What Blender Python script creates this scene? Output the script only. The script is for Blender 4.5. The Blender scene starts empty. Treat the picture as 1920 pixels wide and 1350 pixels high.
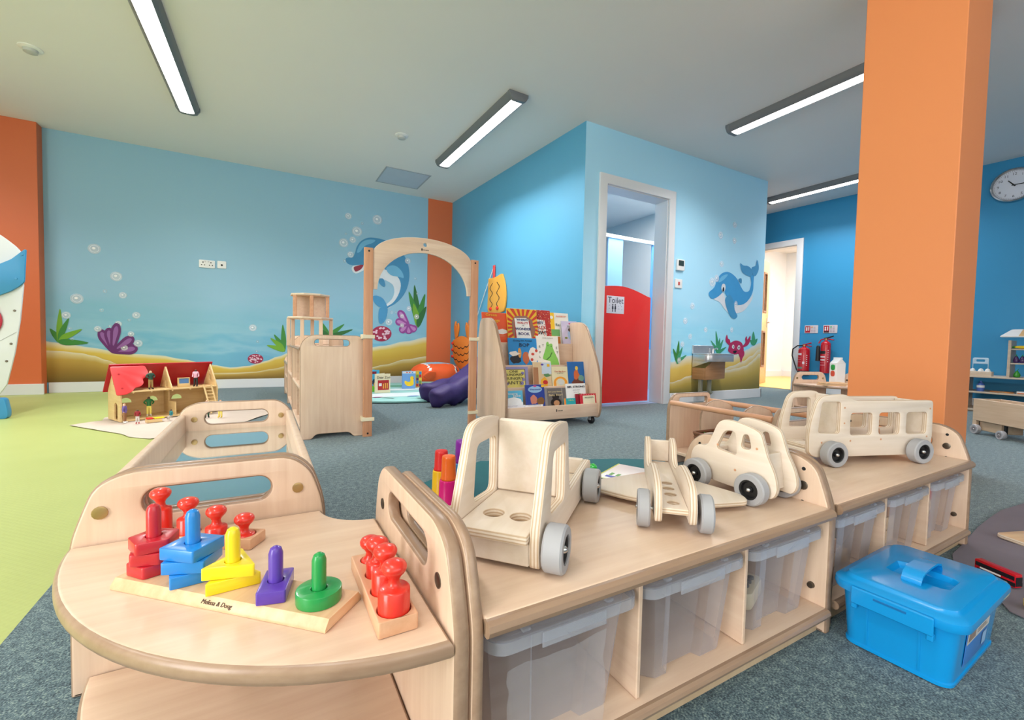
import bpy, bmesh, math, random
from mathutils import Matrix, Vector
random.seed(7)
D = bpy.data; C = bpy.context.scene.collection; S = bpy.context.scene
PI = math.pi
# ------------------------------------------------------------------ camera
CAMZ = 0.58
def setup_camera():
    yaw, pitch, roll, fpx = 0.512911741, -0.0399387214, 0.0211764636, 829.423408
    f = Vector((math.sin(yaw)*math.cos(pitch), math.cos(yaw)*math.cos(pitch), math.sin(pitch)))
    r = Vector((math.cos(yaw), -math.sin(yaw), 0)); u = r.cross(f)
    r2 = math.cos(roll)*r + math.sin(roll)*u; u2 = -math.sin(roll)*r + math.cos(roll)*u
    cd = D.cameras.new('camera'); cd.sensor_width = 36; cd.sensor_fit = 'HORIZONTAL'
    cd.lens = fpx/1920*36; cd.clip_start = .01; cd.clip_end = 60
    co = D.objects.new('camera', cd); C.objects.link(co)
    m = Matrix((( r2.x, u2.x, -f.x, 0), (r2.y, u2.y, -f.y, 0), (r2.z, u2.z, -f.z, CAMZ), (0, 0, 0, 1)))
    co.matrix_world = m; S.camera = co
setup_camera()
# ------------------------------------------------------------------ world, exposure
S.view_settings.view_transform = 'Standard'; S.view_settings.look = 'None'
S.view_settings.gamma = 1; S.view_settings.use_curve_mapping = False
S.view_settings.exposure = 0.25
w = D.worlds.new('room_ambient'); S.world = w; w.use_nodes = True
w.node_tree.nodes['Background'].inputs[0].default_value = (.9, .95, 1, 1)
w.node_tree.nodes['Background'].inputs[1].default_value = .0
LAMP_POWER = 25.0       # each ceiling luminaire
LAMP_COL = (1.0, .955, .955)
def area(name, loc, sx, sy, power, rot=(0, 0, 0), col=LAMP_COL, spread=180, parent=None):
    l = D.lights.new(name, 'AREA'); l.shape = 'RECTANGLE'; l.size = sx; l.size_y = sy
    l.energy = power; l.color = col; l.spread = math.radians(spread)
    o = D.objects.new(name, l); C.objects.link(o); o.location = loc; o.rotation_euler = rot
    if parent: o.parent = parent
    return o
# added fill lamps, unseen behind and left of the camera, to brighten the ceiling
area('unseen_fill', (-3.7, -.8, 1.5), 3.2, 1.7, 150, (0, math.radians(-90), 0), (1, .97, .99))
area('unseen_fill', (1.2, -2.85, 1.5), 4.5, 1.7, 40, (math.radians(90), 0, 0), (1, .97, .99))
area('washroom_lamp', (3.9, 4.0, 2.46), 1.2, .3, 38, (0, 0, 0), (1, .98, .95))
area('corridor_lamp', (7.6, 3.6, 2.46), 1.4, .8, 70, (0, 0, 0), (1, .98, .95))
# ------------------------------------------------------------------ materials
def lin(c):
    return tuple(((v/255)/12.92 if v/255 <= .04045 else ((v/255+.055)/1.055)**2.4) for v in c[:3]) + (1,)
MATS = {}
def newmat(name):
    m = D.materials.new(name); m.use_nodes = True
    return m, m.node_tree, m.node_tree.nodes['Principled BSDF']
def mat(name, c, rough=.5, var=.05, scale=6, metal=0, spec=.5, bump=0, bscale=60, coat=0):
    if name in MATS: return MATS[name]
    m, nt, p = newmat(name); N, L = nt.nodes, nt.links
    tc = N.new('ShaderNodeTexCoord'); nz = N.new('ShaderNodeTexNoise'); nz.inputs['Scale'].default_value = scale
    nz.inputs['Detail'].default_value = 3
    L.new(tc.outputs['Object'], nz.inputs['Vector'])
    mx = N.new('ShaderNodeMix'); mx.data_type = 'RGBA'
    a = lin(c); mx.inputs[6].default_value = tuple(x*(1-var) for x in a[:3])+(1,); mx.inputs[7].default_value = tuple(min(1, x*(1+var)) for x in a[:3])+(1,)
    L.new(nz.outputs['Fac'], mx.inputs[0]); L.new(mx.outputs[2], p.inputs['Base Color'])
    p.inputs['Roughness'].default_value = rough; p.inputs['Metallic'].default_value = metal
    p.inputs['Specular IOR Level'].default_value = spec; p.inputs['Coat Weight'].default_value = coat
    if bump:
        n2 = N.new('ShaderNodeTexNoise'); n2.inputs['Scale'].default_value = bscale; n2.inputs['Detail'].default_value = 4
        L.new(tc.outputs['Object'], n2.inputs['Vector'])
        b = N.new('ShaderNodeBump'); b.inputs['Strength'].default_value = bump; b.inputs['Distance'].default_value = .01
        L.new(n2.outputs['Fac'], b.inputs['Height']); L.new(b.outputs['Normal'], p.inputs['Normal'])
    MATS[name] = m; return m
def wood(name, c1, c2, axis=0, s=1.0, rough=.38, ply=False):
    if name in MATS: return MATS[name]
    m, nt, p = newmat(name); N, L = nt.nodes, nt.links
    tc = N.new('ShaderNodeTexCoord'); mp = N.new('ShaderNodeMapping')
    sc = [34*s]*3; sc[axis] = 2.2*s; mp.inputs['Scale'].default_value = sc
    L.new(tc.outputs['Object'], mp.inputs['Vector'])
    nz = N.new('ShaderNodeTexNoise'); nz.inputs['Scale'].default_value = 1.6; nz.inputs['Detail'].default_value = 6; nz.inputs['Roughness'].default_value = .6
    L.new(mp.outputs[0], nz.inputs['Vector'])
    n2 = N.new('ShaderNodeTexNoise'); n2.inputs['Scale'].default_value = 5*s; n2.inputs['Detail'].default_value = 2
    L.new(tc.outputs['Object'], n2.inputs['Vector'])
    ad = N.new('ShaderNodeMath'); ad.operation = 'MULTIPLY_ADD'; ad.inputs[1].default_value = .45; L.new(n2.outputs['Fac'], ad.inputs[0]); L.new(nz.outputs['Fac'], ad.inputs[2])
    rp = N.new('ShaderNodeValToRGB'); rp.color_ramp.elements[0].position = .42; rp.color_ramp.elements[1].position = .95
    rp.color_ramp.elements[0].color = lin(c2); rp.color_ramp.elements[1].color = lin(c1)
    L.new(ad.outputs[0], rp.inputs[0]); out = rp.outputs[0]
    if ply:
        wv = N.new('ShaderNodeTexWave'); wv.bands_direction = 'Z'; wv.inputs['Scale'].default_value = 62; wv.inputs['Distortion'].default_value = .3
        L.new(tc.outputs['Object'], wv.inputs['Vector'])
        mx = N.new('ShaderNodeMix'); mx.data_type = 'RGBA'; mx.blend_type = 'MULTIPLY'; mx.inputs[7].default_value = (.74, .63, .51, 1)
        mr = N.new('ShaderNodeMapRange'); mr.inputs[1].default_value = .45; mr.inputs[2].default_value = .75
        L.new(wv.outputs['Fac'], mr.inputs[0]); L.new(mr.outputs[0], mx.inputs[0]); L.new(out, mx.inputs[6]); out = mx.outputs[2]
    L.new(out, p.inputs['Base Color']); p.inputs['Roughness'].default_value = rough
    MATS[name] = m; return m
def emit(name, c, s):
    m, nt, p = newmat(name); p.inputs['Base Color'].default_value = lin(c)
    p.inputs['Emission Color'].default_value = lin(c); p.inputs['Emission Strength'].default_value = s; return m
def clear(name, tint, alpha, rough=.2):
    m, nt, p = newmat(name); N, L = nt.nodes, nt.links
    p.inputs['Base Color'].default_value = lin(tint); p.inputs['Roughness'].default_value = rough
    p.inputs['Transmission Weight'].default_value = 0
    tr = N.new('ShaderNodeBsdfTransparent'); tr.inputs[0].default_value = (.97, .97, .98, 1)
    lw = N.new('ShaderNodeLayerWeight'); lw.inputs[0].default_value = .35
    nz = N.new('ShaderNodeTexNoise'); nz.inputs['Scale'].default_value = 14
    mr = N.new('ShaderNodeMath'); mr.operation = 'MULTIPLY_ADD'; mr.inputs[1].default_value = .4; mr.inputs[2].default_value = alpha
    L.new(lw.outputs['Facing'], mr.inputs[0])
    mx = N.new('ShaderNodeMixShader'); L.new(mr.outputs[0], mx.inputs[0]); L.new(tr.outputs[0], mx.inputs[1]); L.new(p.outputs[0], mx.inputs[2])
    L.new(mx.outputs[0], N['Material Output'].inputs[0]); return m
MAPLE1, MAPLE2 = (228, 202, 178), (212, 180, 155)
M_maple = wood('maple_x', MAPLE1, MAPLE2, 0)
M_mapley = wood('maple_y', MAPLE1, MAPLE2, 1)
M_maplez = wood('maple_z', MAPLE1, MAPLE2, 2)
M_edge = wood('maple_edge', (172, 144, 120), (148, 118, 96), 0, rough=.3)
M_kick = wood('maple_kick', (216, 190, 156), (196, 166, 130), 2, s=.6)
M_ply = wood('birch_face', (234, 220, 206), (220, 202, 182), 0, s=.8, rough=.5)
M_plye = wood('birch_edge', (236, 222, 206), (222, 204, 184), 0, s=.8, rough=.55, ply=True)
M_beech = wood('beech', (222, 172, 136), (200, 142, 106), 1, s=.9)
M_beechx = wood('beech_x', (226, 180, 144), (206, 152, 116), 0, s=.9)
M_pine = wood('pine', (232, 198, 158), (210, 168, 124), 0, s=1.2)
M_oak = wood('oak', (226, 176, 118), (200, 146, 92), 2, s=.6)
M_dkwood = wood('walnut', (150, 108, 76), (110, 74, 50), 0)
M_white = mat('white_paint', (226, 228, 230), .4, .02)
M_plastic_white = mat('white_plastic', (238, 238, 236), .3, .02)
M_black = mat('black_rubber', (24, 24, 26), .5)
M_grey = mat('grey_rubber', (168, 168, 172), .55, .04)
M_steel = mat('steel', (200, 200, 202), .25, .03, metal=1)
M_brass = mat('brass', (176, 148, 100), .35, .05, metal=.8)
M_bolt = mat('bolt_dark', (96, 88, 78), .35, .05, metal=.8)
M_red = mat('red_gloss', (222, 52, 40), .25, .05)
M_cream = mat('cream_plastic', (232, 220, 190), .4)
M_lampbody = mat('lamp_body_grey', (112, 116, 120), .4, .03)
M_diff = emit('lamp_diffuser', (255, 252, 246), 6.0)
# ------------------------------------------------------------------ object helpers
def link(o, parent=None):
    C.objects.link(o)
    if parent is not None: o.parent = parent
    return o
def tag(o, label=None, cat=None, group=None, kind=None):
    if label: o['label'] = label
    if cat: o['category'] = cat
    if group: o['group'] = group
    if kind: o['kind'] = kind
    return o
def thing(name, label, cat, loc=(0, 0, 0), rz=0, group=None):
    o = D.objects.new(name, None); o.empty_display_size = .05; C.objects.link(o)
    o.location = loc; o.rotation_euler = (0, 0, rz)
    return tag(o, label, cat, group)
def obj(name, me, m=None, parent=None, M=None):
    o = D.objects.new(name, me)
    if m is not None:
        pass
        for k in (m if isinstance(m, (list, tuple)) else [m]): me.materials.append(k)
    link(o, parent)
    if M is not None: o.matrix_basis = M
    return o
def wobj(name, me, m, parent, W):
    """child of a top-level object, placed by its world matrix"""
    return obj(name, me, m, parent, parent.matrix_basis.inverted() @ W)
def frame(o, x, y):
    x = Vector(x).normalized(); y = Vector(y).normalized(); z = x.cross(y)
    return Matrix(((x.x, y.x, z.x, o[0]), (x.y, y.y, z.y, o[1]), (x.z, y.z, z.z, o[2]), (0, 0, 0, 1)))
def XZ(x, y, z): return frame((x, y, z), (1, 0, 0), (0, 0, 1))      # thickness runs to -Y
def YZ(x, y, z): return frame((x, y, z), (0, 1, 0), (0, 0, 1))      # thickness runs to +X
def T(x, y, z): return Matrix.Translation((x, y, z))
def finish(bm, name='m', smooth=True, angle=35):
    bmesh.ops.recalc_face_normals(bm, faces=bm.faces)
    me = D.meshes.new(name); bm.to_mesh(me); bm.free()
    if smooth:
        for p in me.polygons: p.use_smooth = True
        me.set_sharp_from_angle(angle=math.radians(angle))
    return me
def bbox(bm, x0, x1, y0, y1, z0, z1, bev=0, seg=2):
    r = bmesh.ops.create_cube(bm, size=1)
    vs = r['verts']
    for v in vs: v.co = Vector((x0+(v.co.x+.5)*(x1-x0), y0+(v.co.y+.5)*(y1-y0), z0+(v.co.z+.5)*(z1-z0)))
    if bev:
        es = list({e for v in vs for e in v.link_edges})
        bmesh.ops.bevel(bm, geom=es, offset=bev, segments=seg, profile=.5, affect='EDGES', clamp_overlap=True)
def box(x0, x1, y0, y1, z0, z1, bev=.0015, seg=1):
    bm = bmesh.new(); bbox(bm, x0, x1, y0, y1, z0, z1, bev, seg); return finish(bm)
def boxes(lst, bev=.0015):
    bm = bmesh.new()
    for b in lst: bbox(bm, *b, bev=bev, seg=1)
    return finish(bm)
def plate(outline, holes=(), t=.018, bev=.002, nb=1, edge=True):
    """2-D outline with holes, thickness along +Z from 0 to t; edge faces get material slot 1"""
    cu = D.curves.new('outline', 'CURVE'); cu.dimensions = '2D'; cu.fill_mode = 'BOTH'
    for pts in [outline]+list(holes):
        sp = cu.splines.new('POLY'); sp.points.add(len(pts)-1); sp.use_cyclic_u = True
        for i, p in enumerate(pts): sp.points[i].co = (p[0], p[1], 0, 1)
    cu.extrude = max(t/2-bev, 1e-5); cu.bevel_depth = bev; cu.bevel_resolution = nb; cu.offset = -bev
    ob = D.objects.new('tmp', cu); me = D.meshes.new_from_object(ob)
    D.objects.remove(ob); D.curves.remove(cu)
    me.transform(Matrix.Translation((0, 0, t/2)))
    bm = bmesh.new(); bm.from_mesh(me); D.meshes.remove(me)
    bmesh.ops.remove_doubles(bm, verts=bm.verts, dist=1e-5)
    me = finish(bm, angle=40)
    if edge:
        for p in me.polygons:
            if abs(p.normal.z) < .95: p.material_index = 1
    return me
def rrect(x0, x1, y0, y1, r, n=5):
    pts = []
    for cx, cy, a in ((x1-r, y1-r, 0), (x0+r, y1-r, 90), (x0+r, y0+r, 180), (x1-r, y0+r, 270)):
        for i in range(n+1):
            t = math.radians(a+90*i/n); pts.append((cx+r*math.cos(t), cy+r*math.sin(t)))
    return pts
def circ(cx, cy, r, n=20): return [(cx+r*math.cos(2*PI*i/n), cy+r*math.sin(2*PI*i/n)) for i in range(n)]
def roundpoly(pts, r, n=4):
    """round every corner of a polygon; r a number or list"""
    out = []; k = len(pts)
    for i, p in enumerate(pts):
        p = Vector(p[:2]); a = Vector(pts[i-1][:2]); b = Vector(pts[(i+1) % k][:2])
        rr = r[i] if isinstance(r, (list, tuple)) else r
        da, db = (a-p), (b-p); la, lb = da.length, db.length
        d = min(rr, la*.48, lb*.48)
        if d < 1e-5: out.append(tuple(p)); continue
        p0 = p+da/la*d; p1 = p+db/lb*d
        for j in range(n+1):
            t = j/n; out.append(tuple(p0*(1-t)**2+p*2*t*(1-t)+p1*t*t))
    return out
def smoothpoly(pts, n=4):
    """closed Catmull-Rom"""
    out = []; k = len(pts)
    P = [Vector(p) for p in pts]
    for i in range(k):
        a, b, c, d = P[i-1], P[i], P[(i+1) % k], P[(i+2) % k]
        for j in range(n):
            t = j/n
            out.append(tuple(.5*((2*b)+(c-a)*t+(2*a-5*b+4*c-d)*t*t+(3*b-a-3*c+d)*t**3)))
    return out
def lathe(prof, n=20, axis='Z', ang=35):
    bm = bmesh.new(); rings = []
    for r, z in prof:
        if r < 1e-6: rings.append([bm.verts.new((0, 0, z))])
        else: rings.append([bm.verts.new((r*math.cos(2*PI*i/n), r*math.sin(2*PI*i/n), z)) for i in range(n)])
    for a, b in zip(rings, rings[1:]):
        for i in range(n):
            j = (i+1) % n
            if len(a) == 1 and len(b) == 1: continue
            if len(a) == 1: bm.faces.new((a[0], b[i], b[j]))
            elif len(b) == 1: bm.faces.new((a[i], a[j], b[0]))
            else: bm.faces.new((a[i], a[j], b[j], b[i]))
    for rg in (rings[0], rings[-1]):
        if len(rg) > 1: bm.faces.new(rg)
    me = finish(bm, angle=ang)
    if axis == 'X': me.transform(Matrix.Rotation(PI/2, 4, 'Y'))
    if axis == 'Y': me.transform(Matrix.Rotation(-PI/2, 4, 'X'))
    return me
def tube(path, r, n=8, bm=None):
    own = bm is None
    if own: bm = bmesh.new()
    P = [Vector(p) for p in path]; rings = []
    for i, p in enumerate(P):
        d = (P[min(i+1, len(P)-1)]-P[max(i-1, 0)]).normalized()
        up = Vector((0, 0, 1)) if abs(d.z) < .9 else Vector((1, 0, 0))
        s = d.cross(up).normalized(); q = s.cross(d)
        rr = r[i] if isinstance(r, (list, tuple)) else r
        rings.append([bm.verts.new(p+rr*(math.cos(2*PI*k/n)*s+math.sin(2*PI*k/n)*q)) for k in range(n)])
    for a, b in zip(rings, rings[1:]):
        for k in range(n): bm.faces.new((a[k], a[(k+1) % n], b[(k+1) % n], b[k]))
    bm.faces.new(rings[0]); bm.faces.new(rings[-1])
    return finish(bm) if own else None
def flat(polys, dz=.0001, z0=.0004):
    """painted flat shapes: polys = [(material index, points2D)], stacked by a hair"""
    bm = bmesh.new()
    for i, (mi, pts) in enumerate(polys):
        vs = [bm.verts.new((p[0], p[1], z0+i*dz)) for p in pts]
        f = bm.faces.new(vs); f.material_index = mi
        f.normal_update()
        if f.normal.z < 0: f.normal_flip()
    me = D.meshes.new('painted'); bm.to_mesh(me); bm.free(); return me
def textmesh(body, size, align='CENTER', shear=0, ext=0.0003, bold=0, spacing=1):
    cu = D.curves.new('txt', 'FONT'); cu.body = body; cu.size = size; cu.align_x = align; cu.align_y = 'CENTER'
    cu.extrude = ext; cu.resolution_u = 2; cu.shear = shear; cu.offset = bold; cu.space_character = spacing
    ob = D.objects.new('tmp', cu); me = D.meshes.new_from_object(ob); D.objects.remove(ob); D.curves.remove(cu)
    return me
def text(body, size, m, parent, M, name='lettering', **k): return obj(name, textmesh(body, size, **k), m, parent, M)
def dup(root, loc=None, rz=None, label=None, group=None, M=None):
    r = root.copy(); C.objects.link(r)
    if loc is not None: r.location = loc
    if rz is not None: r.rotation_euler = (0, 0, rz)
    if M is not None: r.matrix_basis = M
    if label: r['label'] = label
    if group: r['group'] = group
    for ch in list(root.children):
        if ch.type == 'LIGHT': continue
        c = ch.copy(); C.objects.link(c); c.parent = r
        for g in list(ch.children):
            d = g.copy(); C.objects.link(d); d.parent = c
    return r

# ================================================================== structure
H = 2.5
def struct(name, me, m, M=None, parent=None):
    o = obj(name, me, m, parent, M)
    if parent is None: o['kind'] = 'structure'
    return o
# floors
def carpet_mat():
    m, nt, p = newmat('carpet'); N, L = nt.nodes, nt.links
    tc = N.new('ShaderNodeTexCoord')
    n1 = N.new('ShaderNodeTexNoise'); n1.inputs['Scale'].default_value = 300; n1.inputs['Detail'].default_value = 2
    n2 = N.new('ShaderNodeTexNoise'); n2.inputs['Scale'].default_value = 60; n2.inputs['Detail'].default_value = 3
    L.new(tc.outputs['Object'], n1.inputs[0]); L.new(tc.outputs['Object'], n2.inputs[0])
    ad = N.new('ShaderNodeMath'); ad.operation = 'MULTIPLY_ADD'; ad.inputs[1].default_value = .5
    L.new(n2.outputs[0], ad.inputs[0]); L.new(n1.outputs[0], ad.inputs[2])
    r = N.new('ShaderNodeValToRGB'); e = r.color_ramp.elements
    e[0].position = .58; e[0].color = lin((40, 56, 66)); e[1].position = .98; e[1].color = lin((146, 164, 156))
    k = r.color_ramp.elements.new(.70); k.color = lin((66, 88, 98)); k = r.color_ramp.elements.new(.82); k.color = lin((98, 120, 126))
    L.new(ad.outputs[0], r.inputs[0]); L.new(r.outputs[0], p.inputs['Base Color'])
    p.inputs['Roughness'].default_value = .95; p.inputs['Specular IOR Level'].default_value = .15
    p.inputs['Sheen Weight'].default_value = .4; p.inputs['Sheen Roughness'].default_value = .45; p.inputs['Sheen Tint'].default_value = (.84, .95, .98, 1)
    b = N.new('ShaderNodeBump'); b.inputs['Strength'].default_value = .5; b.inputs['Distance'].default_value = .004
    L.new(n1.outputs[0], b.inputs['Height']); L.new(b.outputs[0], p.inputs['Normal']); return m
def vinyl_mat():
    m, nt, p = newmat('green_vinyl'); N, L = nt.nodes, nt.links
    tc = N.new('ShaderNodeTexCoord'); mp = N.new('ShaderNodeMapping'); mp.inputs['Rotation'].default_value = (0, 0, .785)
    L.new(tc.outputs['Object'], mp.inputs[0])
    ck = N.new('ShaderNodeTexVoronoi'); ck.inputs['Scale'].default_value = 70; ck.inputs['Randomness'].default_value = .0
    L.new(mp.outputs[0], ck.inputs[0])
    nz = N.new('ShaderNodeTexNoise'); nz.inputs['Scale'].default_value = 3; L.new(tc.outputs['Object'], nz.inputs[0])
    mx = N.new('ShaderNodeMix'); mx.data_type = 'RGBA'; mx.inputs[6].default_value = lin((166, 178, 104)); mx.inputs[7].default_value = lin((178, 190, 116))
    L.new(nz.outputs[0], mx.inputs[0]); L.new(mx.outputs[2], p.inputs['Base Color']); p.inputs['Roughness'].default_value = .5
    b = N.new('ShaderNodeBump'); b.inputs['Strength'].default_value = .25; b.inputs['Distance'].default_value = .002
    L.new(ck.outputs[0], b.inputs['Height']); L.new(b.outputs[0], p.inputs['Normal']); return m
GX = -.425
struct('floor', box(GX, 7.0, -3, 5.95, -.06, 0, 0), carpet_mat())
struct('floor', box(-4.1, GX, -3, 5.95, -.06, 0, 0), vinyl_mat())
struct('floor', box(2.56, 4.98, 3.14, 5.85, 0, .004, 0), mat('washroom_vinyl', (150, 168, 200), .35, .04))
struct('floor', box(6.42, 9.5, 2.2, 5.6, .002, .006, 0), mat('corridor_vinyl', (240, 190, 110), .4, .06, 20))
M_ceil = mat('ceiling_paint', (238, 236, 234), .8, .015, 1.5)
struct('ceiling', box(-4.1, 9.6, -3.1, 6.0, H, H+.08, 0), M_ceil)
# painted walls
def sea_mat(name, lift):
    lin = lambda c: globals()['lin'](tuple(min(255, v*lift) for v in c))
    m, nt, p = newmat(name); N, L = nt.nodes, nt.links
    tc = N.new('ShaderNodeTexCoord'); sp = N.new('ShaderNodeSeparateXYZ'); L.new(tc.outputs['Object'], sp.inputs[0])
    mp = N.new('ShaderNodeMapping'); mp.inputs['Scale'].default_value = (1.2, 1.2, 5); L.new(tc.outputs['Object'], mp.inputs[0])
    nz = N.new('ShaderNodeTexNoise'); nz.inputs['Scale'].default_value = 1.4; nz.inputs['Detail'].default_value = 4; L.new(mp.outputs[0], nz.inputs[0])
    ad = N.new('ShaderNodeMath'); ad.operation = 'MULTIPLY_ADD'; ad.inputs[1].default_value = .55; L.new(nz.outputs[0], ad.inputs[0]); L.new(sp.outputs[2], ad.inputs[2])
    ml = N.new('ShaderNodeMath'); ml.operation = 'MULTIPLY'; ml.inputs[1].default_value = .6; L.new(ad.outputs[0], ml.inputs[0]); ad = ml
    r = N.new('ShaderNodeValToRGB'); e = r.color_ramp.elements; L.new(ad.outputs[0], r.inputs[0])
    e[0].position = .28; e[0].color = lin((104, 172, 204)); e[1].position = .80; e[1].color = lin((148, 192, 216))
    for q, c in ((.38, (112, 180, 210)), (.43, (140, 194, 216)), (.48, (116, 182, 210)), (.54, (142, 194, 214)), (.60, (132, 188, 210))):
        k = r.color_ramp.elements.new(q); k.color = lin(c)
    L.new(r.outputs[0], p.inputs['Base Color']); p.inputs['Roughness'].default_value = .55; return m
M_sea = sea_mat('sea_mural', 1.0); M_sea_lit = sea_mat('sea_mural_lit', 1.2)  # washroom copy lifted: the ceiling lamp's pool of light put into its colour
M_blue = mat('deep_blue_paint', (92, 168, 206), .5, .02, 2)
M_blue2 = mat('right_wall_blue_paint', (44, 142, 192), .5, .02, 2)
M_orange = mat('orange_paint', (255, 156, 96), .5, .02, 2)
M_orange_dim = mat('orange_paint_dim', (220, 112, 66), .5, .02, 2)  # the orange darkened for the pilasters, their weak light put into the colour
M_offwhite = mat('offwhite_wall', (214, 220, 222), .6, .02)
YB, YT = 5.868, 3.093
wall_back = struct('wall_back', box(-4.1, 7.0, YB, YB+.1, 0, H, 0), M_sea)
struct('wall_left', box(-4.1, -4.0, -3, YB, 0, H, 0), M_offwhite)
struct('wall_front', box(-4.1, 7.2, -3.1, -3, 0, H, 0), M_offwhite)
# washroom block: sea-painted front with doorway, blue side
DX0, DX1, DZ = 2.657, 3.475, 2.02
wf = [(2.428, 0), (DX0, 0), (DX0, DZ), (DX1, DZ), (DX1, 0), (5.085, 0), (5.085, H), (2.428, H)]
me = plate(wf, t=.13, bev=0, edge=False); me.transform(XZ(0, YT+.13, 0))
wall_wash = struct('wall_washroom', me, M_sea_lit)
def wallstrip(name, p0, p1, t, m, z1=H, side=1):
    d = Vector((p1[0]-p0[0], p1[1]-p0[1], 0)); n = Vector((d.y, -d.x, 0)).normalized()*t*side
    bm = bmesh.new(); a, b = Vector((*p0, 0)), Vector((*p1, 0)); up = Vector((0, 0, z1))
    v = [bm.verts.new(q) for q in (a, b, b+n, a+n, a+up, b+up, b+n+up, a+n+up)]
    for f in ((0, 1, 2, 3), (4, 5, 6, 7), (0, 1, 5, 4), (1, 2, 6, 5), (2, 3, 7, 6), (3, 0, 4, 7)): bm.faces.new([v[i] for i in f])
    return struct(name, finish(bm, smooth=False), m)
wallstrip('wall_blue', (2.4275, YT+.0005), (2.297, YB), .11, M_blue, side=1)
wallstrip('wall_passage', (5.085, YT+.13), (5.085, YB), .1, M_offwhite, side=-1)
# right-hand blue wall, doorway to the corridor
RA, RB = Vector((6.36, 3.30, 0)), Vector((6.475, 1.401, 0))
rd = (RB-RA).normalized()                     # runs towards the camera side
RW0 = Vector((6.2035, YB, 0))
def rpt(s, z=0, off=0): return RW0+rd*s+Vector((0, 0, z))+Vector((rd.y, -rd.x, 0))*off
Lr = 8.95
def s_of_y(y): return (y-YB)/rd.y
sd0, sd1 = s_of_y(4.16), s_of_y(3.40)
wr = [(0, 0), (sd0, 0), (sd0, 2.0), (sd1, 2.0), (sd1, 0), (Lr, 0), (Lr, H), (0, H)]
RM = frame(RW0, rd, (0, 0, 1))                # thickness runs to rd x Z = room side (-X)
RMo = RM @ T(0, 0, -.12)
wall_right = struct('wall_right', plate(wr, t=.12, bev=0, edge=False), M_blue2, RMo)
# corridor beyond
M_corr = mat('corridor_white', (240, 238, 236), .6, .01)
struct('wall_corridor', box(9.3, 9.4, 1.8, 5.9, 0, H, 0), M_corr)
struct('wall_corridor', box(6.5, 9.4, 5.2, 5.3, 0, H, 0), M_corr)
struct('wall_corridor', box(6.56, 9.4, 2.6, 2.7, 0, H, 0), M_corr)
struct('baseboard_corridor', boxes([(9.27, 9.3, 2.7, 5.2, 0, .12), (6.56, 9.3, 5.17, 5.2, 0, .12)]), M_white)
# orange pilasters and the big square column
struct('pillar', box(-3.2, -1.806, 5.75, YB-.001, .0, H, .002), M_orange_dim)
struct('pillar', box(1.951, 2.30, YB-.012, YB-.001, .1, H, .002), M_orange_dim)
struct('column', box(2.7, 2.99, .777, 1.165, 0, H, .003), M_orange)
# baseboards and door frames
struct('baseboard_back', boxes([(-1.79, 2.28, YB-.018, YB-.0005, 0, .1), (-3.2, -1.788, 5.732, 5.7495, 0, .1)], .002), M_white)
d = Vector((2.297-2.4275, YB-YT, 0)).normalized()
o = struct('baseboard_left', box(0, 2.77, 0, .018, 0, .1, .002), M_white, frame((2.4275, YT, 0), d, (d.y*-1, d.x, 0)))
struct('baseboard_washroom', boxes([(2.43, 2.575, YT-.018, YT-.0005, 0, .1), (3.56, 5.1, YT-.018, YT-.0005, 0, .1), (5.0855, 5.103, YT-.018, YB, 0, .1)], .002), M_white)
struct('baseboard_right', boxes([(0, sd0-.08, 0, .1, .0005, .018), (sd1+.08, Lr, 0, .1, .0005, .018)], .002), M_white, RM)
def arch_frame(x0, x1, z, wd, t, dep):
    o = [(x0-wd, 0), (x0, 0), (x0, z), (x1, z), (x1, 0), (x1+wd, 0), (x1+wd, z+wd), (x0-wd, z+wd)]
    return plate(o, t=t, bev=.003, edge=False)
door1 = struct('door_1', arch_frame(DX0+.012, DX1-.012, DZ-.012, .085, .022, 0), M_white, XZ(0, YT-.0005, 0))
wobj('door_lining', boxes([(DX0, DX0+.02, YT, YT+.16, 0, DZ), (DX1-.02, DX1, YT, YT+.16, 0, DZ), (DX0+.02, DX1-.02, YT, YT+.16, DZ-.02, DZ)]), M_white, door1, Matrix())
door2 = struct('door_2', arch_frame(sd0+.012, sd1-.012, 1.99, .08, .022, 0), M_white, RM @ T(0, 0, .0005))
obj('door_lining', boxes([(sd0, sd0+.02, 0, 2, -.14, 0), (sd1-.02, sd1, 0, 2, -.14, 0), (sd0+.02, sd1-.02, 1.98, 2, -.14, 0)]), M_white, door2)
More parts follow.
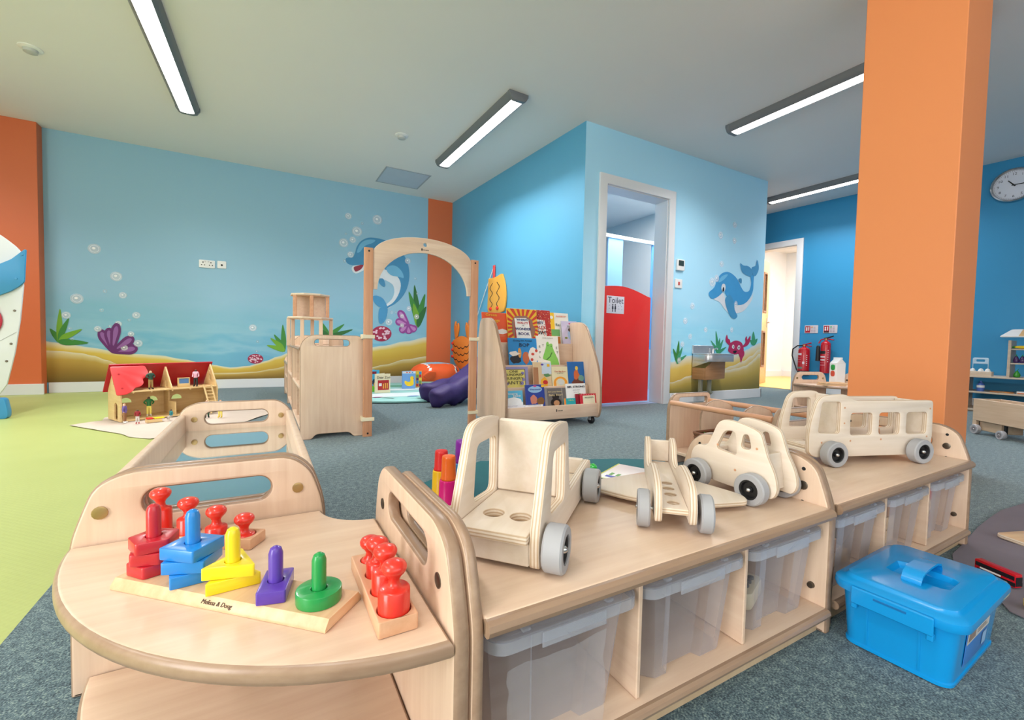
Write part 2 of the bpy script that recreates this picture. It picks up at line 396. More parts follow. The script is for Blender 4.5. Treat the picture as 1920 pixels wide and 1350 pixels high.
# ------------------------------------------------------------------ mural painting on the two sea walls
MU = {'dolphin': [('white',[(1.402,1.486),(1.495,1.476),(1.564,1.388),(1.599,1.296),(1.58,1.173),(1.513,1.06),(1.433,0.995),(1.38,1.012),(1.472,1.111),(1.505,1.208),(1.484,1.3),(1.403,1.347),(1.311,1.379),(1.207,1.422),(1.118,1.465),(1.143,1.494),(1.271,1.506)]),('white',[(0.969,1.45),(1.018,1.404),(1.112,1.452),(1.168,1.483),(1.105,1.522),(0.993,1.502)]),('red',[(0.997,1.485),(1.049,1.507),(1.111,1.529),(1.086,1.469),(1.024,1.428),(0.999,1.447)]),('blue',[(0.895,1.568),(0.919,1.592),(0.98,1.605),(1.007,1.659),(1.028,1.739),(1.078,1.816),(1.165,1.87),(1.268,1.879),(1.372,1.867),(1.465,1.832),(1.56,1.771),(1.643,1.679),(1.689,1.562),(1.704,1.427),(1.675,1.275),(1.608,1.148),(1.513,1.053),(1.42,0.994),(1.393,1.002),(1.486,1.065),(1.556,1.171),(1.59,1.295),(1.564,1.388),(1.496,1.449),(1.402,1.486),(1.323,1.499),(1.219,1.495),(1.105,1.522),(0.993,1.502),(0.919,1.519)]),('lightblue',[(1.029,1.675),(1.072,1.783),(1.153,1.842),(1.255,1.852),(1.217,1.808),(1.128,1.764),(1.066,1.679)]),('lightblue',[(1.395,1.499),(1.455,1.549),(1.535,1.544),(1.604,1.479),(1.627,1.404),(1.564,1.412),(1.456,1.425)]),('blue',[(1.292,1.337),(1.324,1.367),(1.364,1.363),(1.387,1.279),(1.345,1.273)]),('midblue',[(1.222,1.121),(1.274,1.145),(1.353,1.117),(1.4,1.047),(1.409,0.994),(1.334,0.993),(1.262,1.038)]),('midblue',[(1.321,0.989),(1.413,1.001),(1.41,0.893),(1.362,0.795),(1.314,0.795),(1.302,0.901)])],'seaweed_a': [('green',[(-1.724,0.486),(-1.748,0.521),(-1.769,0.569),(-1.78,0.619),(-1.744,0.594),(-1.712,0.557),(-1.706,0.504)]),('lime',[(-1.726,0.495),(-1.734,0.606),(-1.723,0.717),(-1.705,0.813),(-1.693,0.718),(-1.69,0.606),(-1.704,0.495)]),('green',[(-1.725,0.5),(-1.718,0.586),(-1.683,0.664),(-1.643,0.726),(-1.655,0.649),(-1.678,0.565),(-1.705,0.49)]),('lime',[(-1.72,0.508),(-1.687,0.564),(-1.617,0.6),(-1.549,0.62),(-1.602,0.563),(-1.667,0.512),(-1.71,0.482)]),('green',[(-1.715,0.51),(-1.666,0.521),(-1.579,0.51),(-1.502,0.486),(-1.581,0.467),(-1.669,0.461),(-1.716,0.48)])],'seaweed_b': [('green',[(0.203,0.416),(0.167,0.475),(0.132,0.546),(0.11,0.614),(0.163,0.569),(0.213,0.507),(0.225,0.432)]),('green',[(0.201,0.423),(0.184,0.531),(0.187,0.64),(0.201,0.734),(0.224,0.643),(0.238,0.535),(0.227,0.425)]),('lime',[(0.21,0.41),(0.165,0.418),(0.094,0.448),(0.036,0.486),(0.105,0.487),(0.18,0.475),(0.218,0.438)]),('lime',[(0.205,0.413),(0.163,0.454),(0.111,0.512),(0.073,0.571),(0.136,0.543),(0.199,0.498),(0.223,0.435)])],'seaweed_c': [('green',[(0.689,0.569),(0.66,0.633),(0.637,0.705),(0.629,0.772),(0.672,0.721),(0.71,0.655),(0.714,0.58)]),('green',[(0.693,0.585),(0.725,0.66),(0.806,0.721),(0.887,0.765),(0.833,0.692),(0.763,0.619),(0.711,0.564)]),('dkgreen',[(0.697,0.588),(0.757,0.644),(0.877,0.68),(0.99,0.7),(0.891,0.642),(0.777,0.589),(0.707,0.561)]),('dkgreen',[(0.692,0.565),(0.657,0.601),(0.621,0.653),(0.598,0.705),(0.65,0.679),(0.698,0.64),(0.712,0.584)])],'seaweed_d': [('dkgreen',[(1.808,0.772),(1.773,0.963),(1.763,1.158),(1.773,1.327),(1.822,1.167),(1.858,0.975),(1.851,0.777)]),('green',[(1.809,0.768),(1.757,0.924),(1.715,1.088),(1.697,1.233),(1.772,1.106),(1.839,0.95),(1.85,0.78)]),('green',[(1.808,0.778),(1.809,0.935),(1.86,1.089),(1.924,1.218),(1.919,1.079),(1.893,0.921),(1.85,0.771)]),('lime',[(1.809,0.769),(1.772,0.87),(1.757,0.978),(1.762,1.075),(1.815,0.993),(1.855,0.891),(1.85,0.779)]),('dkgreen',[(1.81,0.782),(1.815,0.882),(1.872,0.973),(1.941,1.045),(1.929,0.953),(1.894,0.853),(1.849,0.767)])],'shell': [('purple',[(-1.337,0.392),(-1.39,0.464),(-1.43,0.531),(-1.436,0.588),(-1.421,0.617),(-1.394,0.621),(-1.36,0.586),(-1.337,0.506),(-1.316,0.408)]),('lilac',[(-1.354,0.449),(-1.385,0.499),(-1.41,0.544),(-1.417,0.579),(-1.411,0.594),(-1.398,0.594),(-1.378,0.569),(-1.362,0.517),(-1.345,0.457)]),('purple',[(-1.339,0.397),(-1.368,0.486),(-1.387,0.565),(-1.377,0.62),(-1.355,0.64),(-1.329,0.632),(-1.307,0.585),(-1.307,0.501),(-1.314,0.403)]),('lilac',[(-1.339,0.457),(-1.354,0.516),(-1.365,0.567),(-1.362,0.602),(-1.352,0.614),(-1.34,0.608),(-1.329,0.577),(-1.327,0.522),(-1.328,0.46)]),('purple',[(-1.328,0.416),(-1.254,0.455),(-1.187,0.482),(-1.141,0.469),(-1.126,0.439),(-1.135,0.404),(-1.176,0.374),(-1.246,0.375),(-1.325,0.384)]),('lilac',[(-1.279,0.416),(-1.23,0.437),(-1.186,0.452),(-1.157,0.448),(-1.148,0.435),(-1.154,0.419),(-1.181,0.404),(-1.226,0.401),(-1.278,0.402)]),('purple',[(-1.333,0.413),(-1.278,0.49),(-1.225,0.552),(-1.18,0.567),(-1.156,0.549),(-1.152,0.513),(-1.18,0.463),(-1.244,0.424),(-1.32,0.387)]),('lilac',[(-1.289,0.442),(-1.25,0.488),(-1.215,0.526),(-1.187,0.539),(-1.174,0.532),(-1.175,0.515),(-1.195,0.486),(-1.235,0.458),(-1.283,0.43)]),('purple',[(-1.338,0.403),(-1.34,0.519),(-1.336,0.619),(-1.311,0.678),(-1.285,0.691),(-1.263,0.669),(-1.256,0.603),(-1.28,0.506),(-1.314,0.397)]),('lilac',[(-1.322,0.472),(-1.319,0.546),(-1.315,0.612),(-1.302,0.65),(-1.289,0.659),(-1.28,0.646),(-1.278,0.604),(-1.292,0.541),(-1.311,0.469)])],'coral': [('magenta',[(1.689,0.774),(1.616,0.832),(1.56,0.886),(1.547,0.937),(1.565,0.967),(1.598,0.976),(1.644,0.95),(1.68,0.879),(1.715,0.793)]),('pinkl',[(1.663,0.824),(1.619,0.864),(1.584,0.901),(1.573,0.932),(1.579,0.948),(1.596,0.949),(1.623,0.93),(1.648,0.886),(1.674,0.833)]),('magenta',[(1.697,0.768),(1.621,0.765),(1.557,0.77),(1.525,0.8),(1.524,0.833),(1.544,0.86),(1.587,0.869),(1.644,0.84),(1.707,0.799)]),('pinkl',[(1.656,0.789),(1.608,0.791),(1.567,0.796),(1.546,0.812),(1.543,0.827),(1.554,0.839),(1.581,0.841),(1.619,0.825),(1.661,0.802)]),('magenta',[(1.712,0.771),(1.68,0.716),(1.647,0.673),(1.608,0.669),(1.582,0.688),(1.57,0.717),(1.582,0.754),(1.631,0.776),(1.692,0.796)]),('pinkl',[(1.677,0.755),(1.653,0.722),(1.63,0.697),(1.608,0.691),(1.595,0.698),(1.591,0.712),(1.601,0.733),(1.631,0.749),(1.668,0.765)]),('magenta',[(1.718,0.784),(1.743,0.738),(1.757,0.697),(1.735,0.671),(1.704,0.663),(1.672,0.669),(1.65,0.694),(1.663,0.735),(1.686,0.783)]),('pinkl',[(1.71,0.754),(1.721,0.724),(1.727,0.698),(1.718,0.681),(1.703,0.676),(1.689,0.68),(1.679,0.696),(1.685,0.723),(1.695,0.754)]),('magenta',[(1.712,0.796),(1.766,0.786),(1.809,0.772),(1.818,0.739),(1.805,0.709),(1.779,0.688),(1.744,0.687),(1.717,0.723),(1.692,0.771)]),('pinkl',[(1.731,0.771),(1.764,0.761),(1.79,0.749),(1.799,0.731),(1.794,0.717),(1.781,0.708),(1.761,0.711),(1.742,0.732),(1.722,0.76)])],'rock_a': [('crimson',[(0.001,0.329),(-0.01,0.3),(-0.038,0.28),(-0.077,0.273),(-0.115,0.28),(-0.143,0.301),(-0.153,0.329),(-0.143,0.356),(-0.115,0.377),(-0.077,0.385),(-0.038,0.377),(-0.01,0.357)]),('palepink',[(-0.055,0.342),(-0.061,0.336),(-0.071,0.338),(-0.071,0.346),(-0.061,0.348)]),('palepink',[(-0.074,0.284),(-0.085,0.284),(-0.087,0.292),(-0.078,0.296),(-0.07,0.291)]),('palepink',[(-0.122,0.313),(-0.127,0.32),(-0.12,0.325),(-0.11,0.322),(-0.111,0.314)]),('palepink',[(-0.074,0.363),(-0.069,0.37),(-0.058,0.368),(-0.057,0.361),(-0.067,0.357)]),('palepink',[(-0.064,0.331),(-0.054,0.332),(-0.049,0.325),(-0.058,0.32),(-0.067,0.324)]),('palepink',[(-0.125,0.318),(-0.119,0.312),(-0.125,0.306),(-0.135,0.308),(-0.136,0.316)]),('palepink',[(-0.014,0.33),(-0.018,0.323),(-0.029,0.323),(-0.032,0.33),(-0.023,0.335)]),('palepink',[(-0.077,0.354),(-0.088,0.352),(-0.093,0.359),(-0.086,0.365),(-0.076,0.361)]),('palepink',[(-0.051,0.329),(-0.058,0.335),(-0.053,0.342),(-0.043,0.341),(-0.041,0.333)]),('palepink',[(-0.028,0.318),(-0.026,0.325),(-0.015,0.326),(-0.01,0.319),(-0.018,0.314)]),('palepink',[(-0.094,0.334),(-0.084,0.337),(-0.077,0.331),(-0.083,0.324),(-0.094,0.326)]),('palepink',[(-0.12,0.306),(-0.112,0.301),(-0.115,0.294),(-0.126,0.294),(-0.129,0.301)]),('palepink',[(-0.094,0.322),(-0.095,0.315),(-0.106,0.313),(-0.111,0.319),(-0.104,0.325)]),('palepink',[(-0.067,0.318),(-0.076,0.314),(-0.084,0.32),(-0.08,0.327),(-0.069,0.326)]),('palepink',[(-0.116,0.321),(-0.126,0.325),(-0.124,0.333),(-0.113,0.334),(-0.108,0.327)]),('palepink',[(-0.08,0.303),(-0.081,0.311),(-0.071,0.314),(-0.064,0.308),(-0.07,0.301)]),('palepink',[(-0.114,0.325),(-0.105,0.33),(-0.096,0.326),(-0.099,0.318),(-0.11,0.318)]),('palepink',[(-0.047,0.332),(-0.036,0.329),(-0.037,0.321),(-0.047,0.319),(-0.053,0.326)]),('palepink',[(-0.123,0.348),(-0.121,0.34),(-0.13,0.336),(-0.138,0.341),(-0.134,0.348)]),('palepink',[(-0.048,0.295),(-0.056,0.289),(-0.066,0.293),(-0.064,0.3),(-0.053,0.302)]),('palepink',[(-0.034,0.357),(-0.045,0.359),(-0.046,0.367),(-0.036,0.37),(-0.029,0.364)]),('palepink',[(-0.093,0.31),(-0.096,0.317),(-0.088,0.322),(-0.079,0.317),(-0.082,0.31)]),('palepink',[(-0.099,0.365),(-0.092,0.372),(-0.082,0.369),(-0.082,0.361),(-0.093,0.359)]),('palepink',[(-0.134,0.314),(-0.123,0.313),(-0.121,0.306),(-0.13,0.302),(-0.138,0.307)]),('palepink',[(-0.1,0.37),(-0.095,0.363),(-0.102,0.358),(-0.112,0.361),(-0.111,0.369)]),('palepink',[(-0.097,0.342),(-0.102,0.335),(-0.112,0.337),(-0.114,0.345),(-0.104,0.348)])],'rock_b': [('crimson',[(1.474,0.66),(1.457,0.609),(1.41,0.571),(1.345,0.556),(1.28,0.568),(1.233,0.604),(1.216,0.653),(1.233,0.703),(1.279,0.741),(1.343,0.757),(1.408,0.745),(1.456,0.71)]),('palepink',[(1.456,0.685),(1.445,0.673),(1.427,0.677),(1.427,0.691),(1.445,0.696)]),('palepink',[(1.374,0.637),(1.355,0.638),(1.351,0.651),(1.366,0.659),(1.38,0.651)]),('palepink',[(1.328,0.718),(1.319,0.73),(1.331,0.741),(1.348,0.735),(1.346,0.721)]),('palepink',[(1.299,0.592),(1.307,0.605),(1.325,0.603),(1.328,0.589),(1.312,0.582)]),('palepink',[(1.271,0.702),(1.289,0.704),(1.296,0.691),(1.282,0.681),(1.267,0.688)]),('palepink',[(1.392,0.618),(1.403,0.607),(1.393,0.595),(1.375,0.598),(1.374,0.613)]),('palepink',[(1.306,0.626),(1.3,0.613),(1.282,0.613),(1.277,0.626),(1.292,0.634)]),('palepink',[(1.444,0.654),(1.426,0.65),(1.417,0.662),(1.429,0.673),(1.446,0.668)]),('palepink',[(1.245,0.663),(1.233,0.672),(1.24,0.685),(1.258,0.684),(1.261,0.67)]),('palepink',[(1.322,0.598),(1.326,0.612),(1.344,0.614),(1.352,0.601),(1.338,0.591)]),('palepink',[(1.35,0.66),(1.367,0.666),(1.379,0.655),(1.369,0.643),(1.351,0.646)]),('palepink',[(1.315,0.618),(1.33,0.61),(1.324,0.596),(1.306,0.596),(1.3,0.609)]),('palepink',[(1.406,0.696),(1.405,0.682),(1.387,0.678),(1.377,0.689),(1.389,0.701)]),('palepink',[(1.288,0.671),(1.273,0.664),(1.259,0.673),(1.267,0.686),(1.285,0.685)]),('palepink',[(1.396,0.64),(1.38,0.646),(1.383,0.66),(1.401,0.663),(1.409,0.65)]),('palepink',[(1.371,0.615),(1.369,0.629),(1.386,0.635),(1.398,0.624),(1.389,0.612)]),('palepink',[(1.403,0.662),(1.418,0.671),(1.433,0.664),(1.428,0.65),(1.409,0.649)]),('palepink',[(1.375,0.609),(1.393,0.604),(1.392,0.59),(1.374,0.586),(1.364,0.597)]),('palepink',[(1.381,0.739),(1.386,0.726),(1.37,0.718),(1.356,0.727),(1.363,0.74)]),('palepink',[(1.433,0.696),(1.42,0.685),(1.404,0.691),(1.406,0.705),(1.424,0.708)]),('palepink',[(1.372,0.714),(1.354,0.717),(1.352,0.731),(1.368,0.737),(1.381,0.727)]),('palepink',[(1.397,0.654),(1.39,0.667),(1.404,0.676),(1.42,0.669),(1.415,0.655)]),('palepink',[(1.383,0.591),(1.394,0.602),(1.411,0.598),(1.411,0.584),(1.393,0.579)]),('palepink',[(1.315,0.733),(1.333,0.733),(1.338,0.72),(1.323,0.712),(1.309,0.72)]),('palepink',[(1.282,0.676),(1.29,0.664),(1.278,0.653),(1.262,0.658),(1.264,0.672)]),('palepink',[(1.424,0.686),(1.415,0.673),(1.397,0.675),(1.394,0.689),(1.411,0.696)])],'dolphin_b': [('white',[(4.198,1.093),(4.343,1.167),(4.398,1.09),(4.439,0.985),(4.476,0.944),(4.387,0.993),(4.299,1.063)]),('white',[(4.54,1.034),(4.716,1.061),(4.856,1.154),(4.893,1.213),(4.868,1.121),(4.79,1.038),(4.703,0.979),(4.58,0.96)]),('bluel',[(4.116,1.124),(4.122,1.158),(4.164,1.185),(4.21,1.225),(4.243,1.302),(4.313,1.369),(4.413,1.397),(4.517,1.374),(4.6,1.322),(4.663,1.251),(4.724,1.206),(4.796,1.213),(4.83,1.253),(4.844,1.321),(4.824,1.392),(4.885,1.403),(4.886,1.313),(4.884,1.234),(4.837,1.152),(4.751,1.08),(4.627,1.05),(4.502,1.084),(4.403,1.144),(4.361,1.195),(4.33,1.16),(4.247,1.107),(4.166,1.089)]),('midblue',[(4.628,1.512),(4.686,1.494),(4.777,1.495),(4.848,1.455),(4.843,1.386),(4.747,1.393),(4.664,1.424)]),('midblue',[(4.842,1.488),(4.914,1.518),(4.934,1.585),(4.969,1.523),(4.969,1.467),(4.926,1.404),(4.876,1.4),(4.845,1.442)]),('midblue',[(4.463,1.154),(4.536,1.088),(4.563,0.992),(4.614,0.926),(4.566,0.893),(4.495,0.914),(4.425,0.995),(4.385,1.089),(4.421,1.135)]),('blue',[(4.604,1.331),(4.66,1.346),(4.661,1.289)]),('lightbl',[(4.261,1.272),(4.315,1.34),(4.414,1.37),(4.383,1.33),(4.318,1.287)]),('white',[(4.314,1.218),(4.334,1.259),(4.371,1.259),(4.386,1.223),(4.367,1.182),(4.334,1.177)]),('black',[(4.337,1.209),(4.352,1.23),(4.364,1.211),(4.359,1.182),(4.335,1.18)])],'crab': [('magcr',[(4.483,0.568),(4.514,0.624),(4.609,0.653),(4.709,0.633),(4.752,0.577),(4.752,0.532),(4.663,0.504),(4.566,0.498),(4.485,0.53)]),('magcr',[(4.499,0.596),(4.43,0.638),(4.428,0.682),(4.448,0.715),(4.468,0.672),(4.498,0.661),(4.515,0.618)]),('magcr',[(4.73,0.588),(4.781,0.634),(4.775,0.679),(4.804,0.707),(4.816,0.668),(4.868,0.715),(4.872,0.664),(4.838,0.612),(4.766,0.583)]),('magcr',[(4.662,0.521),(4.751,0.544),(4.772,0.499),(4.739,0.454),(4.715,0.403),(4.693,0.465)]),('white',[(4.54,0.58),(4.555,0.606),(4.579,0.597),(4.581,0.566),(4.558,0.562)]),('white',[(4.636,0.57),(4.657,0.601),(4.684,0.593),(4.683,0.56),(4.657,0.551)]),('black',[(4.557,0.58),(4.569,0.588),(4.573,0.573)]),('black',[(4.655,0.578),(4.672,0.587),(4.674,0.565),(4.659,0.565)]),('black',[(4.564,0.533),(4.599,0.54),(4.629,0.537),(4.609,0.515),(4.577,0.514)])],'seaweed_e': [('green',[(3.658,0.405),(3.648,0.487),(3.66,0.567),(3.681,0.635),(3.693,0.566),(3.694,0.485),(3.682,0.404)]),('green',[(3.659,0.403),(3.631,0.452),(3.61,0.505),(3.601,0.553),(3.641,0.512),(3.675,0.461),(3.681,0.407)]),('green2',[(3.659,0.407),(3.662,0.467),(3.697,0.523),(3.738,0.569),(3.729,0.516),(3.707,0.457),(3.681,0.402)]),('green2',[(3.662,0.411),(3.684,0.446),(3.744,0.471),(3.804,0.488),(3.767,0.454),(3.716,0.422),(3.678,0.399)])],'seaweed_f': [('green2',[(4.295,0.5),(4.27,0.587),(4.256,0.676),(4.255,0.752),(4.289,0.679),(4.317,0.591),(4.319,0.502)]),('green2',[(4.297,0.497),(4.255,0.545),(4.209,0.598),(4.177,0.646),(4.237,0.608),(4.297,0.56),(4.318,0.504)]),('green2',[(4.295,0.502),(4.286,0.564),(4.302,0.625),(4.326,0.677),(4.335,0.623),(4.334,0.561),(4.319,0.5)]),('green2',[(4.296,0.503),(4.301,0.561),(4.34,0.616),(4.385,0.661),(4.372,0.609),(4.347,0.552),(4.319,0.498)]),('green2',[(4.299,0.507),(4.321,0.54),(4.383,0.564),(4.444,0.58),(4.406,0.548),(4.354,0.516),(4.315,0.495)])],'seaweed_g': [('green2',[(4.923,0.609),(4.901,0.663),(4.906,0.717),(4.924,0.764),(4.952,0.719),(4.968,0.665),(4.956,0.61)]),('green2',[(4.925,0.614),(4.925,0.645),(4.962,0.668),(5.007,0.684),(5.003,0.655),(4.984,0.625),(4.954,0.604)]),('green2',[(4.926,0.603),(4.896,0.618),(4.875,0.642),(4.868,0.667),(4.912,0.658),(4.949,0.642),(4.953,0.615)])],'bub_a': [((-1.449,1.414),0.05),((-1.287,1.158),0.048),((-1.583,0.916),0.05),((-1.238,0.973),0.033),((-1.375,1.003),0.016),((-1.662,0.751),0.035),((-1.134,0.776),0.035),((-1.433,0.626),0.03),((-1.277,0.682),0.03),((-1.122,0.488),0.038),((-1.232,0.441),0.03),((-1.178,0.582),0.028),((-1.402,0.814),0.016),((-1.19,0.724),0.014),((-1.31,0.489),0.016),((-1.341,0.656),0.014),((-1.637,0.623),0.014),((-0.103,0.683),0.04),((-0.055,0.527),0.014),((-0.064,0.415),0.014),((-1.621,0.523),0.014)],'bub_b': [((0.925,2.104),0.04),((1.278,2.113),0.062),((1.03,1.931),0.062),((0.979,1.819),0.04),((0.872,1.768),0.056),((0.955,1.633),0.04),((1.091,2.038),0.016),((0.899,1.881),0.014),((1.678,1.632),0.04),((1.704,1.001),0.035),((1.809,0.898),0.035),((1.438,0.81),0.045),((1.611,0.896),0.03),((1.612,0.773),0.03),((1.783,1.407),0.016),((1.814,1.21),0.016),((1.474,0.943),0.02),((1.528,0.942),0.014),((1.356,0.8),0.02),((0.884,1.546),0.018)],'bub_c': [((4.503,1.915),0.035),((4.27,1.773),0.04),((4.507,1.745),0.035),((4.304,1.47),0.035),((4.232,1.31),0.04),((4.162,1.264),0.05),((3.862,0.995),0.035),((3.763,0.836),0.035),((4.524,0.77),0.03),((4.085,0.756),0.03),((3.845,0.68),0.03),((3.732,0.598),0.03),((3.692,0.433),0.03),((4.579,1.062),0.03)],'sand': {'back': [(-1.852,0.51),(-1.775,0.491),(-1.644,0.467),(-1.47,0.438),(-1.309,0.403),(-1.12,0.377),(-0.946,0.366),(-0.765,0.327),(-0.528,0.268),(-0.305,0.231),(-0.151,0.248),(0.009,0.296),(0.145,0.352),(0.285,0.409),(0.606,0.445),(0.916,0.461),(1.176,0.471),(1.379,0.502),(1.66,0.563),(1.97,0.628)],'front': [(-1.846,0.408),(-1.721,0.404),(-1.569,0.385),(-1.471,0.359),(-1.371,0.316),(-1.281,0.273),(-1.206,0.234),(-1.035,0.182),(-0.766,0.138),(-0.48,0.12)],'mid': [(-0.577,0.169),(-0.28,0.17),(-0.072,0.18),(0.09,0.209),(0.285,0.251),(0.729,0.254),(1.178,0.21),(1.381,0.25),(1.663,0.32),(1.973,0.364)],'tback': [(3.594,0.417),(3.663,0.425),(3.732,0.453),(3.826,0.478),(3.948,0.486),(4.099,0.495),(4.254,0.496),(4.402,0.497),(4.554,0.489),(4.723,0.521),(4.838,0.558),(4.925,0.595),(5.06,0.634)],'tfront': [(3.605,0.209),(3.708,0.231),(3.814,0.265),(3.96,0.283),(4.111,0.28),(4.294,0.286),(4.482,0.322),(4.649,0.342),(4.807,0.368),(4.908,0.413),(4.966,0.449),(5.051,0.505)],'tmid': [(4.372,0.328),(4.562,0.37),(4.759,0.422),(4.903,0.481),(5.058,0.56)]}}
PC = dict(white=(222, 228, 234), red=(150, 40, 60), blue=(66, 140, 184), lightblue=(110, 178, 214), midblue=(72, 150, 198), lightbl=(112, 190, 232), bluel=(66, 156, 214),
          green=(62, 136, 58), lime=(116, 170, 48), dkgreen=(46, 108, 52), green2=(64, 156, 112), purple=(104, 44, 110), lilac=(148, 96, 162), magenta=(150, 70, 150), pinkl=(192, 130, 190),
          crimson=(168, 40, 76), palepink=(236, 196, 212), magcr=(178, 42, 92), black=(20, 24, 34))
PMAT = {k: mat('paint_'+k, v, .55, .08, 9) for k, v in PC.items()}
def wallframe(y): return XZ(0, y, 0)
def paint(name, polys, wall, y, smooth=3, dz=.002):
    keys = sorted({c for c, _ in polys}); idx = {k: i for i, k in enumerate(keys)}
    me = flat([(idx[c], smoothpoly(p, smooth) if smooth > 1 else p) for c, p in polys], .0004, .0006)
    return wobj(name, me, [PMAT[k] for k in keys], wall, wallframe(y) @ T(0, 0, dz))
def sand(name, top, zb, cols, wall, y, lift):
    """painted dune: rows between its crest and the skirting, colour bands in the paint"""
    bm = bmesh.new(); lay = bm.loops.layers.float_color.new('Col'); rows = []
    xs = [p[0] for p in top]; n = 60; pts = []
    for i in range(n+1):
        x = xs[0]+(xs[-1]-xs[0])*i/n
        for a, b in zip(top, top[1:]):
            if a[0] <= x <= b[0]+1e-6: t = (x-a[0])/(b[0]-a[0]+1e-9); t = t*t*(3-2*t); pts.append((x, a[1]+(b[1]-a[1])*t)); break
    for fr, c in cols:
        rows.append([bm.verts.new((x, z+(zb-z)*fr+.004*math.sin(x*9+fr*7)*(fr > 0 and fr < 1), lift)) for x, z in pts])
    for (fa, ca), (fb, cb), A, B in zip(cols, cols[1:], rows, rows[1:]):
        for i in range(len(A)-1):
            f = bm.faces.new((A[i], B[i], B[i+1], A[i+1]))
            for l, c in zip(f.loops, (ca, cb, cb, ca)): l[lay] = lin(c)
    me = D.meshes.new(name); bm.to_mesh(me); bm.free()
    if 'sand_paint' not in MATS:
        m, nt, p = newmat('sand_paint'); a = nt.nodes.new('ShaderNodeAttribute'); a.attribute_name = 'Col'
        nt.links.new(a.outputs['Color'], p.inputs['Base Color']); p.inputs['Roughness'].default_value = .55; MATS['sand_paint'] = m
    return wobj(name, me, MATS['sand_paint'], wall, wallframe(y))
DUNE = [(0, (206, 214, 206)), (.05, (226, 214, 170)), (.16, (220, 190, 82)), (.4, (206, 168, 62)), (.75, (186, 150, 72)), (1, (150, 118, 54))]
DUNE2 = [(0, (222, 214, 190)), (.07, (216, 198, 140)), (.25, (190, 156, 70)), (.6, (158, 124, 50)), (1, (112, 90, 34))]
ext = lambda pts, x0, x1: [(x0, pts[0][1])]*(x0 < pts[0][0])+pts+[(x1, pts[-1][1])]*(x1 > pts[-1][0])
sand('painted_dune', ext(MU['sand']['back'], -1.83, 1.955), .1, DUNE, wall_back, YB, .0008)
sand('painted_dune', ext(MU['sand']['mid'], -.55, 1.955), .1, DUNE2, wall_back, YB, .0016)
sand('painted_dune', ext(MU['sand']['front'], -1.83, -.5), .1, DUNE2, wall_back, YB, .0012)
tb = [p for p in MU['sand']['tback']]
sand('painted_dune', ext(tb, 3.56, 5.084), .1, [(0, (214, 224, 220)), (.1, (226, 214, 176)), (.25, (228, 196, 98)), (.6, (214, 176, 80)), (1, (150, 130, 60))], wall_wash, YT, .0008)
sand('painted_dune', ext(MU['sand']['tmid'], 4.3, 5.084), .1, [(0, (226, 222, 204)), (.12, (222, 200, 136)), (.4, (206, 172, 86)), (1, (140, 124, 60))], wall_wash, YT, .0012)
sand('painted_dune', ext(MU['sand']['tfront'], 3.56, 5.084), .1, [(0, (224, 220, 200)), (.15, (212, 188, 116)), (.45, (186, 160, 76)), (1, (116, 108, 52))], wall_wash, YT, .0016)
def wp(names, wall, y, dz=.002, sm=3):
    for nm, key in names:
        paint(nm, MU[key], wall, y, sm, dz)
wp([('painted_dolphin', 'dolphin'), ('painted_seaweed', 'seaweed_a'), ('painted_seaweed', 'seaweed_b'), ('painted_seaweed', 'seaweed_c'), ('painted_seaweed', 'seaweed_d'),
    ('painted_shell', 'shell'), ('painted_coral', 'coral'), ('painted_stone', 'rock_a'), ('painted_stone', 'rock_b')], wall_back, YB)
wp([('painted_dolphin', 'dolphin_b'), ('painted_crab', 'crab'), ('painted_seaweed', 'seaweed_e'), ('painted_seaweed', 'seaweed_f'), ('painted_seaweed', 'seaweed_g')], wall_wash, YT)
def film(name, c, a):
    m, nt, p = newmat(name); p.inputs['Base Color'].default_value = lin(c); p.inputs['Alpha'].default_value = a; p.inputs['Roughness'].default_value = .55; return m
BM = [film('bubble_body', (250, 252, 255), .38), film('bubble_rim', (255, 255, 255), .62), film('bubble_glint', (255, 255, 255), .9)]
def bubbles(lst, wall, y):
    for (x, z), r in lst:
        n = 12; bm = bmesh.new()
        def ring(ra, rb, mi, zz):
            A = [bm.verts.new((x+ra*math.cos(2*PI*i/n), z+ra*math.sin(2*PI*i/n), zz)) for i in range(n)]
            B = [bm.verts.new((x+rb*math.cos(2*PI*i/n), z+rb*math.sin(2*PI*i/n), zz)) for i in range(n)]
            for i in range(n): f = bm.faces.new((A[i], A[(i+1) % n], B[(i+1) % n], B[i])); f.material_index = mi
        ring(r*.72, r, 0, .005)
        if r > .02: ring(r*.62, r*.74, 1, .0052); ring(.001, r*.62, 0, .0051)
        f = bm.faces.new([bm.verts.new((x-.1*r+r*.28*math.cos(2*PI*i/8), z+.1*r+r*.24*math.sin(2*PI*i/8), .0056)) for i in range(8)]); f.material_index = 2
        me = D.meshes.new('bubble'); bm.to_mesh(me); bm.free()
        wobj('painted_bubble', me, BM, wall, wallframe(y))
bubbles(MU['bub_a'], wall_back, YB); bubbles(MU['bub_b'], wall_back, YB); bubbles(MU['bub_c'], wall_wash, YT)
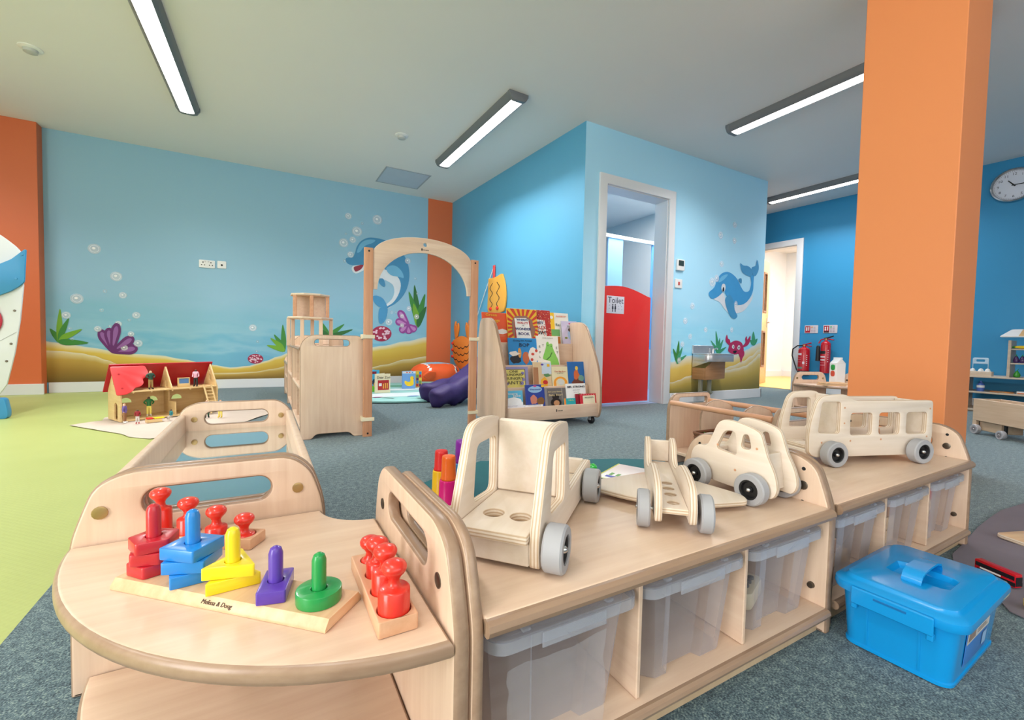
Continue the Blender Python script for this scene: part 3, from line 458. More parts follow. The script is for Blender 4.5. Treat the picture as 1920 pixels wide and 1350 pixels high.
# ------------------------------------------------------------------ ceiling fittings
def luminaire(x, y0, y1, label, rot=0, z=H):
    L = y1-y0; W = .165
    t = thing('ceiling_light', label, 'ceiling light', (x, (y0+y1)/2, z), rot, 'linear ceiling lights')
    prof = [(-W/2, -.0005), (-W/2, -.02), (-.062, -.052), (-.05, -.058), (-.05, -.046), (.05, -.046), (.05, -.058), (.062, -.052), (W/2, -.02), (W/2, -.0005)]
    me = plate(prof, t=L-.05, bev=0, edge=False)
    obj('housing', me, M_lampbody, t, frame((0, L/2-.025, 0), (1, 0, 0), (0, 0, 1)))
    for s in (-1, 1):
        e = [(-W/2-.003, -.0005), (-W/2-.003, -.022), (-.064, -.055), (-.04, -.064), (.04, -.064), (.064, -.055), (W/2+.003, -.022), (W/2+.003, -.0005)]
        obj('end_cap', plate(e, t=.035, bev=.004, edge=False), M_lampbody, t, frame((0, s*(L/2-.0175)+.0175, 0), (1, 0, 0), (0, 0, 1)))
    pr = [(-.0495, -.047), (-.049, -.056), (-.03, -.062), (0, -.064), (.03, -.062), (.049, -.056), (.0495, -.047)]
    obj('diffuser', plate(pr, t=L-.075, bev=0, edge=False), M_diff, t, frame((0, L/2-.0375, 0), (1, 0, 0), (0, 0, 1)))
    area('lamp', (0, 0, -.075), .1, L-.1, LAMP_POWER, spread=138, parent=t)
    return t
luminaire(-.572, 3.1, 4.68, 'long grey ceiling light over the green floor at upper left', -.03)
luminaire(1.70, 3.02, 4.6, 'shorter-looking grey ceiling light beside the tall deep blue wall', .02)
luminaire(3.585, .98, 2.53, 'grey ceiling light passing behind the top of the orange column', .0)
far = luminaire(5.73, 1.9, 3.46, 'far grey ceiling light above the wall with fire extinguishers', .03)
for c_ in far.children:
    if c_.type == 'LIGHT': c_.data.energy *= .75
for x, y, pw, lb in ((-.55, .1, .36, 'nearest the camera over the corner table'), (-2.7, 1.5, 1, 'over the green floor left of the view'), (-2.7, 4.2, 1, 'above the play boat left of the view')):
    t = luminaire(x, y-.78, y+.78, 'grey ceiling light '+lb)
    for c_ in t.children:
        if c_.type == 'LIGHT': c_.data.energy *= pw
def detector(x, y, label):
    t = thing('smoke_detector', label, 'smoke detector', (x, y, H))
    obj('base', lathe([(0, -.0005), (.062, -.0005), (.062, -.006), (.045, -.012), (0, -.012)], 24), M_plastic_white, t)
    obj('cover', lathe([(.04, -.012), (.036, -.03), (.02, -.036), (0, -.036)], 24), mat('detector_grey', (190, 192, 190), .4), t)
detector(-1.37, 4.297, 'round white smoke detector near the far left corner of the ceiling')
detector(1.137, 4.223, 'small round white smoke detector left of the ceiling light by the blue wall')
t = thing('access_hatch', 'square bluish grey access hatch panel set in the ceiling', 'ceiling hatch', (1.45, 5.31, H))
obj('frame', plate([(-.26, -.27), (.26, -.27), (.26, .27), (-.26, .27)], [[(-.245, -.255), (.245, -.255), (.245, .255), (-.245, .255)]], t=.006, bev=.001), mat('hatch_frame', (170, 176, 184), .5), t, T(0, 0, -.0065))
obj('panel', box(-.244, .244, -.254, .254, -.004, -.0005, .0005), mat('hatch_panel', (196, 206, 220), .5), t)
# sockets on the sea wall
def socket(x0, x1, z0, z1, label, n):
    t = thing('wall_socket', label, 'socket', ((x0+x1)/2, YB, z0))
    w_ = (x1-x0)/2; h_ = z1-z0
    obj('faceplate', plate(rrect(-w_, w_, 0, h_, .008), t=.012, bev=.003, edge=False), M_plastic_white, t, frame((0, -.0005, 0), (1, 0, 0), (0, 0, 1)))
    hs = []
    for i in range(n):
        cx = (i-(n-1)/2)*w_*.98
        hs += [(0, [(cx-.005, h_*.62), (cx+.005, h_*.62), (cx+.005, h_*.78), (cx-.005, h_*.78)]), (0, [(cx-.018, h_*.3), (cx-.008, h_*.3), (cx-.008, h_*.42), (cx-.018, h_*.42)]), (0, [(cx+.008, h_*.3), (cx+.018, h_*.3), (cx+.018, h_*.42), (cx+.008, h_*.42)])]
    if n == 1: hs = [(0, circ(0, h_*.45, .011, 10))]
    obj('slots', flat(hs), M_black, t, frame((0, -.013, 0), (1, 0, 0), (0, 0, 1)))
    if n == 2:
        for cx in (-.2*w_, .2*w_): obj('rocker', box(cx-.008, cx+.008, -.017, -.0125, h_*.72, h_*.9, .001), mat('rocker_grey', (214, 214, 212), .3), t)
socket(-.603, -.458, 1.318, 1.402, 'white double electrical socket on the sea mural wall', 2)
socket(-.437, -.354, 1.325, 1.406, 'white single aerial socket right of the double one on the mural', 1)
# thermostat and switch by the washroom door
t = thing('thermostat', 'white wall thermostat with a dark display beside the toilet doorway', 'thermostat', (3.652, YT, 1.335))
obj('case', plate(rrect(-.055, .055, 0, .11, .01), t=.022, bev=.005, edge=False), M_plastic_white, t, frame((0, -.0005, 0), (1, 0, 0), (0, 0, 1)))
obj('display', plate(rrect(-.038, .036, .045, .1, .004), t=.002, bev=.0005, edge=False), mat('lcd', (58, 72, 70), .2), t, frame((0, -.0226, 0), (1, 0, 0), (0, 0, 1)))
t = thing('light_switch', 'white light switch under the thermostat beside the toilet doorway', 'light switch', (3.64, YT, 1.16))
obj('faceplate', plate(rrect(-.052, .052, 0, .09, .006), t=.011, bev=.003, edge=False), M_plastic_white, t, frame((0, -.0005, 0), (1, 0, 0), (0, 0, 1)))
obj('rocker', box(-.012, .012, -.016, -.0118, .03, .062, .001), mat('rocker_red', (206, 90, 84), .3), t)
# half-height red washroom door with its sign (a moving leaf of the doorway)
t = thing('half_door', 'red half-height toilet door with a curved top in the white doorway', 'door', (2.70, 3.225, .02))
lw = .69
top = [(lw*i/16, 1.075+.045*math.sin(PI*min(1, (i/16*.92+.12)))-.085*max(0, i/16-.45)**1.3) for i in range(17)]
M_reddoor = mat('red_door', (224, 48, 44), .35, .03)
obj('leaf', plate([(0, 0), (lw, 0)]+top[::-1], t=.03, bev=.002, edge=False), M_reddoor, t, frame((0, .015, 0), (1, 0, 0), (0, 0, 1)))
sg = obj('sign', plate([(.115, .855), (.335, .855), (.335, 1.02), (.115, 1.02)], t=.002, bev=.0003, edge=False), mat('sign_paper', (222, 224, 236), .3), t, frame((0, -.0152, 0), (1, 0, 0), (0, 0, 1)))
M_ink = mat('ink_dark', (26, 30, 52), .5)
text('Toilet', .082, M_ink, sg, T(.225, .978, .0023))
fig = []
for cx in (.19, .222):
    fig += [(0, circ(cx, .938, .0075, 8)), (0, [(cx-.006, .93), (cx+.006, .93), (cx+.011, .9), (cx+.005, .895), (cx+.005, .87), (cx-.005, .87), (cx-.005, .895), (cx-.011, .9)])]
obj('pictogram', flat(fig), M_ink, sg, T(0, 0, .0023))
fg = []
for i, (cx, cz) in enumerate(((.15, .93), (.148, .9), (.262, .925), (.268, .9), (.3, .925), (.305, .895), (.285, .94))): fg.append((0, circ(cx, cz, .006, 6)))
obj('pictogram', flat(fg), mat('ink_pale', (178, 178, 196), .5), sg, T(0, 0, .0023))
obj('hinge', boxes([(-.02, .0, .0, .02, .25, .33), (-.02, .0, .0, .02, .8, .88)]), M_steel, t)
# toilet cubicles seen over the half door
t = thing('cubicle_partition', 'pale blue toilet cubicle front with a white head rail', 'cubicle', (0, 4.2, 0))
M_pblue = mat('pale_blue_laminate', (170, 208, 244), .4, .02)
M_mblue = mat('mid_blue_laminate', (112, 172, 224), .4, .02)
obj('head_rail', box(3.2, 4.95, -.02, .02, 1.885, 1.93, .004), M_plastic_white, t)
obj('pilaster', box(3.675, 3.915, -.012, .012, .15, 1.885, .002), M_pblue, t)
obj('pilaster', box(4.425, 4.75, -.012, .012, .53, 1.885, .002), M_mblue, t)
obj('side_panel', box(3.63, 3.655, .02, 1.4, .15, 1.885, .002), mat('grey_laminate', (176, 178, 190), .4), t)
obj('low_panel', box(4.425, 4.95, -.01, .01, .0, .525, .002), M_offwhite, t)
# oak door with two glazed slots standing open in the corridor
t = thing('corridor_door', 'pale oak fire door with two dark slot windows standing open', 'door', (6.47, 4.10, .01), math.radians(18))
hl = .8
sl = [rrect(.46, .62, 1.15, 1.75, .01, 2), rrect(.46, .62, .28, .82, .01, 2)]
obj('leaf', plate([(0, 0), (hl, 0), (hl, 1.96), (0, 1.96)], sl, t=.045, bev=.002), [M_oak, M_oak], t, frame((0, 0, 0), (1, 0, 0), (0, 0, 1)))
for z0, z1 in ((1.15, 1.75), (.28, .82)):
    obj('window_bead', plate(rrect(.44, .64, z0-.02, z1+.02, .01, 2), [rrect(.47, .61, z0+.01, z1-.01, .01, 2)], t=.008, bev=.002, edge=False), M_dkwood, t, frame((0, -.0455, 0), (1, 0, 0), (0, 0, 1)))
    obj('glass', box(.46, .62, -.028, -.022, z0, z1, 0), mat('dark_glass', (120, 92, 84), .1), t)
obj('lever_handle', tube([(.73, -.045, .98), (.73, -.085, .98), (.63, -.09, .98)], .009), M_steel, t)
obj('handle_plate', plate(rrect(.71, .75, .9, 1.06, .008), t=.006, bev=.001, edge=False), M_steel, t, frame((0, -.0455, 0), (1, 0, 0), (0, 0, 1)))

# ================================================================== furniture
def side_profile(d, h=.357, slant=.012):
    return roundpoly([(0, 0), (d, 0), (d, h-.10), (d-slant-.012, h-.03), (d-.06, h), (.07, h), (.03, h-.02), (slant, h-.07), (0, h-.11)], [.004, .004, .04, .02, .05, .05, .02, .02, .03])
def slot(x0, x1, zc, r): return rrect(x0, x1, zc-r, zc+r, r*.98, 6)
def panel(parent, name, M, d, h=.357, holes=True, t=.02, label=None):
    hs = [slot(.1*d/.4, d-.1*d/.4, h-.055, .021)] if holes else []
    o = obj(name, plate(side_profile(d, h), hs, t=t, bev=.006, nb=2), [M_mapley, M_edge], parent, M)
    if label: o['label'] = label
    return o
def bolt(parent, M, r=.0075, m=None):
    return obj('bolt_cap', lathe([(0, -.002), (r, -.002), (r, .0012), (r*.75, .002), (0, .0014)], 14), m or M_brass, parent, M)
FACE_NX = lambda x, y, z: frame((x, y, z), (0, -1, 0), (0, 0, 1))    # local Z points to -X
FACE_PX = lambda x, y, z: frame((x, y, z), (0, 1, 0), (0, 0, 1))     # to +X
FACE_NY = lambda x, y, z: frame((x, y, z), (1, 0, 0), (0, 0, 1))     # to -Y
# --- low tray units (two in a row)
def tray_unit(x0, x1, yf, rz, label):
    d = .365; W = x1-x0; zt = ZU
    t = thing('tray_unit', label, 'storage unit', (x0, yf, 0), rz, 'low maple tray units')
    for xx, tt in ((0, .0148), (W-.021, .021)):
        panel(t, 'side_panel', YZ(xx, 0, 0), d, .357, True, tt)
    ob = [(.0148, .0), (W-.021, .0), (W-.021, d-.01), (.0148, d-.01)]
    obj('worktop', plate(ob, t=.022, bev=.004, nb=2, edge=False), M_maple, t, T(0, 0, zt-.022))
    obj('front_lipping', tube([(.0148, .0, zt-.0112), (W-.021, .0, zt-.0112)], .0108, 10), M_edge, t)
    obj('bottom_shelf', plate([(.021, 0.0), (W-.021, 0.0), (W-.021, d-.01), (.021, d-.01)], t=.018, bev=.003, edge=False), M_maple, t, T(0, 0, .037))
    obj('shelf_lipping', tube([(.021, -.0005, .046), (W-.021, -.0005, .046)], .009, 10), M_edge, t)
    obj('kickboard', box(.021, W-.021, .016, .03, .0, .037), M_kick, t)
    obj('back_panel', box(.021, W-.021, d-.014, d-.008, .05, zt-.022), M_maple, t)
    iw = (W-.042)/3
    for k in (1, 2): obj('divider', box(.021+iw*k-.004, .021+iw*k+.004, .012, d-.014, .0555, zt-.0225), M_mapley, t)
    for xx, M in ((W-.0212, FACE_NX), (W-.0212, FACE_NX)):
        pass
    for yy in (.055, d-.055):
        bolt(t, FACE_NX(W-.0212, yy, .292), .0095, M_bolt)
        for dz in (-.035, .035): obj('peg_hole', lathe([(0, 0), (.004, 0), (.004, .0006), (0, .0006)], 10), M_black, t, FACE_NX(W-.0211, yy, .292+dz))
    obj('screw_cam', lathe([(0, 0), (.007, 0), (.006, .006), (0, .007)], 10), M_bolt, t, FACE_NX(W-.0212, .03, .09))
    return t
ZU = .260
U1 = (.2085, 1.014, .445, 0.0); U2 = (1.0185, 1.840, .452, math.radians(.5))
tray_unit(*U1, 'near low maple tray unit carrying the toy truck, plane and car')
tray_unit(*U2, 'far low maple tray unit carrying the toy bus')
# --- translucent trays
M_tub = clear('translucent_plastic', (216, 214, 222), .08, .28)
M_rim = clear('translucent_rim', (204, 208, 218), .2, .22)
def tray_mesh(w, d, h):
    """tapered open box with a recessed middle bay on the front and a hem"""
    def ring(s, z):
        hw, hd = w/2*s, d*s; r = .02; y0 = d*(1-s)*.25
        f = [(-hw+r, 0), (-hw*.52, 0), (-hw*.46, .014), (hw*.28, .014), (hw*.34, 0), (hw-r, 0)]
        pts = [(x, y0+y) for x, y in f]+[(hw, y0+r), (hw, y0+hd-r), (hw-r, y0+hd), (-hw+r, y0+hd), (-hw, y0+hd-r), (-hw, y0+r)]
        return [(x, y, z) for x, y in pts]
    bm = bmesh.new(); R = [[bm.verts.new(p) for p in ring(s, z)] for s, z in ((.80, 0.0), (.82, .004), (.965, h))]
    n = len(R[0])
    for a, b in zip(R, R[1:]):
        for i in range(n): bm.faces.new((a[i], a[(i+1) % n], b[(i+1) % n], b[i]))
    bm.faces.new(R[0]); return finish(bm, angle=25)
def tray(x, y, w, label, z=.0555, d=.30, h=.163, rz=0):
    t = thing('storage_tray', label, 'storage tray', (x, y, z), rz, 'translucent trays in the low units')
    obj('tray_body', tray_mesh(w, d, h), M_tub, t)
    rim = plate(rrect(-w/2-.004, w/2+.004, -.008, d, .025, 5), [rrect(-w/2+.007, w/2-.007, .007, d-.01, .02, 5)], t=.004, bev=.001, edge=False)
    obj('rim', rim, M_rim, t, T(0, 0, h-.002))
    lip = plate(rrect(-w/2-.005, w/2+.005, -.0095, d+.001, .026, 5), [rrect(-w/2-.0035, w/2+.0035, -.008, d-.0005, .0245, 5)], t=.016, bev=.0003, nb=0, edge=False)
    obj('rim_skirt', lip, M_rim, t, T(0, 0, h-.016))
    obj('front_grip', plate([(-w*.22, 0), (w*.22, 0), (w*.22, .02), (-w*.22, .02)], t=.003, bev=.001, edge=False), M_rim, t, FACE_NY(0, -.0098, h-.02))
    for k in (-.3, .28): obj('clip_lug', box(w*k-.006, w*k+.006, -.004, .004, h+.0015, h+.006, .001), M_rim, t)
    return t
tw = .235
trays = []
for (x0, x1, yf, rz), labs in ((U1, ('crinkly translucent tray nearest the camera in the near unit', 'empty translucent tray in the middle of the near unit', 'translucent tray holding a beige gadget in the near unit')),
                           (U2, ('bluish translucent tray left in the far unit', 'translucent tray of wooden blocks in the middle of the far unit', 'translucent tray at the right end of the far unit'))):
    iw = (x1-x0-.042)/3
    for k in range(3):
        q = Vector((x0, yf, 0))+Matrix.Rotation(rz, 3, 'Z') @ Vector((.021+iw*(k+.5), .014, 0)); trays.append(tray(q.x, q.y, tw, labs[k], rz=rz))
M_crink = clear('crinkled_film', (240, 240, 246), .03, .08)
bm = bmesh.new()
for i in range(7):
    for j in range(9): bm.verts.new((-.1+i*.025+random.uniform(-.004, .004), -.011+random.uniform(-.003, .0), .005+j*.016+random.uniform(-.003, .003)))
bm.verts.ensure_lookup_table()
for i in range(6):
    for j in range(8): bm.faces.new([bm.verts[k] for k in (i*9+j, (i+1)*9+j, (i+1)*9+j+1, i*9+j+1)])
obj('plastic_wrap', finish(bm, angle=10), M_crink, trays[0])
# contents
t = thing('toy_gadget', 'beige plastic gadget with grey buttons inside a translucent tray', 'toy', (.86, .56, .0615), .35)
M_beige = mat('beige_plastic', (206, 196, 170), .4)
obj('case', plate(rrect(-.05, .05, -.045, .045, .015), t=.035, bev=.006, edge=False), M_beige, t)
obj('screen', box(-.03, .03, -.005, .03, .0352, .042, .002), mat('grey_screen', (120, 120, 122), .3), t)
obj('handset', box(-.045, -.02, -.03, .04, .0352, .055, .006), mat('dark_plastic', (80, 80, 84), .35), t)
for i, (c, x, y) in enumerate((('base', -.02, -.028), ('base', .0, -.028), ('base', .02, -.028))): obj('button', lathe([(0, 0), (.006, 0), (.006, .005), (0, .006)], 10), mat('dark_plastic', (80, 80, 84), .35), t, T(x, y, .0352))
M_bw = [wood('block_a', (214, 176, 136), (184, 142, 100), 0), wood('block_b', (188, 140, 104), (160, 112, 78), 0), wood('block_c', (236, 204, 164), (214, 178, 132), 0), mat('block_red', (206, 52, 52), .4), mat('block_blue', (80, 140, 200), .4)]
k = 0
iw = (U2[1]-U2[0]-.042)/3
for tr in range(3):
    cx = U2[0]+.021+iw*(tr+.5)
    for lay in range(3 if tr else 2):
        for i in range(3):
            for j in range(2):
                if random.random() < .15: continue
                ci = random.choice((0, 0, 1, 1, 2, 3 if tr == 2 or (tr == 1 and lay == 2) else 0)) if tr else random.choice((1, 1, 4, 0)); mm = M_bw[ci]
                x = cx-.058+i*.056+random.uniform(-.004, .004); y = U2[2]+.10+j*.078; z = .0605+lay*.036
                o = tag(obj('wooden_block', box(-.025, .025, -.034, .034, 0, .033, .002), mm, None), ('tan', 'brown', 'pale', 'red', 'blue')[ci]+' wooden building block in the '+('left', 'middle', 'right')[tr]+' translucent tray of the far unit', 'toy block', 'building blocks in the far trays')
                q = Vector((U2[0], U2[2], 0))+Matrix.Rotation(U2[3], 3, 'Z') @ Vector((x-U2[0], y-U2[2], z)); o.location = q; o.rotation_euler = (0, 0, U2[3]+random.uniform(-.06, .06)); k += 1
# --- corner table
def corner_table(loc, rz, label):
    """origin at the inside corner of the two panels: panel A along -X at y=0 (back), panel B along -Y at x=0 (right)"""
    t = thing('corner_table', label, 'table', loc, rz, 'round-edged maple corner tables')
    rx, ry = .452, .478; n = 28; ri = .085
    out = [(-rx*math.cos(PI/2*i/n)*(1-.02*math.sin(PI*i/n)), -ry*math.sin(PI/2*i/n)*(1-.02*math.sin(PI*i/n))) for i in range(n+1)]
    inn = [(-ri*math.sin(PI/2*i/10), -ri*math.cos(PI/2*i/10)) for i in range(11)]
    obj('table_top', plate(out+inn, t=.023, bev=.0085, nb=3), [M_maple, M_edge], t, T(0, 0, .222))
    sc = .955
    obj('bottom_shelf', plate([(x*sc, y*sc) for x, y in out]+inn, t=.02, bev=.007, nb=3), [M_maple, M_edge], t, T(0, 0, .012))
    panel(t, 'back_panel', XZ(-.452, .0205, 0), .372, .357, True, .02)
    panel(t, 'side_panel', YZ(.0005, -.479, 0), .405, .357, True, .02)
    G = mat('bolt_green_tint', (150, 160, 110), .35, metal=.6)
    bolt(t, FACE_NY(-.413, -.0002, .294), .0105); bolt(t, FACE_NY(-.128, -.0002, .294), .0095)
    bolt(t, FACE_NY(-.39, -.0002, .15), .008, M_bolt)
    for y in (-.424, -.138): bolt(t, FACE_NX(.0002, y, .288), .0095, M_bolt)
    return t
corner_table((.1855, .926, 0), 0, 'round-edged maple corner table nearest the camera, holding stacking toys')
# --- mirror tray beyond it
t = thing('mirror_tray', 'maple activity tray with a mirror base behind the corner table', 'play tray', (-.262, .9475, 0))
L = .865
panel(t, 'end_panel', XZ(0, .0205, 0), .372, .357, True, .02)
panel(t, 'end_panel', XZ(-.002, L, 0), .372, .357, True, .02)
for x in (.0185, .333):
    obj('side_rail', plate(roundpoly([(.0205, .17), (L-.0205, .17), (L-.0205, .318), (.0205, .318)], .006), t=.02, bev=.006, nb=2, edge=False), [M_mapley], t, YZ(x, 0, 0))
m, nt, p = newmat('mirror'); p.inputs['Metallic'].default_value = 1; p.inputs['Roughness'].default_value = .04; p.inputs['Base Color'].default_value = (.80, .86, .86, 1)
obj('mirror_base', box(.0387, .3328, .0207, L-.0207, .255, .262, 0), m, t)
obj('base_board', box(.0387, .3328, .0207, L-.0207, .24, .2548, 0), M_maple, t)
for y, dz in ((L-.0207, .294),):
    bolt(t, FACE_NY(.062, y-.0, .300), .009); bolt(t, FACE_NY(.318, y, .300), .009)
# --- shelving cabinets along the play corner (boards open towards the left)
def cabinet(x0, y0, L, h, label, cast=True, t_=None):
    d = .35
    t = thing('open_cabinet', label, 'cabinet', (x0, y0, 0), 0, 'open maple cabinets')
    def prof():
        return roundpoly([(0, 0), (.06, 0), (.085, .028), (.265, .028), (.29, 0), (d, 0), (d, h-.03), (d-.03, h), (.05, h), (.0, h-.05)], [.004, .01, .02, .02, .01, .004, .02, .02, .04, .04])
    for yy in (.02, L):
        obj('end_panel', plate(prof(), [slot(.075, d-.085, h-.045, .0185)], t=.02, bev=.003), [M_mapley, M_edge], t, XZ(0, yy, 0))
    obj('top_board', box(.004, d-.02, .0205, L-.0205, h-.092, h-.072, .006, 2), M_mapley, t)
    obj('top_lipping', tube([(.004, .0205, h-.082), (.004, L-.0205, h-.082)], .0098, 8), M_edge, t)
    for z in (.045, h*.46): obj('shelf', box(.004, d-.02, .0205, L-.0205, z, z+.018, .003), M_mapley, t)
    obj('back_panel', box(d-.02, d-.01, .0205, L-.0205, .05, h-.0925), M_mapley, t)
    for f in (1/3, 2/3): obj('divider', box(.015, d-.021, L*f-.006, L*f+.006, .0635, h-.0925), M_maple, t)
    if cast:
        for yy in (.05, L-.05):
            for xx in (.03, d-.06):
                obj('castor', lathe([(0, -.012), (.02, -.012), (.022, -.006), (.022, .006), (.02, .012), (0, .012)], 14, 'X'), M_black, t, T(xx, yy, .0225))
    return t
cabinet(.18, 2.744, .82, .60, 'tall open maple cabinet fixed to the left post of the arch')
cabinet(.185, 3.572, .80, .60, 'second open maple cabinet standing behind the arch cabinet')
cabinet(.19, 4.40, .74, .42, 'lower open maple cabinet at the far end of the cabinet row')
# wooden two tier stand on the first cabinet
t = thing('doll_tower', 'two-tier open wooden toy tower on top of the arch cabinet', 'toy', (.272, 3.22, .5285))
def oct_(rx, ry): return [(rx*math.cos(PI/8+PI/4*i), ry*math.sin(PI/8+PI/4*i)) for i in range(8)]
obj('middle_board', plate(oct_(.146, .15), t=.012, bev=.002), [M_maple, M_plye], t, T(0, 0, .175))
obj('top_board', plate(oct_(.124, .13), t=.012, bev=.002), [M_maple, M_plye], t, T(0, 0, .325))
for x, y in ((-.13, -.04), (-.1, .05), (-.055, -.1), (.055, -.1), (.02, .08), (.125, -.03)):
    obj('post', box(x-.011, x+.011, y-.011, y+.011, 0, .175, .002), M_maplez, t)
for x, y in ((-.095, -.06), (.0, -.1), (.1, -.05)): obj('post', box(x-.011, x+.011, y-.011, y+.011, .1872, .325, .002), M_beech, t)
obj('back_board', box(-.095, .095, .02, .03, .1872, .325, .001), M_mapley, t)
# --- arch
t = thing('play_arch', 'wooden play arch between the cabinet and the book display', 'arch', (0, 2.71, 0))
for x in (.517, 1.199):
    obj('post', plate([(0, 0), (.05, 0), (.05, 1.118), (0, 1.118)], t=.03, bev=.003, edge=False), wood('beech_z', (214, 160, 124), (192, 134, 98), 1, .9), t, XZ(x, .015, 0))
    for z in (.02, 1.098): obj('screw_cap', lathe([(0, 0), (.006, 0), (.006, .0008), (0, .001)], 10), M_black, t, FACE_NY(x+.025, -.0152, z))
    for z in (.595, .105):
        sx = -1 if x < 1 else 1
        obj('clamp', box(x-.012, x+.062, -.022, -.0155, z-.011, z+.011, .002), M_cream, t)
        obj('clamp', box(x+.025+sx*.026-.008, x+.025+sx*.026+.012*(1 if sx > 0 else 1), -.0155, .05, z-.014, z+.014, .002), M_cream, t)
cx, ri, ro = .883, .285, .33
ac = []
N_ = 26
for i in range(N_+1):
    a = PI*i/N_; ac.append((cx+.3155*math.cos(a), 1.09+.127*abs(math.sin(a))))
inn = []
for i in range(N_+1):
    a = PI-PI*i/N_; inn.append((cx+.29*math.cos(a), .878+.247*abs(math.sin(a))))
obj('arch_board', plate([(1.1985, .878), (1.1985, 1.09)]+ac[1:-1]+[(.5675, 1.09), (.5675, .878)]+inn, [circ(.884, 1.176, .0125, 16)], t=.016, bev=.002), [M_maple, M_plye], t, XZ(0, .008, 0))
lg = obj('maker_mark', flat([(0, [(.858, 1.138), (.866, 1.138), (.866, 1.152), (.858, 1.152)])]+[(0, [(.87+i*.0075, 1.141), (.875+i*.0075, 1.141), (.875+i*.0075, 1.146), (.87+i*.0075, 1.146)]) for i in range(5)]), M_black, t, XZ(0, -.0082, 0)); lg['kind'] = 'stuff'
# --- book display
BX0, BX1, BF = 1.338, 2.135, 2.452
t = book_unit = thing('book_display', 'maple mobile book display on castors full of picture books', 'book display', (BX0, BF, 0))
W = BX1-BX0
sp = roundpoly([(.02, .045), (.43, .045), (.43, .60), (.39, .745), (.24, .745), (.175, .705), (.10, .56), (.035, .42), (.0, .27), (.0, .10)], [.02, .02, .1, .04, .06, .05, .05, .05, .06, .03])
for x in (0, W-.021): obj('side_panel', plate(sp, t=.021, bev=.004, nb=2), [M_mapley, M_edge], t, YZ(x, 0, 0))
tiers = [(.015, .075, .155), (.135, .10, .274), (.235, .10, .420), (.335, .10, .578)]
for i, (y, _, z) in enumerate(tiers):
    z0 = .06 if i == 0 else tiers[i-1][2]-.02
    obj('front_board', box(.0212, W-.0212, y, y+.014, z0, z, .004, 2), M_maple, t)
    z0 = z-.033
    obj('tier_floor', box(.0212, W-.0212, y+.014, y+(.12 if i < 3 else .08), z0, z0+.012, .001), M_maple, t)
obj('back_board', box(.0212, W-.0212, .415, .428, .06, .70), M_maple, t)
lg = obj('maker_mark', flat([(0, [(.405, .112), (.413, .112), (.413, .13), (.405, .13)])]+[(0, [(.418+i*.009, .115), (.424+i*.009, .115), (.424+i*.009, .121), (.418+i*.009, .121)]) for i in range(5)]), M_black, t, FACE_NY(0, .0149, 0)); lg['kind'] = 'stuff'
for x in (.05, W-.05):
    for y in (.055, .36):
        c_ = obj('castor', lathe([(0, -.013), (.023, -.015), (.0275, -.007), (.0275, .007), (.023, .015), (0, .013)], 14, 'X'), M_black, t, T(x, y, .028))
        obj('castor_fork', boxes([(-.018, -.014, -.015, .015, 0, .03), (.014, .018, -.015, .015, 0, .03), (-.018, .018, -.015, .015, .026, .036)]), M_grey, c_)
# books: (tier, x offset of left edge in unit, width, height, lift, shelf depth extra, tilt, name key)
BOOK_TOPS = iter([.792, .83, .832, .818, .756, .612, .632, .412, .442, .41, .445, .26, .296, .268, .294, .222, .222, .196, .168, .166])
def bk(tier, x, w_, h_, c, label, z=0, dy=.022, tilt=0, th=.008, rz=0, lean=10):
    y, _, zt = tiers[tier]; z0 = zt-.0195+z
    b = thing('picture_book', label, 'book', (BX0+x+w_/2, BF+y+dy+.0115, z0), 0, 'picture books in the book display')
    b.scale = (1, 1, (next(BOOK_TOPS)-z0)/(h_*math.cos(math.radians(lean))))
    b.rotation_euler = (math.radians(-lean), math.radians(tilt), math.radians(rz))
    cv = mat('cover_%d_%d_%d' % c, c, .35, .05, 12)
    obj('cover', box(-w_/2, w_/2, 0, th, 0, h_, .0008), cv, b)
    obj('pages', box(-w_/2+.003, w_/2-.002, .001, th-.001, .003, h_+.0006, 0), mat('paper', (236, 232, 222), .7), b)
    return b
def deco(b, polys, cols, sm=0, name='cover_art', dy=0):
    keys = list(range(len(cols)))
    o = obj(name, flat([(i, smoothpoly(p, 3) if sm else p) for i, p in polys]), [mat('art_%d_%d_%d' % c, c, .4, .06, 30) for c in cols], b, FACE_NY(0, -.0003-dy, 0)); return o
def btext(b, s, size, x, z, c=(20, 24, 40), **k): return text(s, size, mat('art_%d_%d_%d' % c, c, .4), b, FACE_NY(x, -.0046, z), name='title', **k)
def blob(x, z, rx, rz, n=12, wob=0, seed=0):
    r = random.Random(seed); return [(x+rx*(1+wob*r.uniform(-1, 1))*math.cos(2*PI*i/n), z+rz*(1+wob*r.uniform(-1, 1))*math.sin(2*PI*i/n)) for i in range(n)]
def rect(x0, x1, z0, z1): return [(x0, z0), (x1, z0), (x1, z1), (x0, z1)]
ORANGE, YEL, WHT, RED_, BLU, GRN = (232, 92, 52), (246, 204, 60), (240, 238, 234), (206, 40, 44), (40, 120, 200), (110, 186, 80)
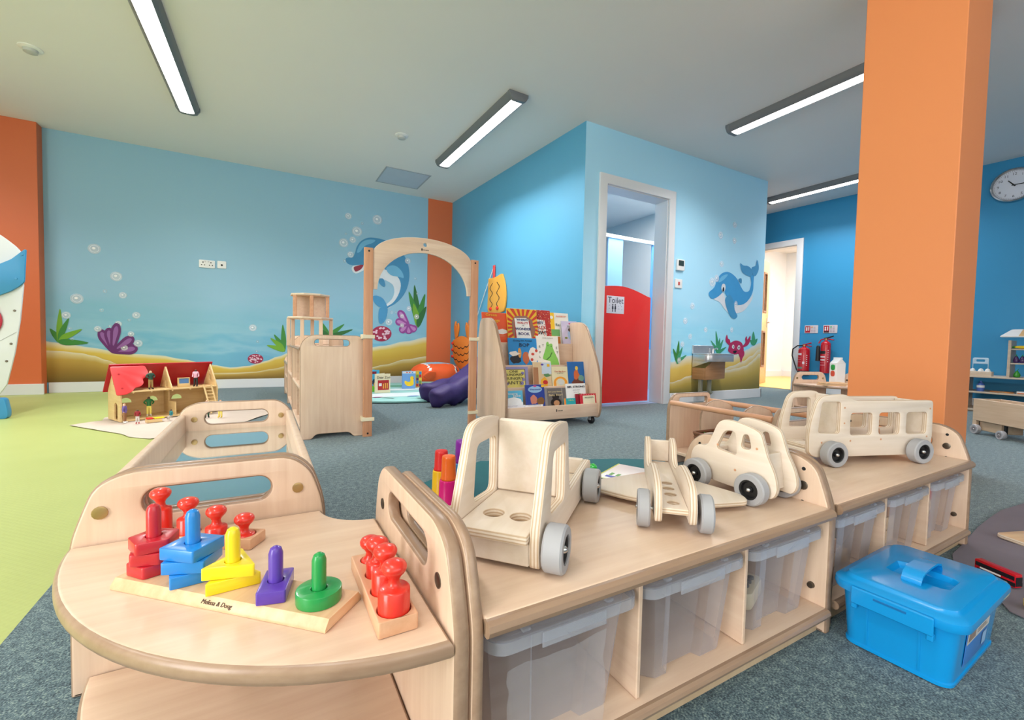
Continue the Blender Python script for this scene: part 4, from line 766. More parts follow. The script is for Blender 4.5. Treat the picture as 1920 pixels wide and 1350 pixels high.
# back tier
b = bk(3, .02, .215, .285, ORANGE, 'orange picture book with yellow title at the top left of the display', dy=.026)
btext(b, 'Green', .036, -.035, .262, YEL); btext(b, 'Eggs', .036, .0, .215, YEL)
deco(b, [(0, blob(.05, .12, .045, .022, 12, .15, 3)), (0, blob(-.01, .15, .018, .03, 10, .2, 4)), (1, blob(.03, .085, .05, .014))], [WHT, (226, 110, 70)])
b = bk(3, .215, .26, .32, (236, 186, 52), 'large yellow and red sunburst puzzle book at the top of the display', dy=.012)
sb = []
for i in range(22):
    a0 = 2*PI*i/22; a1 = a0+.15
    def ed(a):
        c_, s_ = math.cos(a), math.sin(a); k_ = min(.128/max(abs(c_), 1e-6), .158/max(abs(s_), 1e-6)); return (k_*c_, .16+k_*s_)
    sb.append((0, [(0, .16), ed(a0), ed(a1)]))
sb += [(1, blob(0, .15, .1, .115, 20, .1, 2)), (2, rect(-.072, .062, .03, .215)), (3, [(-.058, .035), (.06, .03), (.07, .05), (.05, .225), (.03, .24), (-.07, .235)])]
deco(b, sb, [(206, 62, 42), (150, 110, 92), (170, 40, 46), WHT])
btext(b, "WHERE'S", .024, -.005, .222, (30, 70, 130), bold=.0006); btext(b, "WALLY?", .026, -.003, .195, (190, 40, 50), bold=.0006); btext(b, 'THE', .011, 0, .172); btext(b, 'WONDER', .03, 0, .142, (30, 40, 110), bold=.0008); btext(b, 'BOOK', .034, .003, .1, (30, 40, 110), bold=.0008)
b = bk(3, .44, .17, .315, (186, 54, 52), 'red speckled puzzle book behind the sunburst book', dy=.030)
rr_ = random.Random(5); sp_ = [(rr_.choice((0, 1, 2)), blob(rr_.uniform(-.08, .08), rr_.uniform(.02, .31), .004, .004, 5)) for _ in range(170)]
deco(b, sp_, [(236, 180, 160), (150, 30, 40), (230, 120, 70)], name='cover_speckles')
deco(b, [(0, [(-.084, .02), (.045, .02), (.03, .225), (-.084, .235)])], [WHT], dy=.0014)
text("HERE'S", .03, mat('art_30_70_130', (30, 70, 130), .4), b, FACE_NY(-.032, -.0052, .2), bold=.0006, name='title'); text('WALLY', .036, mat('art_190_40_50', (190, 40, 50), .4), b, FACE_NY(-.03, -.0052, .16), name='title', bold=.0006); text('NOW?', .044, mat('art_20_24_40', (20, 24, 40), .4), b, FACE_NY(-.027, -.0052, .112), name='title', bold=.001)
b = bk(3, .60, .185, .30, (238, 234, 222), 'white and yellow reading book half hidden behind the lilac book', dy=.032)
deco(b, [(0, rect(-.0925, -.045, 0, .3)), (1, rect(-.08, .0, .09, .15)), (2, rect(-.0925, -.0, .0, .085)), (3, blob(-.07, .258, .015, .015))], [(244, 196, 40), (104, 168, 96), (206, 120, 40), WHT])
btext(b, 'RAINBOW', .02, .02, .268, (226, 110, 60)); btext(b, 'Re', .036, -.02, .19, (30, 90, 80))
b = bk(3, .70, .15, .245, (206, 198, 226), 'lilac storybook at the top right of the display', dy=.012)
deco(b, [(0, rect(.02, .075, 0, .09)), (1, blob(.0, .11, .024, .045, 12, .1, 8)), (2, blob(.0, .16, .016, .018)), (3, rect(.05, .068, .215, .235)), (4, blob(-.04, .08, .014, .01)), (5, blob(0, .222, .008, .007))], [(168, 130, 200), (166, 196, 232), (72, 48, 44), (240, 190, 50), (120, 130, 60), (200, 70, 120)])
btext(b, 'Tiana', .026, 0, .19, (90, 130, 80))
# third tier
b = bk(2, .175, .24, .262, (40, 140, 206), 'blue picture book of painted animals on the third tier', dy=.02)
deco(b, [(0, blob(-.065, .075, .045, .04, 12, .15, 1)), (1, blob(-.03, .13, .014, .045)), (2, blob(.02, .085, .028, .055, 12, .12, 5)), (3, blob(.085, .11, .042, .07, 12, .1, 6)), (4, blob(.08, .12, .014, .012)), (4, blob(.112, .15, .012, .014)), (4, blob(.07, .07, .012, .014)), (3, blob(-.075, .125, .04, .02, 10, .3, 2))], [(36, 40, 48), (226, 160, 80), (200, 110, 72), (238, 230, 220), (206, 70, 52)])
btext(b, 'Doing the Animal', .022, 0, .238); btext(b, 'BOP', .046, .01, .198)
b = bk(2, .415, .195, .275, (240, 236, 226), 'cream alphabet picture book with a green reptile on the third tier', dy=.02, tilt=0)
deco(b, [(0, [(-.045, .07), (-.05, .09), (-.02, .17), (-.012, .215), (.005, .225), (.012, .205), (.03, .21), (.042, .2), (.044, .17), (.07, .1), (.085, .06), (.085, .0), (.0, .0), (.015, .05), (-.02, .062)])], [(134, 202, 92)], 1)
deco(b, [(0, [(-.02, .062), (.015, .09), (.036, .13), (.03, .132), (.01, .096), (-.022, .068)]), (0, blob(.0, .19, .004, .005, 6)), (0, blob(.03, .185, .004, .005, 6))], [(60, 110, 50)], dy=.001)
for i, (s_, x_, z_) in enumerate((('E', -.075, .18), ('T', -.045, .19), ('F', -.075, .13), ('L', -.078, .09), ('E', .075, .17), ('T', .08, .13))): btext(b, s_, .028, x_, z_, (80, 76, 74))
btext(b, 'Little Letters', .018, 0, .258, (160, 150, 150))
# second tier
b = bk(1, .055, .225, .225, (150, 146, 190), 'square lavender and yellow picture book at the left of the second tier', dy=.02)
deco(b, [(0, rect(-.098, .088, .0, .202)), (1, rect(-.093, .083, .0, .197))], [(70, 66, 90), (226, 214, 120)])
deco(b, [(0, blob(x_, z_, .014, .018, 7, .3, i)) for i, (x_, z_) in enumerate(((-.078, .16), (.066, .16), (-.08, .1), (.068, .1), (-.06, .06), (.055, .06)))], [(138, 132, 184)], dy=.003)
for s_, z_, q in (('ONE', .178, .034), ('HUNDRED', .146, .031), ('HUNGRY', .11, .036), ('ANTS', .068, .046)): btext(b, s_, q, -.005, z_, (66, 62, 50))
b = bk(1, .315, .155, .25, (216, 190, 150), 'pale storybook with yellow and brown shapes on the second tier', dy=.016, tilt=2)
deco(b, [(0, rect(-.005, .077, .14, .249)), (1, blob(.015, .06, .03, .05, 12, .15, 3)), (2, blob(.022, .062, .022, .02)), (3, rect(-.077, -.035, .02, .2)), (4, blob(0, .228, .013, .009)), (5, rect(.04, .064, .21, .236)), (6, blob(.04, .13, .03, .015, 10, .3, 2))], [(196, 210, 224), (236, 176, 50), (196, 44, 44), (170, 120, 84), (90, 70, 160), (226, 176, 40), (90, 140, 90)])
b = bk(1, .478, .142, .215, (226, 216, 178), 'cream picture book with an orange arch and grey animal on the second tier', dy=.018)
arc_ = [(.06*math.cos(PI*i/10), .055+.06*math.sin(PI*i/10)) for i in range(11)]; arc2 = [(.04*math.cos(PI-PI*i/10), .055+.042*math.sin(PI*i/10)) for i in range(11)]
deco(b, [(0, arc_+arc2), (0, rect(-.06, -.038, 0, .06)), (0, rect(.038, .06, 0, .06)), (1, blob(.005, .06, .03, .03, 10, .1, 4))], [(236, 158, 50), (206, 210, 206)])
btext(b, 'The Big Box', .02, 0, .165, (190, 60, 50)); btext(b, 'for little ones', .01, 0, .148, (60, 60, 60))
b = bk(1, .625, .17, .247, (28, 104, 178), 'plain blue picture book with a brown heap at the right of the second tier', dy=.02)
deco(b, [(0, blob(0, .05, .055, .045, 12, .2, 9)), (1, blob(-.01, .12, .025, .05, 12, .2, 2)), (2, blob(-.005, .185, .014, .02)), (3, blob(.03, .09, .03, .03, 10, .2, 7))], [(110, 56, 46), (214, 110, 60), (240, 200, 80), (110, 160, 150)])
# front tier
b = bk(0, .03, .145, .20, (90, 184, 220), 'sky blue picture book with a white cloud at the lower left', dy=.035)
deco(b, [(0, blob(-.005, .09, .068, .04, 14, .08, 3)), (0, rect(-.07, .07, .03, .08))], [(240, 242, 244)]); btext(b, 'Sleeping', .026, -.012, .168, WHT); btext(b, 'Jake', .036, .025, .145, WHT)
b = bk(0, .195, .152, .238, (36, 66, 152), 'dark blue storybook with a pale oval title on the front tier', dy=.03)
deco(b, [(0, blob(0, .19, .056, .034, 18)), (1, blob(-.015, .09, .03, .045, 12, .2, 4)), (2, blob(.04, .07, .03, .04, 10, .15, 5)), (3, rect(.052, .074, .21, .234)), (4, blob(.0, .222, .014, .008))], [(150, 190, 226), (206, 130, 110), (130, 90, 50), (244, 196, 40), (206, 70, 130)]); btext(b, 'Mermaid', .024, 0, .19, (40, 70, 150))
b = bk(0, .348, .18, .205, (110, 106, 104), 'grey picture book with a dark bear shape on the front tier', dy=.032)
deco(b, [(0, blob(-.0, .11, .03, .03)), (0, blob(.0, .05, .045, .05)), (1, blob(.005, .045, .025, .03)), (2, rect(-.09, -.07, 0, .2)), (2, rect(.05, .06, 0, .2))], [(28, 26, 26), (190, 140, 100), (140, 136, 134)]); btext(b, 'Are you there,', .02, -.005, .165, (236, 214, 160)); btext(b, 'Baby Bear?', .027, 0, .13, (236, 214, 160))
b = bk(0, .53, .175, .235, (240, 240, 240), 'white book titled MR. STRONG on the front tier', dy=.03)
btext(b, 'MR. STRONG', .0265, 0, .2, bold=.0006); btext(b, 'and the fence', .012, 0, .168, (120, 120, 120)); btext(b, 'by the road', .01, 0, .145, (150, 150, 150))
b = bk(0, .60, .07, .16, (150, 30, 50), 'red strawberry-shaped board book between two books on the front tier', dy=.018)
deco(b, [(0, blob(.005, .155, .016, .012, 8, .2, 3))], [(50, 120, 60)])
b = bk(0, .632, .155, .165, (206, 44, 62), 'small red book with a cream title box at the lower right', dy=.006)
deco(b, [(0, rect(-.055, .055, .0, .14))], [(236, 228, 200)]); deco(b, [(0, blob(-.065+.022*i, .152, .005, .005, 6)) for i in range(7)], [(240, 170, 170)]); btext(b, 'PEEPER', .026, 0, .112, (110, 120, 100), )
b = bk(0, .49, .1, .14, (40, 170, 180), 'small turquoise board book with an orange spine on the front tier', dy=.008)
deco(b, [(0, rect(-.05, -.034, 0, .14))], [(236, 140, 50)]); btext(b, 'SEA', .03, .008, .105, (210, 226, 120))
b = bk(0, .022, .155, .108, (230, 232, 240), 'white leaflet lying low at the front left of the display', dy=.012)
btext(b, 'Good Night', .016, -.02, .096, (70, 80, 110))
b = bk(0, .172, .14, .104, (238, 238, 240), 'white leaflet titled Good Morning at the front of the display', dy=.004)
btext(b, 'Good Morning', .0165, 0, .09, (70, 80, 110))

# ================================================================== toys on the corner table
ZT = .2455
def place(o, loc, rz=0): o.location = loc; o.rotation_euler = (0, 0, rz); return o
# geometric stacking board
bt0, bt1 = Vector((-.151, .775, 0)), Vector((.083, .555, 0)); bdir = (bt1-bt0).normalized(); ba = math.atan2(bdir.y, bdir.x)
BL = .325
t = board = thing('stacking_board', 'long pine board with coloured pegs on the round table', 'toy', (bt0.x, bt0.y, ZT), ba)
prof = [(-.036, 0), (.036, 0), (.036, .004), (.029, .013), (-.029, .013), (-.036, .004)]
obj('base', plate(prof, t=BL, bev=.0006, edge=False), M_pine, t, frame((0, 0, 0), (0, 1, 0), (0, 0, 1)))
mk = obj('maker_mark', textmesh('Melissa & Doug', .0072, shear=.2), mat('stamp_brown', (84, 62, 46), .6), t, frame((.17, -.0338, .0075), (1, 0, 0), (0, .6, .8))); mk['kind'] = 'stuff'
PEG = dict(red=(196, 32, 48), blue=(30, 132, 214), yellow=(246, 220, 30), purple=(92, 60, 170), green=(30, 150, 74))
PM = {k: mat('block_'+k+'_gloss', v, .3, .04, coat=.3) for k, v in PEG.items()}
pegx = [.028, .095, .160, .226, .289]
def peg(h): return lathe([(0, 0), (.0085, 0), (.0085, h-.009), (.0065, h-.003), (.003, h-.0005), (0, h)], 16)
stack_h = dict(red=3, blue=3, yellow=2, purple=1, green=1)
for (k, n), x in zip(stack_h.items(), pegx):
    pg = obj('peg', peg(.016*n+.044), PM[k], t, T(x, 0, .0125)); pg['label'] = k+' peg'
WHERE = {('red', 0): 'bottom of the red stack', ('red', 1): 'middle of the red stack', ('red', 2): 'top of the red stack', ('blue', 0): 'bottom of the blue stack', ('blue', 1): 'middle of the blue stack', ('blue', 2): 'top of the blue stack', ('yellow', 0): 'bottom of the yellow stack', ('yellow', 1): 'top of the yellow stack'}
def shape(k):
    if k == 'red': return roundpoly([(.03*math.cos(math.radians(90+72*i)), .03*math.sin(math.radians(90+72*i))) for i in range(5)], .004)
    if k == 'blue': return roundpoly([(-.0255, -.0255), (.0255, -.0255), (.0255, .0255), (-.0255, .0255)], .003)
    if k == 'yellow': return roundpoly([(.036*math.cos(math.radians(90+120*i)), .036*math.sin(math.radians(90+120*i))) for i in range(3)], .004)
    if k == 'purple': return roundpoly([(-.029, -.0165), (.029, -.0165), (.029, .0165), (-.029, .0165)], .003)
    return circ(0, 0, .0265, 28)
KIND = dict(red='pentagon', blue='square', yellow='triangle', purple='rectangle', green='disc')
ROT = {('red', 0): .4, ('red', 1): 1.0, ('red', 2): .1, ('blue', 0): .15, ('blue', 1): -.35, ('blue', 2): .9, ('yellow', 0): .1, ('yellow', 1): -.25, ('purple', 0): 1.35, ('green', 0): 0}
for (k, n), x in zip(stack_h.items(), pegx):
    c = board.matrix_basis @ Vector((x, 0, 0))
    for i in range(n):
        lab = '%s wooden %s block at the %s' % (k, KIND[k], WHERE[(k, i)]) if n > 1 else '%s wooden %s block alone on its peg' % (k, KIND[k])
        o = tag(obj('shape_block', plate(shape(k), [circ(0, 0, .0095, 16)], t=.0155, bev=.001, edge=False), PM[k]), lab, 'toy block', 'stacking blocks on the pegs')
        place(o, (c.x, c.y, ZT+.0132+.016*i), ROT[(k, i)])
# knobbed cylinder blocks
M_red2 = mat('knob_red', (224, 50, 36), .28, .04, coat=.3)
def knob_mesh(r, vis):
    pr = [(0, -.006), (r, -.006), (r, vis-.0022), (r-.0012, vis-.0006), (r-.003, vis), (.0092, vis+.0012), (.0068, vis+.004), (.0062, vis+.009), (.0085, vis+.0135), (.0125, vis+.0175), (.0146, vis+.0215), (.0146, vis+.025), (.0125, vis+.0285), (.008, vis+.031), (0, vis+.032)]
    return lathe(pr, 24, ang=62)
def cyl_block(loc, rz, label, n, L, w_, h_, rads, vis, labs, mm):
    t = thing('cylinder_block', label, 'toy', (*loc, ZT), rz, 'knobbed cylinder blocks')
    xs = [L*(i+.5)/n for i in range(n)]
    obj('base', plate(roundpoly([(0, -w_/2), (L, -w_/2), (L, w_/2), (0, w_/2)], .003), [circ(x, 0, r+.0015, 20) for x, r in zip(xs, rads)], t=h_, bev=.0012), [mm, mm], t)
    obj('hole_floor', box(.003, L-.003, -w_/2+.003, w_/2-.003, .0005, .003, 0), M_dkwood, t)
    for x, r, v, lab in zip(xs, rads, vis, labs):
        p = t.matrix_basis @ Vector((x, 0, 0))
        tag(place(obj('knobbed_cylinder', knob_mesh(r, v), M_red2), (p.x, p.y, ZT+h_-.008+.0)), lab, 'toy cylinder', 'red knobbed cylinders')
cyl_block((-.165, .905), math.atan2(.812-.905, -.012+.165), 'pine cylinder block by the slotted back panel of the table', 4, .185, .042, .017, [.0155, .0155, .0155, .0155], [.046, .032, .02, .009],
          ['tallest red knobbed cylinder in the back block', 'second tallest red knobbed cylinder in the back block', 'low red knobbed cylinder in the back block', 'lowest red knobbed cylinder at the right of the back block'], M_beechx)
cyl_block((.134, .487), math.atan2(1, .0), 'beech cylinder block by the slotted right panel of the table', 4, .175, .046, .019, [.0185, .0165, .0145, .0125], [.034, .034, .026, .010],
          ['widest red knobbed cylinder nearest the camera', 'tall red knobbed cylinder second in the right block', 'red knobbed cylinder third in the right block', 'small sunken red cylinder at the back of the right block'], M_beechx)
# ================================================================== wooden vehicles
PLY = [M_ply, M_plye]
def wheel(parent, x, y, r, th=.03, side=1, dish=True):
    w_ = obj('wheel', lathe([(r*.62, -th/2), (r*.93, -th/2), (r, -th/2+.003), (r, th/2-.003), (r*.93, th/2), (r*.62, th/2), (r*.62, -th/2)], 28, 'Y'), M_grey, parent, T(x, y, r))
    w_['label'] = 'grey rubber wheel'
    s = side
    h = obj('hub', lathe([(0, -th*.3), (r*.62, -th*.3), (r*.62, th*.42), (r*.52, th*.4), (r*.46, th*.15), (r*.2, th*.15), (r*.18, th*.3), (0, th*.3)] if s > 0 else [(0, th*.3), (r*.62, th*.3), (r*.62, -th*.42), (r*.52, -th*.4), (r*.46, -th*.15), (r*.2, -th*.15), (r*.18, -th*.3), (0, -th*.3)], 24, 'Y'), M_black, w_)
    obj('axle_cap', lathe([(0, 0), (r*.17, 0), (r*.15, .004), (r*.08, .007), (0, .008)] if s > 0 else [(0, 0), (r*.17, 0), (r*.15, -.004), (r*.08, -.007), (0, -.008)], 14, 'Y'), M_steel, w_, T(0, s*th*.3, 0))
def vplate(parent, name, out, y, t_, holes=(), bev=.003):
    """panel standing in the local XZ plane; occupies y-t..y"""
    return obj(name, plate(out, holes, t=t_, bev=bev, nb=1), PLY, parent, XZ(0, y, 0))
def dowel(parent, x, z, y, s=1):
    obj('dowel', lathe([(0, 0), (.0028, 0), (.0028, .0005), (0, .0005)], 8), M_beech, parent, (FACE_NY(x, y, z) if s < 0 else frame((x, y, z), (-1, 0, 0), (0, 0, 1))))
# --- truck
ZV = ZU+.0005; KS = .955
t = thing('toy_truck', 'pale wooden open-cab toy truck on the near end of the unit', 'toy truck', (.347, .487, ZV), math.radians(-139.0)); t.scale = (KS,)*3
out = roundpoly([(.006, .006), (.010, .055), (-.044, .196), (-.09, .203), (-.166, .197), (-.181, .12), (-.195, .058), (-.42, .066), (-.428, .012), (-.40, .006)], [.008, .02, .03, .03, .014, .05, .02, .01, .01, .01])
win = roundpoly([(-.064, .162), (-.054, .066), (-.152, .06), (-.152, .162)], [.016, .014, .016, .014])
for y in (-.020, -.151): vplate(t, 'side_panel', out, y, .016, [win])
obj('seat_board', plate(roundpoly([(.018, -.0363), (.018, -.1507), (-.165, -.1507), (-.165, -.0363)], .003), [circ(-.05, -.068, .0165, 18), circ(-.05, -.114, .0165, 18)], t=.014, bev=.002), PLY, t, T(0, 0, .044))
obj('hole_backing', box(-.08, -.02, -.14, -.047, .0400, .0435, 0), M_plye, t)
obj('cab_back', box(-.170, -.156, -.1507, -.0363, .0585, .192, .003), M_ply, t)
o = obj('front_apron', box(-.006, .006, -.1507, -.0363, .008, .0435, .002), M_ply, t)
obj('bed_floor', box(-.41, -.1705, -.1507, -.0363, .018, .03, .001), M_ply, t)
obj('bed_end', box(-.42, -.406, -.1507, -.0363, .0305, .066, .002), M_ply, t)
for x in (-.014, -.325):
    wheel(t, x, .0, .035, .03, 1); wheel(t, x, -.1728, .035, .010, -1)
    obj('axle', lathe([(.004, -.165), (.004, -.015)], 8, 'Y'), M_steel, t, T(x, 0, .035))
# --- plane
t = thing('toy_plane', 'pale wooden toy plane with swept wings between truck and car', 'toy plane', (.591, .557, ZV), math.radians(227)); t.scale = (KS,)*3
pout = roundpoly([(.04, .022), (.045, .05), (.03, .085), (-.02, .094), (-.11, .094), (-.175, .062), (-.24, .06), (-.262, .098), (-.30, .108), (-.325, .1), (-.325, .03), (-.28, .022)], [.01, .02, .025, .03, .04, .03, .02, .02, .01, .008, .015, .01])
for y in (.027, .085): vplate(t, 'side_panel', pout, y, .0125, (), .0025)
obj('cockpit_floor', plate([(.028, .0273), (.028, .0722), (-.3, .0722), (-.3, .0273)], [circ(-.005, .05, .0115, 16), circ(-.052, .05, .0115, 16), circ(-.088, .05, .0115, 16), circ(-.124, .05, .0115, 16)], t=.011, bev=.0015), PLY, t, T(0, 0, .035))
obj('hole_backing', box(-.15, .015, .03, .069, .0315, .0345, 0), M_plye, t)
obj('tail_board', box(-.312, -.302, .0273, .0722, .0465, .098, .002), M_ply, t)
wg = roundpoly([(-.075, .05), (-.09, -.02), (-.135, -.112), (-.175, -.11), (-.262, -.01), (-.262, .11), (-.175, .21), (-.135, .212), (-.09, .12)], [.01, .05, .015, .02, .03, .03, .02, .015, .05])
obj('wing', plate(wg, t=.0115, bev=.003), PLY, t, T(0, 0, .0098))
for y, s in ((-.003, -1), (.104, 1)): wheel(t, .003, y, .034, .022, s)
obj('axle', lathe([(.003, .0), (.003, .1)], 8, 'Y'), M_steel, t, T(.003, 0, .034))
wheel(t, -.285, .05, .012, .016, 1)
# --- car
t = thing('toy_car', 'pale wooden rounded toy car with grey wheels at the far end of the near unit', 'toy car', (.861, .521, ZV), math.radians(90)); t.scale = (KS,)*3
cout = smoothpoly([(.16, .034), (.178, .058), (.172, .086), (.157, .098), (.136, .101), (.124, .122), (.110, .154), (.097, .166), (.078, .169), (.045, .165), (.010, .154), (.000, .135), (-.010, .106), (-.024, .078), (-.031, .056), (-.032, .036), (-.022, .02), (.0, .02), (.06, .02), (.116, .022), (.14, .026)], 3)
w1 = roundpoly([(.090, .144), (.111, .099), (.058, .093), (.064, .146)], [.012, .012, .01, .01]); w2 = roundpoly([(.044, .143), (.050, .112), (.024, .112), (.033, .144)], [.01, .01, .012, .006])
for y in (-.0175, -.091): vplate(t, 'side_panel', cout, y, .0135, [w1, w2])
obj('rear_board', plate([(-.0907, .03), (-.0313, .03), (-.0313, .107), (-.0907, .107)], t=.012, bev=.002), PLY, t, frame((-.012, 0, 0), (0, 1, 0), (.13, 0, .99)))
obj('seat_board', box(.02, .125, -.0907, -.0313, .068, .08, .002), M_ply, t)
obj('bonnet_board', box(.128, .162, -.0907, -.0313, .083, .095, .002), M_ply, t)
obj('floor_board', box(.0, .15, -.0907, -.0313, .026, .036, .002), M_ply, t)
for x in (.146, .010):
    wheel(t, x, 0, .034, .024, 1); wheel(t, x, -.119, .034, .022, -1)
    obj('axle', lathe([(.004, -.11), (.004, -.012)], 8, 'Y'), M_steel, t, T(x, 0, .034))
for x, z in ((.012, .118), (.06, .06), (.004, .045), (.105, .108)): dowel(t, x, z, -.0173, 1)
# --- bus
t = thing('toy_bus', 'long pale wooden toy bus with square windows on the far unit', 'toy bus', (1.340, .611, ZV), math.radians(162.3)); t.scale = (KS,)*3
bo = roundpoly([(.052, .036), (.053, .11), (.024, .2), (-.07, .205), (-.10, .185), (-.392, .185), (-.395, .07), (-.384, .02), (.03, .022)], [.012, .06, .03, .03, .02, .012, .04, .012, .02])
bw = [roundpoly([(.012, .182), (.023, .093), (-.052, .09), (-.052, .182)], .009)]+[rrect(a, b, .084, .149, .009, 3) for a, b in ((-.166, -.089), (-.268, -.192), (-.37, -.293))]
bw = [roundpoly(p, 0) for p in bw]
for y in (-.019, -.121): vplate(t, 'side_panel', bo, y, .0145, bw)
for x0, x1, z1, nm in ((-.082, -.068, .196, 'cab_back'), (-.388, -.375, .18, 'rear_board')): obj(nm, box(x0, x1, -.1207, -.0338, .055, z1, .002), M_ply, t)
obj('floor_board', plate([(.04, -.1207), (.04, -.0338), (-.374, -.0338), (-.374, -.1207)], [circ(-.02, -.06, .012, 14), circ(-.02, -.095, .012, 14)], t=.012, bev=.0015), PLY, t, T(0, 0, .0425))
obj('front_apron', box(.036, .047, -.1207, -.0338, .022, .042, .002), M_ply, t)
for x in (-.014, -.322):
    wheel(t, x, 0, .036, .028, 1); wheel(t, x, -.152, .036, .028, -1)
    obj('axle', lathe([(.004, -.138), (.004, -.012)], 8, 'Y'), M_steel, t, T(x, 0, .036))
for x, z in ((-.065, .165), (-.066, .12), (-.09, .068), (-.2, .07), (-.38, .16), (-.372, .075), (.01, .065)): dowel(t, x, z, -.0188, 1)
bm_ = t.matrix_basis
def onbus(x, y, z=.0555): return bm_ @ Vector((x, y, z))
p = onbus(-.232, -.065)
tag(place(obj('peg_doll', lathe([(0, 0), (.0125, 0), (.0135, .02), (.012, .036), (.007, .044), (.0105, .052), (.0115, .06), (.008, .069), (0, .072)], 18), wood('peg_wood', (196, 140, 104), (166, 110, 76), 2)), p), 'brown wooden peg doll standing inside the toy bus', 'peg doll')
p = onbus(-.115, -.055); tag(place(obj('peg_doll', lathe([(0, 0), (.011, 0), (.012, .014), (.009, .022), (.006, .025), (.009, .031), (.0085, .037), (0, .041)], 16), M_pine), p), 'short pale peg doll near the front windows of the bus', 'peg doll')
p = onbus(-.15, -.075); o = tag(place(obj('wooden_stick', lathe([(0, 0), (.006, 0), (.0065, .02), (.0065, .06), (.006, .07), (0, .07)], 12, 'X'), M_pine), (p.x, p.y, p.z+.0085), math.radians(150)), 'pale wooden stick lying inside the toy bus', 'toy part')
p = onbus(-.13, -.098); tag(place(obj('red_block', box(-.008, .008, -.006, .006, 0, .055, .001), mat('orange_red', (226, 84, 44), .4)), p), 'orange red block standing behind the first bus window', 'toy block')
p = onbus(-.197, -.055); tag(place(obj('wooden_ring', (lambda: (lambda bm: (tube([(.010*math.cos(a*PI/8), .006*math.sin(a*PI/8), .0022) for a in range(17)], .0018, 6, bm), finish(bm))[1])(bmesh.new()))(), M_pine), p), 'small wooden ring lying inside the bus between two windows', 'toy part')
# ================================================================== rod trolley behind the units
t = thing('rod_trolley', 'maple book trolley with two round rods standing behind the units', 'trolley', (1.70, .965, 0), math.radians(-3))
Wd = .29; Ld = .545
for y in (.018, Ld):
    obj('end_panel', plate(roundpoly([(0, 0), (Wd, 0), (Wd, .30), (Wd-.012, .346), (.03, .346), (0, .29)], [.005, .005, .03, .02, .03, .04]), [roundpoly([(.065, .295), (Wd-.03, .295), (Wd-.03, .325), (.065, .325)], .012)], t=.018, bev=.003), [M_mapley, M_edge], t, XZ(0, y, 0))
obj('base_board', box(.0, Wd, .0183, Ld-.0183, .06, .075, .002), M_mapley, t)
for x in (.012, Wd-.012): obj('rod', tube([(x, .018, .302), (x, Ld-.018, .302)], .0125, 12), M_beech, t)
for y in (.20, .40):
    obj('divider', plate(roundpoly([(.06, .0755), (Wd-.02, .0755), (Wd-.0, .26), (Wd-.02, .3), (.15, .335), (.06, .29)], [.004, .004, .02, .05, .08, .05]), t=.009, bev=.002), [M_mapley, M_edge], t, XZ(0, y, 0))
for x in (.03, .1): obj('side_slat', plate([(0, 0), (.0, .1), (.012, .1), (.012, 0)], t=.2, bev=.001, edge=False), M_maple, t, YZ(-.0, .41, .16)) if False else None
# wicker basket inside it
t = thing('wicker_basket', 'brown wicker basket on the rod trolley between its boards', 'basket', (1.80, 1.285, .0765), math.radians(-3))
M_wick = [mat('wicker_brown', (120, 76, 48), .6, .2, 60), mat('wicker_dark', (92, 56, 36), .6, .2, 60)]
bm = bmesh.new()
for k in range(12):
    s = .9+.1*k/11; z = .006+k*.0085
    loop = rrect(-.085*s, .085*s, -.055*s, .055*s, .02, 6)
    loop = [(x*(1+.02*(-1)**(i+k)), y*(1+.03*(-1)**(i+k)), z) for i, (x, y) in enumerate(loop)]
    tube(loop+[loop[0]], .0048, 6, bm)
o = obj('weave', finish(bm), M_wick[0], t); o['kind'] = 'stuff'
obj('basket_base', plate(rrect(-.076, .076, -.05, .05, .02, 4), t=.006, bev=.001, edge=False), M_wick[1], t)
loop = rrect(-.087, .087, -.057, .057, .02, 6); obj('basket_rim', tube([(x, y, .108) for x, y in loop+[loop[0]]], .007, 8), M_wick[0], t)
t = thing('toy_plant', 'green plastic sprig sticking out of the wicker basket', 'toy', (1.728, 1.262, .165))
M_gp = mat('green_plastic', (40, 150, 60), .4)
obj('stem', tube([(0, 0, -.04), (-.006, 0, .0), (-.014, -.002, .03)], .0025, 6), M_gp, t)
for i, a in enumerate((.3, 2.2, 4.0)):
    obj('leaf', plate(smoothpoly([(0, -.003), (.012, -.007), (.026, 0), (.012, .007), (0, .003)], 2), t=.0015, bev=.0004, edge=False), M_gp, t, T(-.011, 0, .015+.005*i) @ Matrix.Rotation(a, 4, 'Z') @ Matrix.Rotation(-.6, 4, 'Y'))
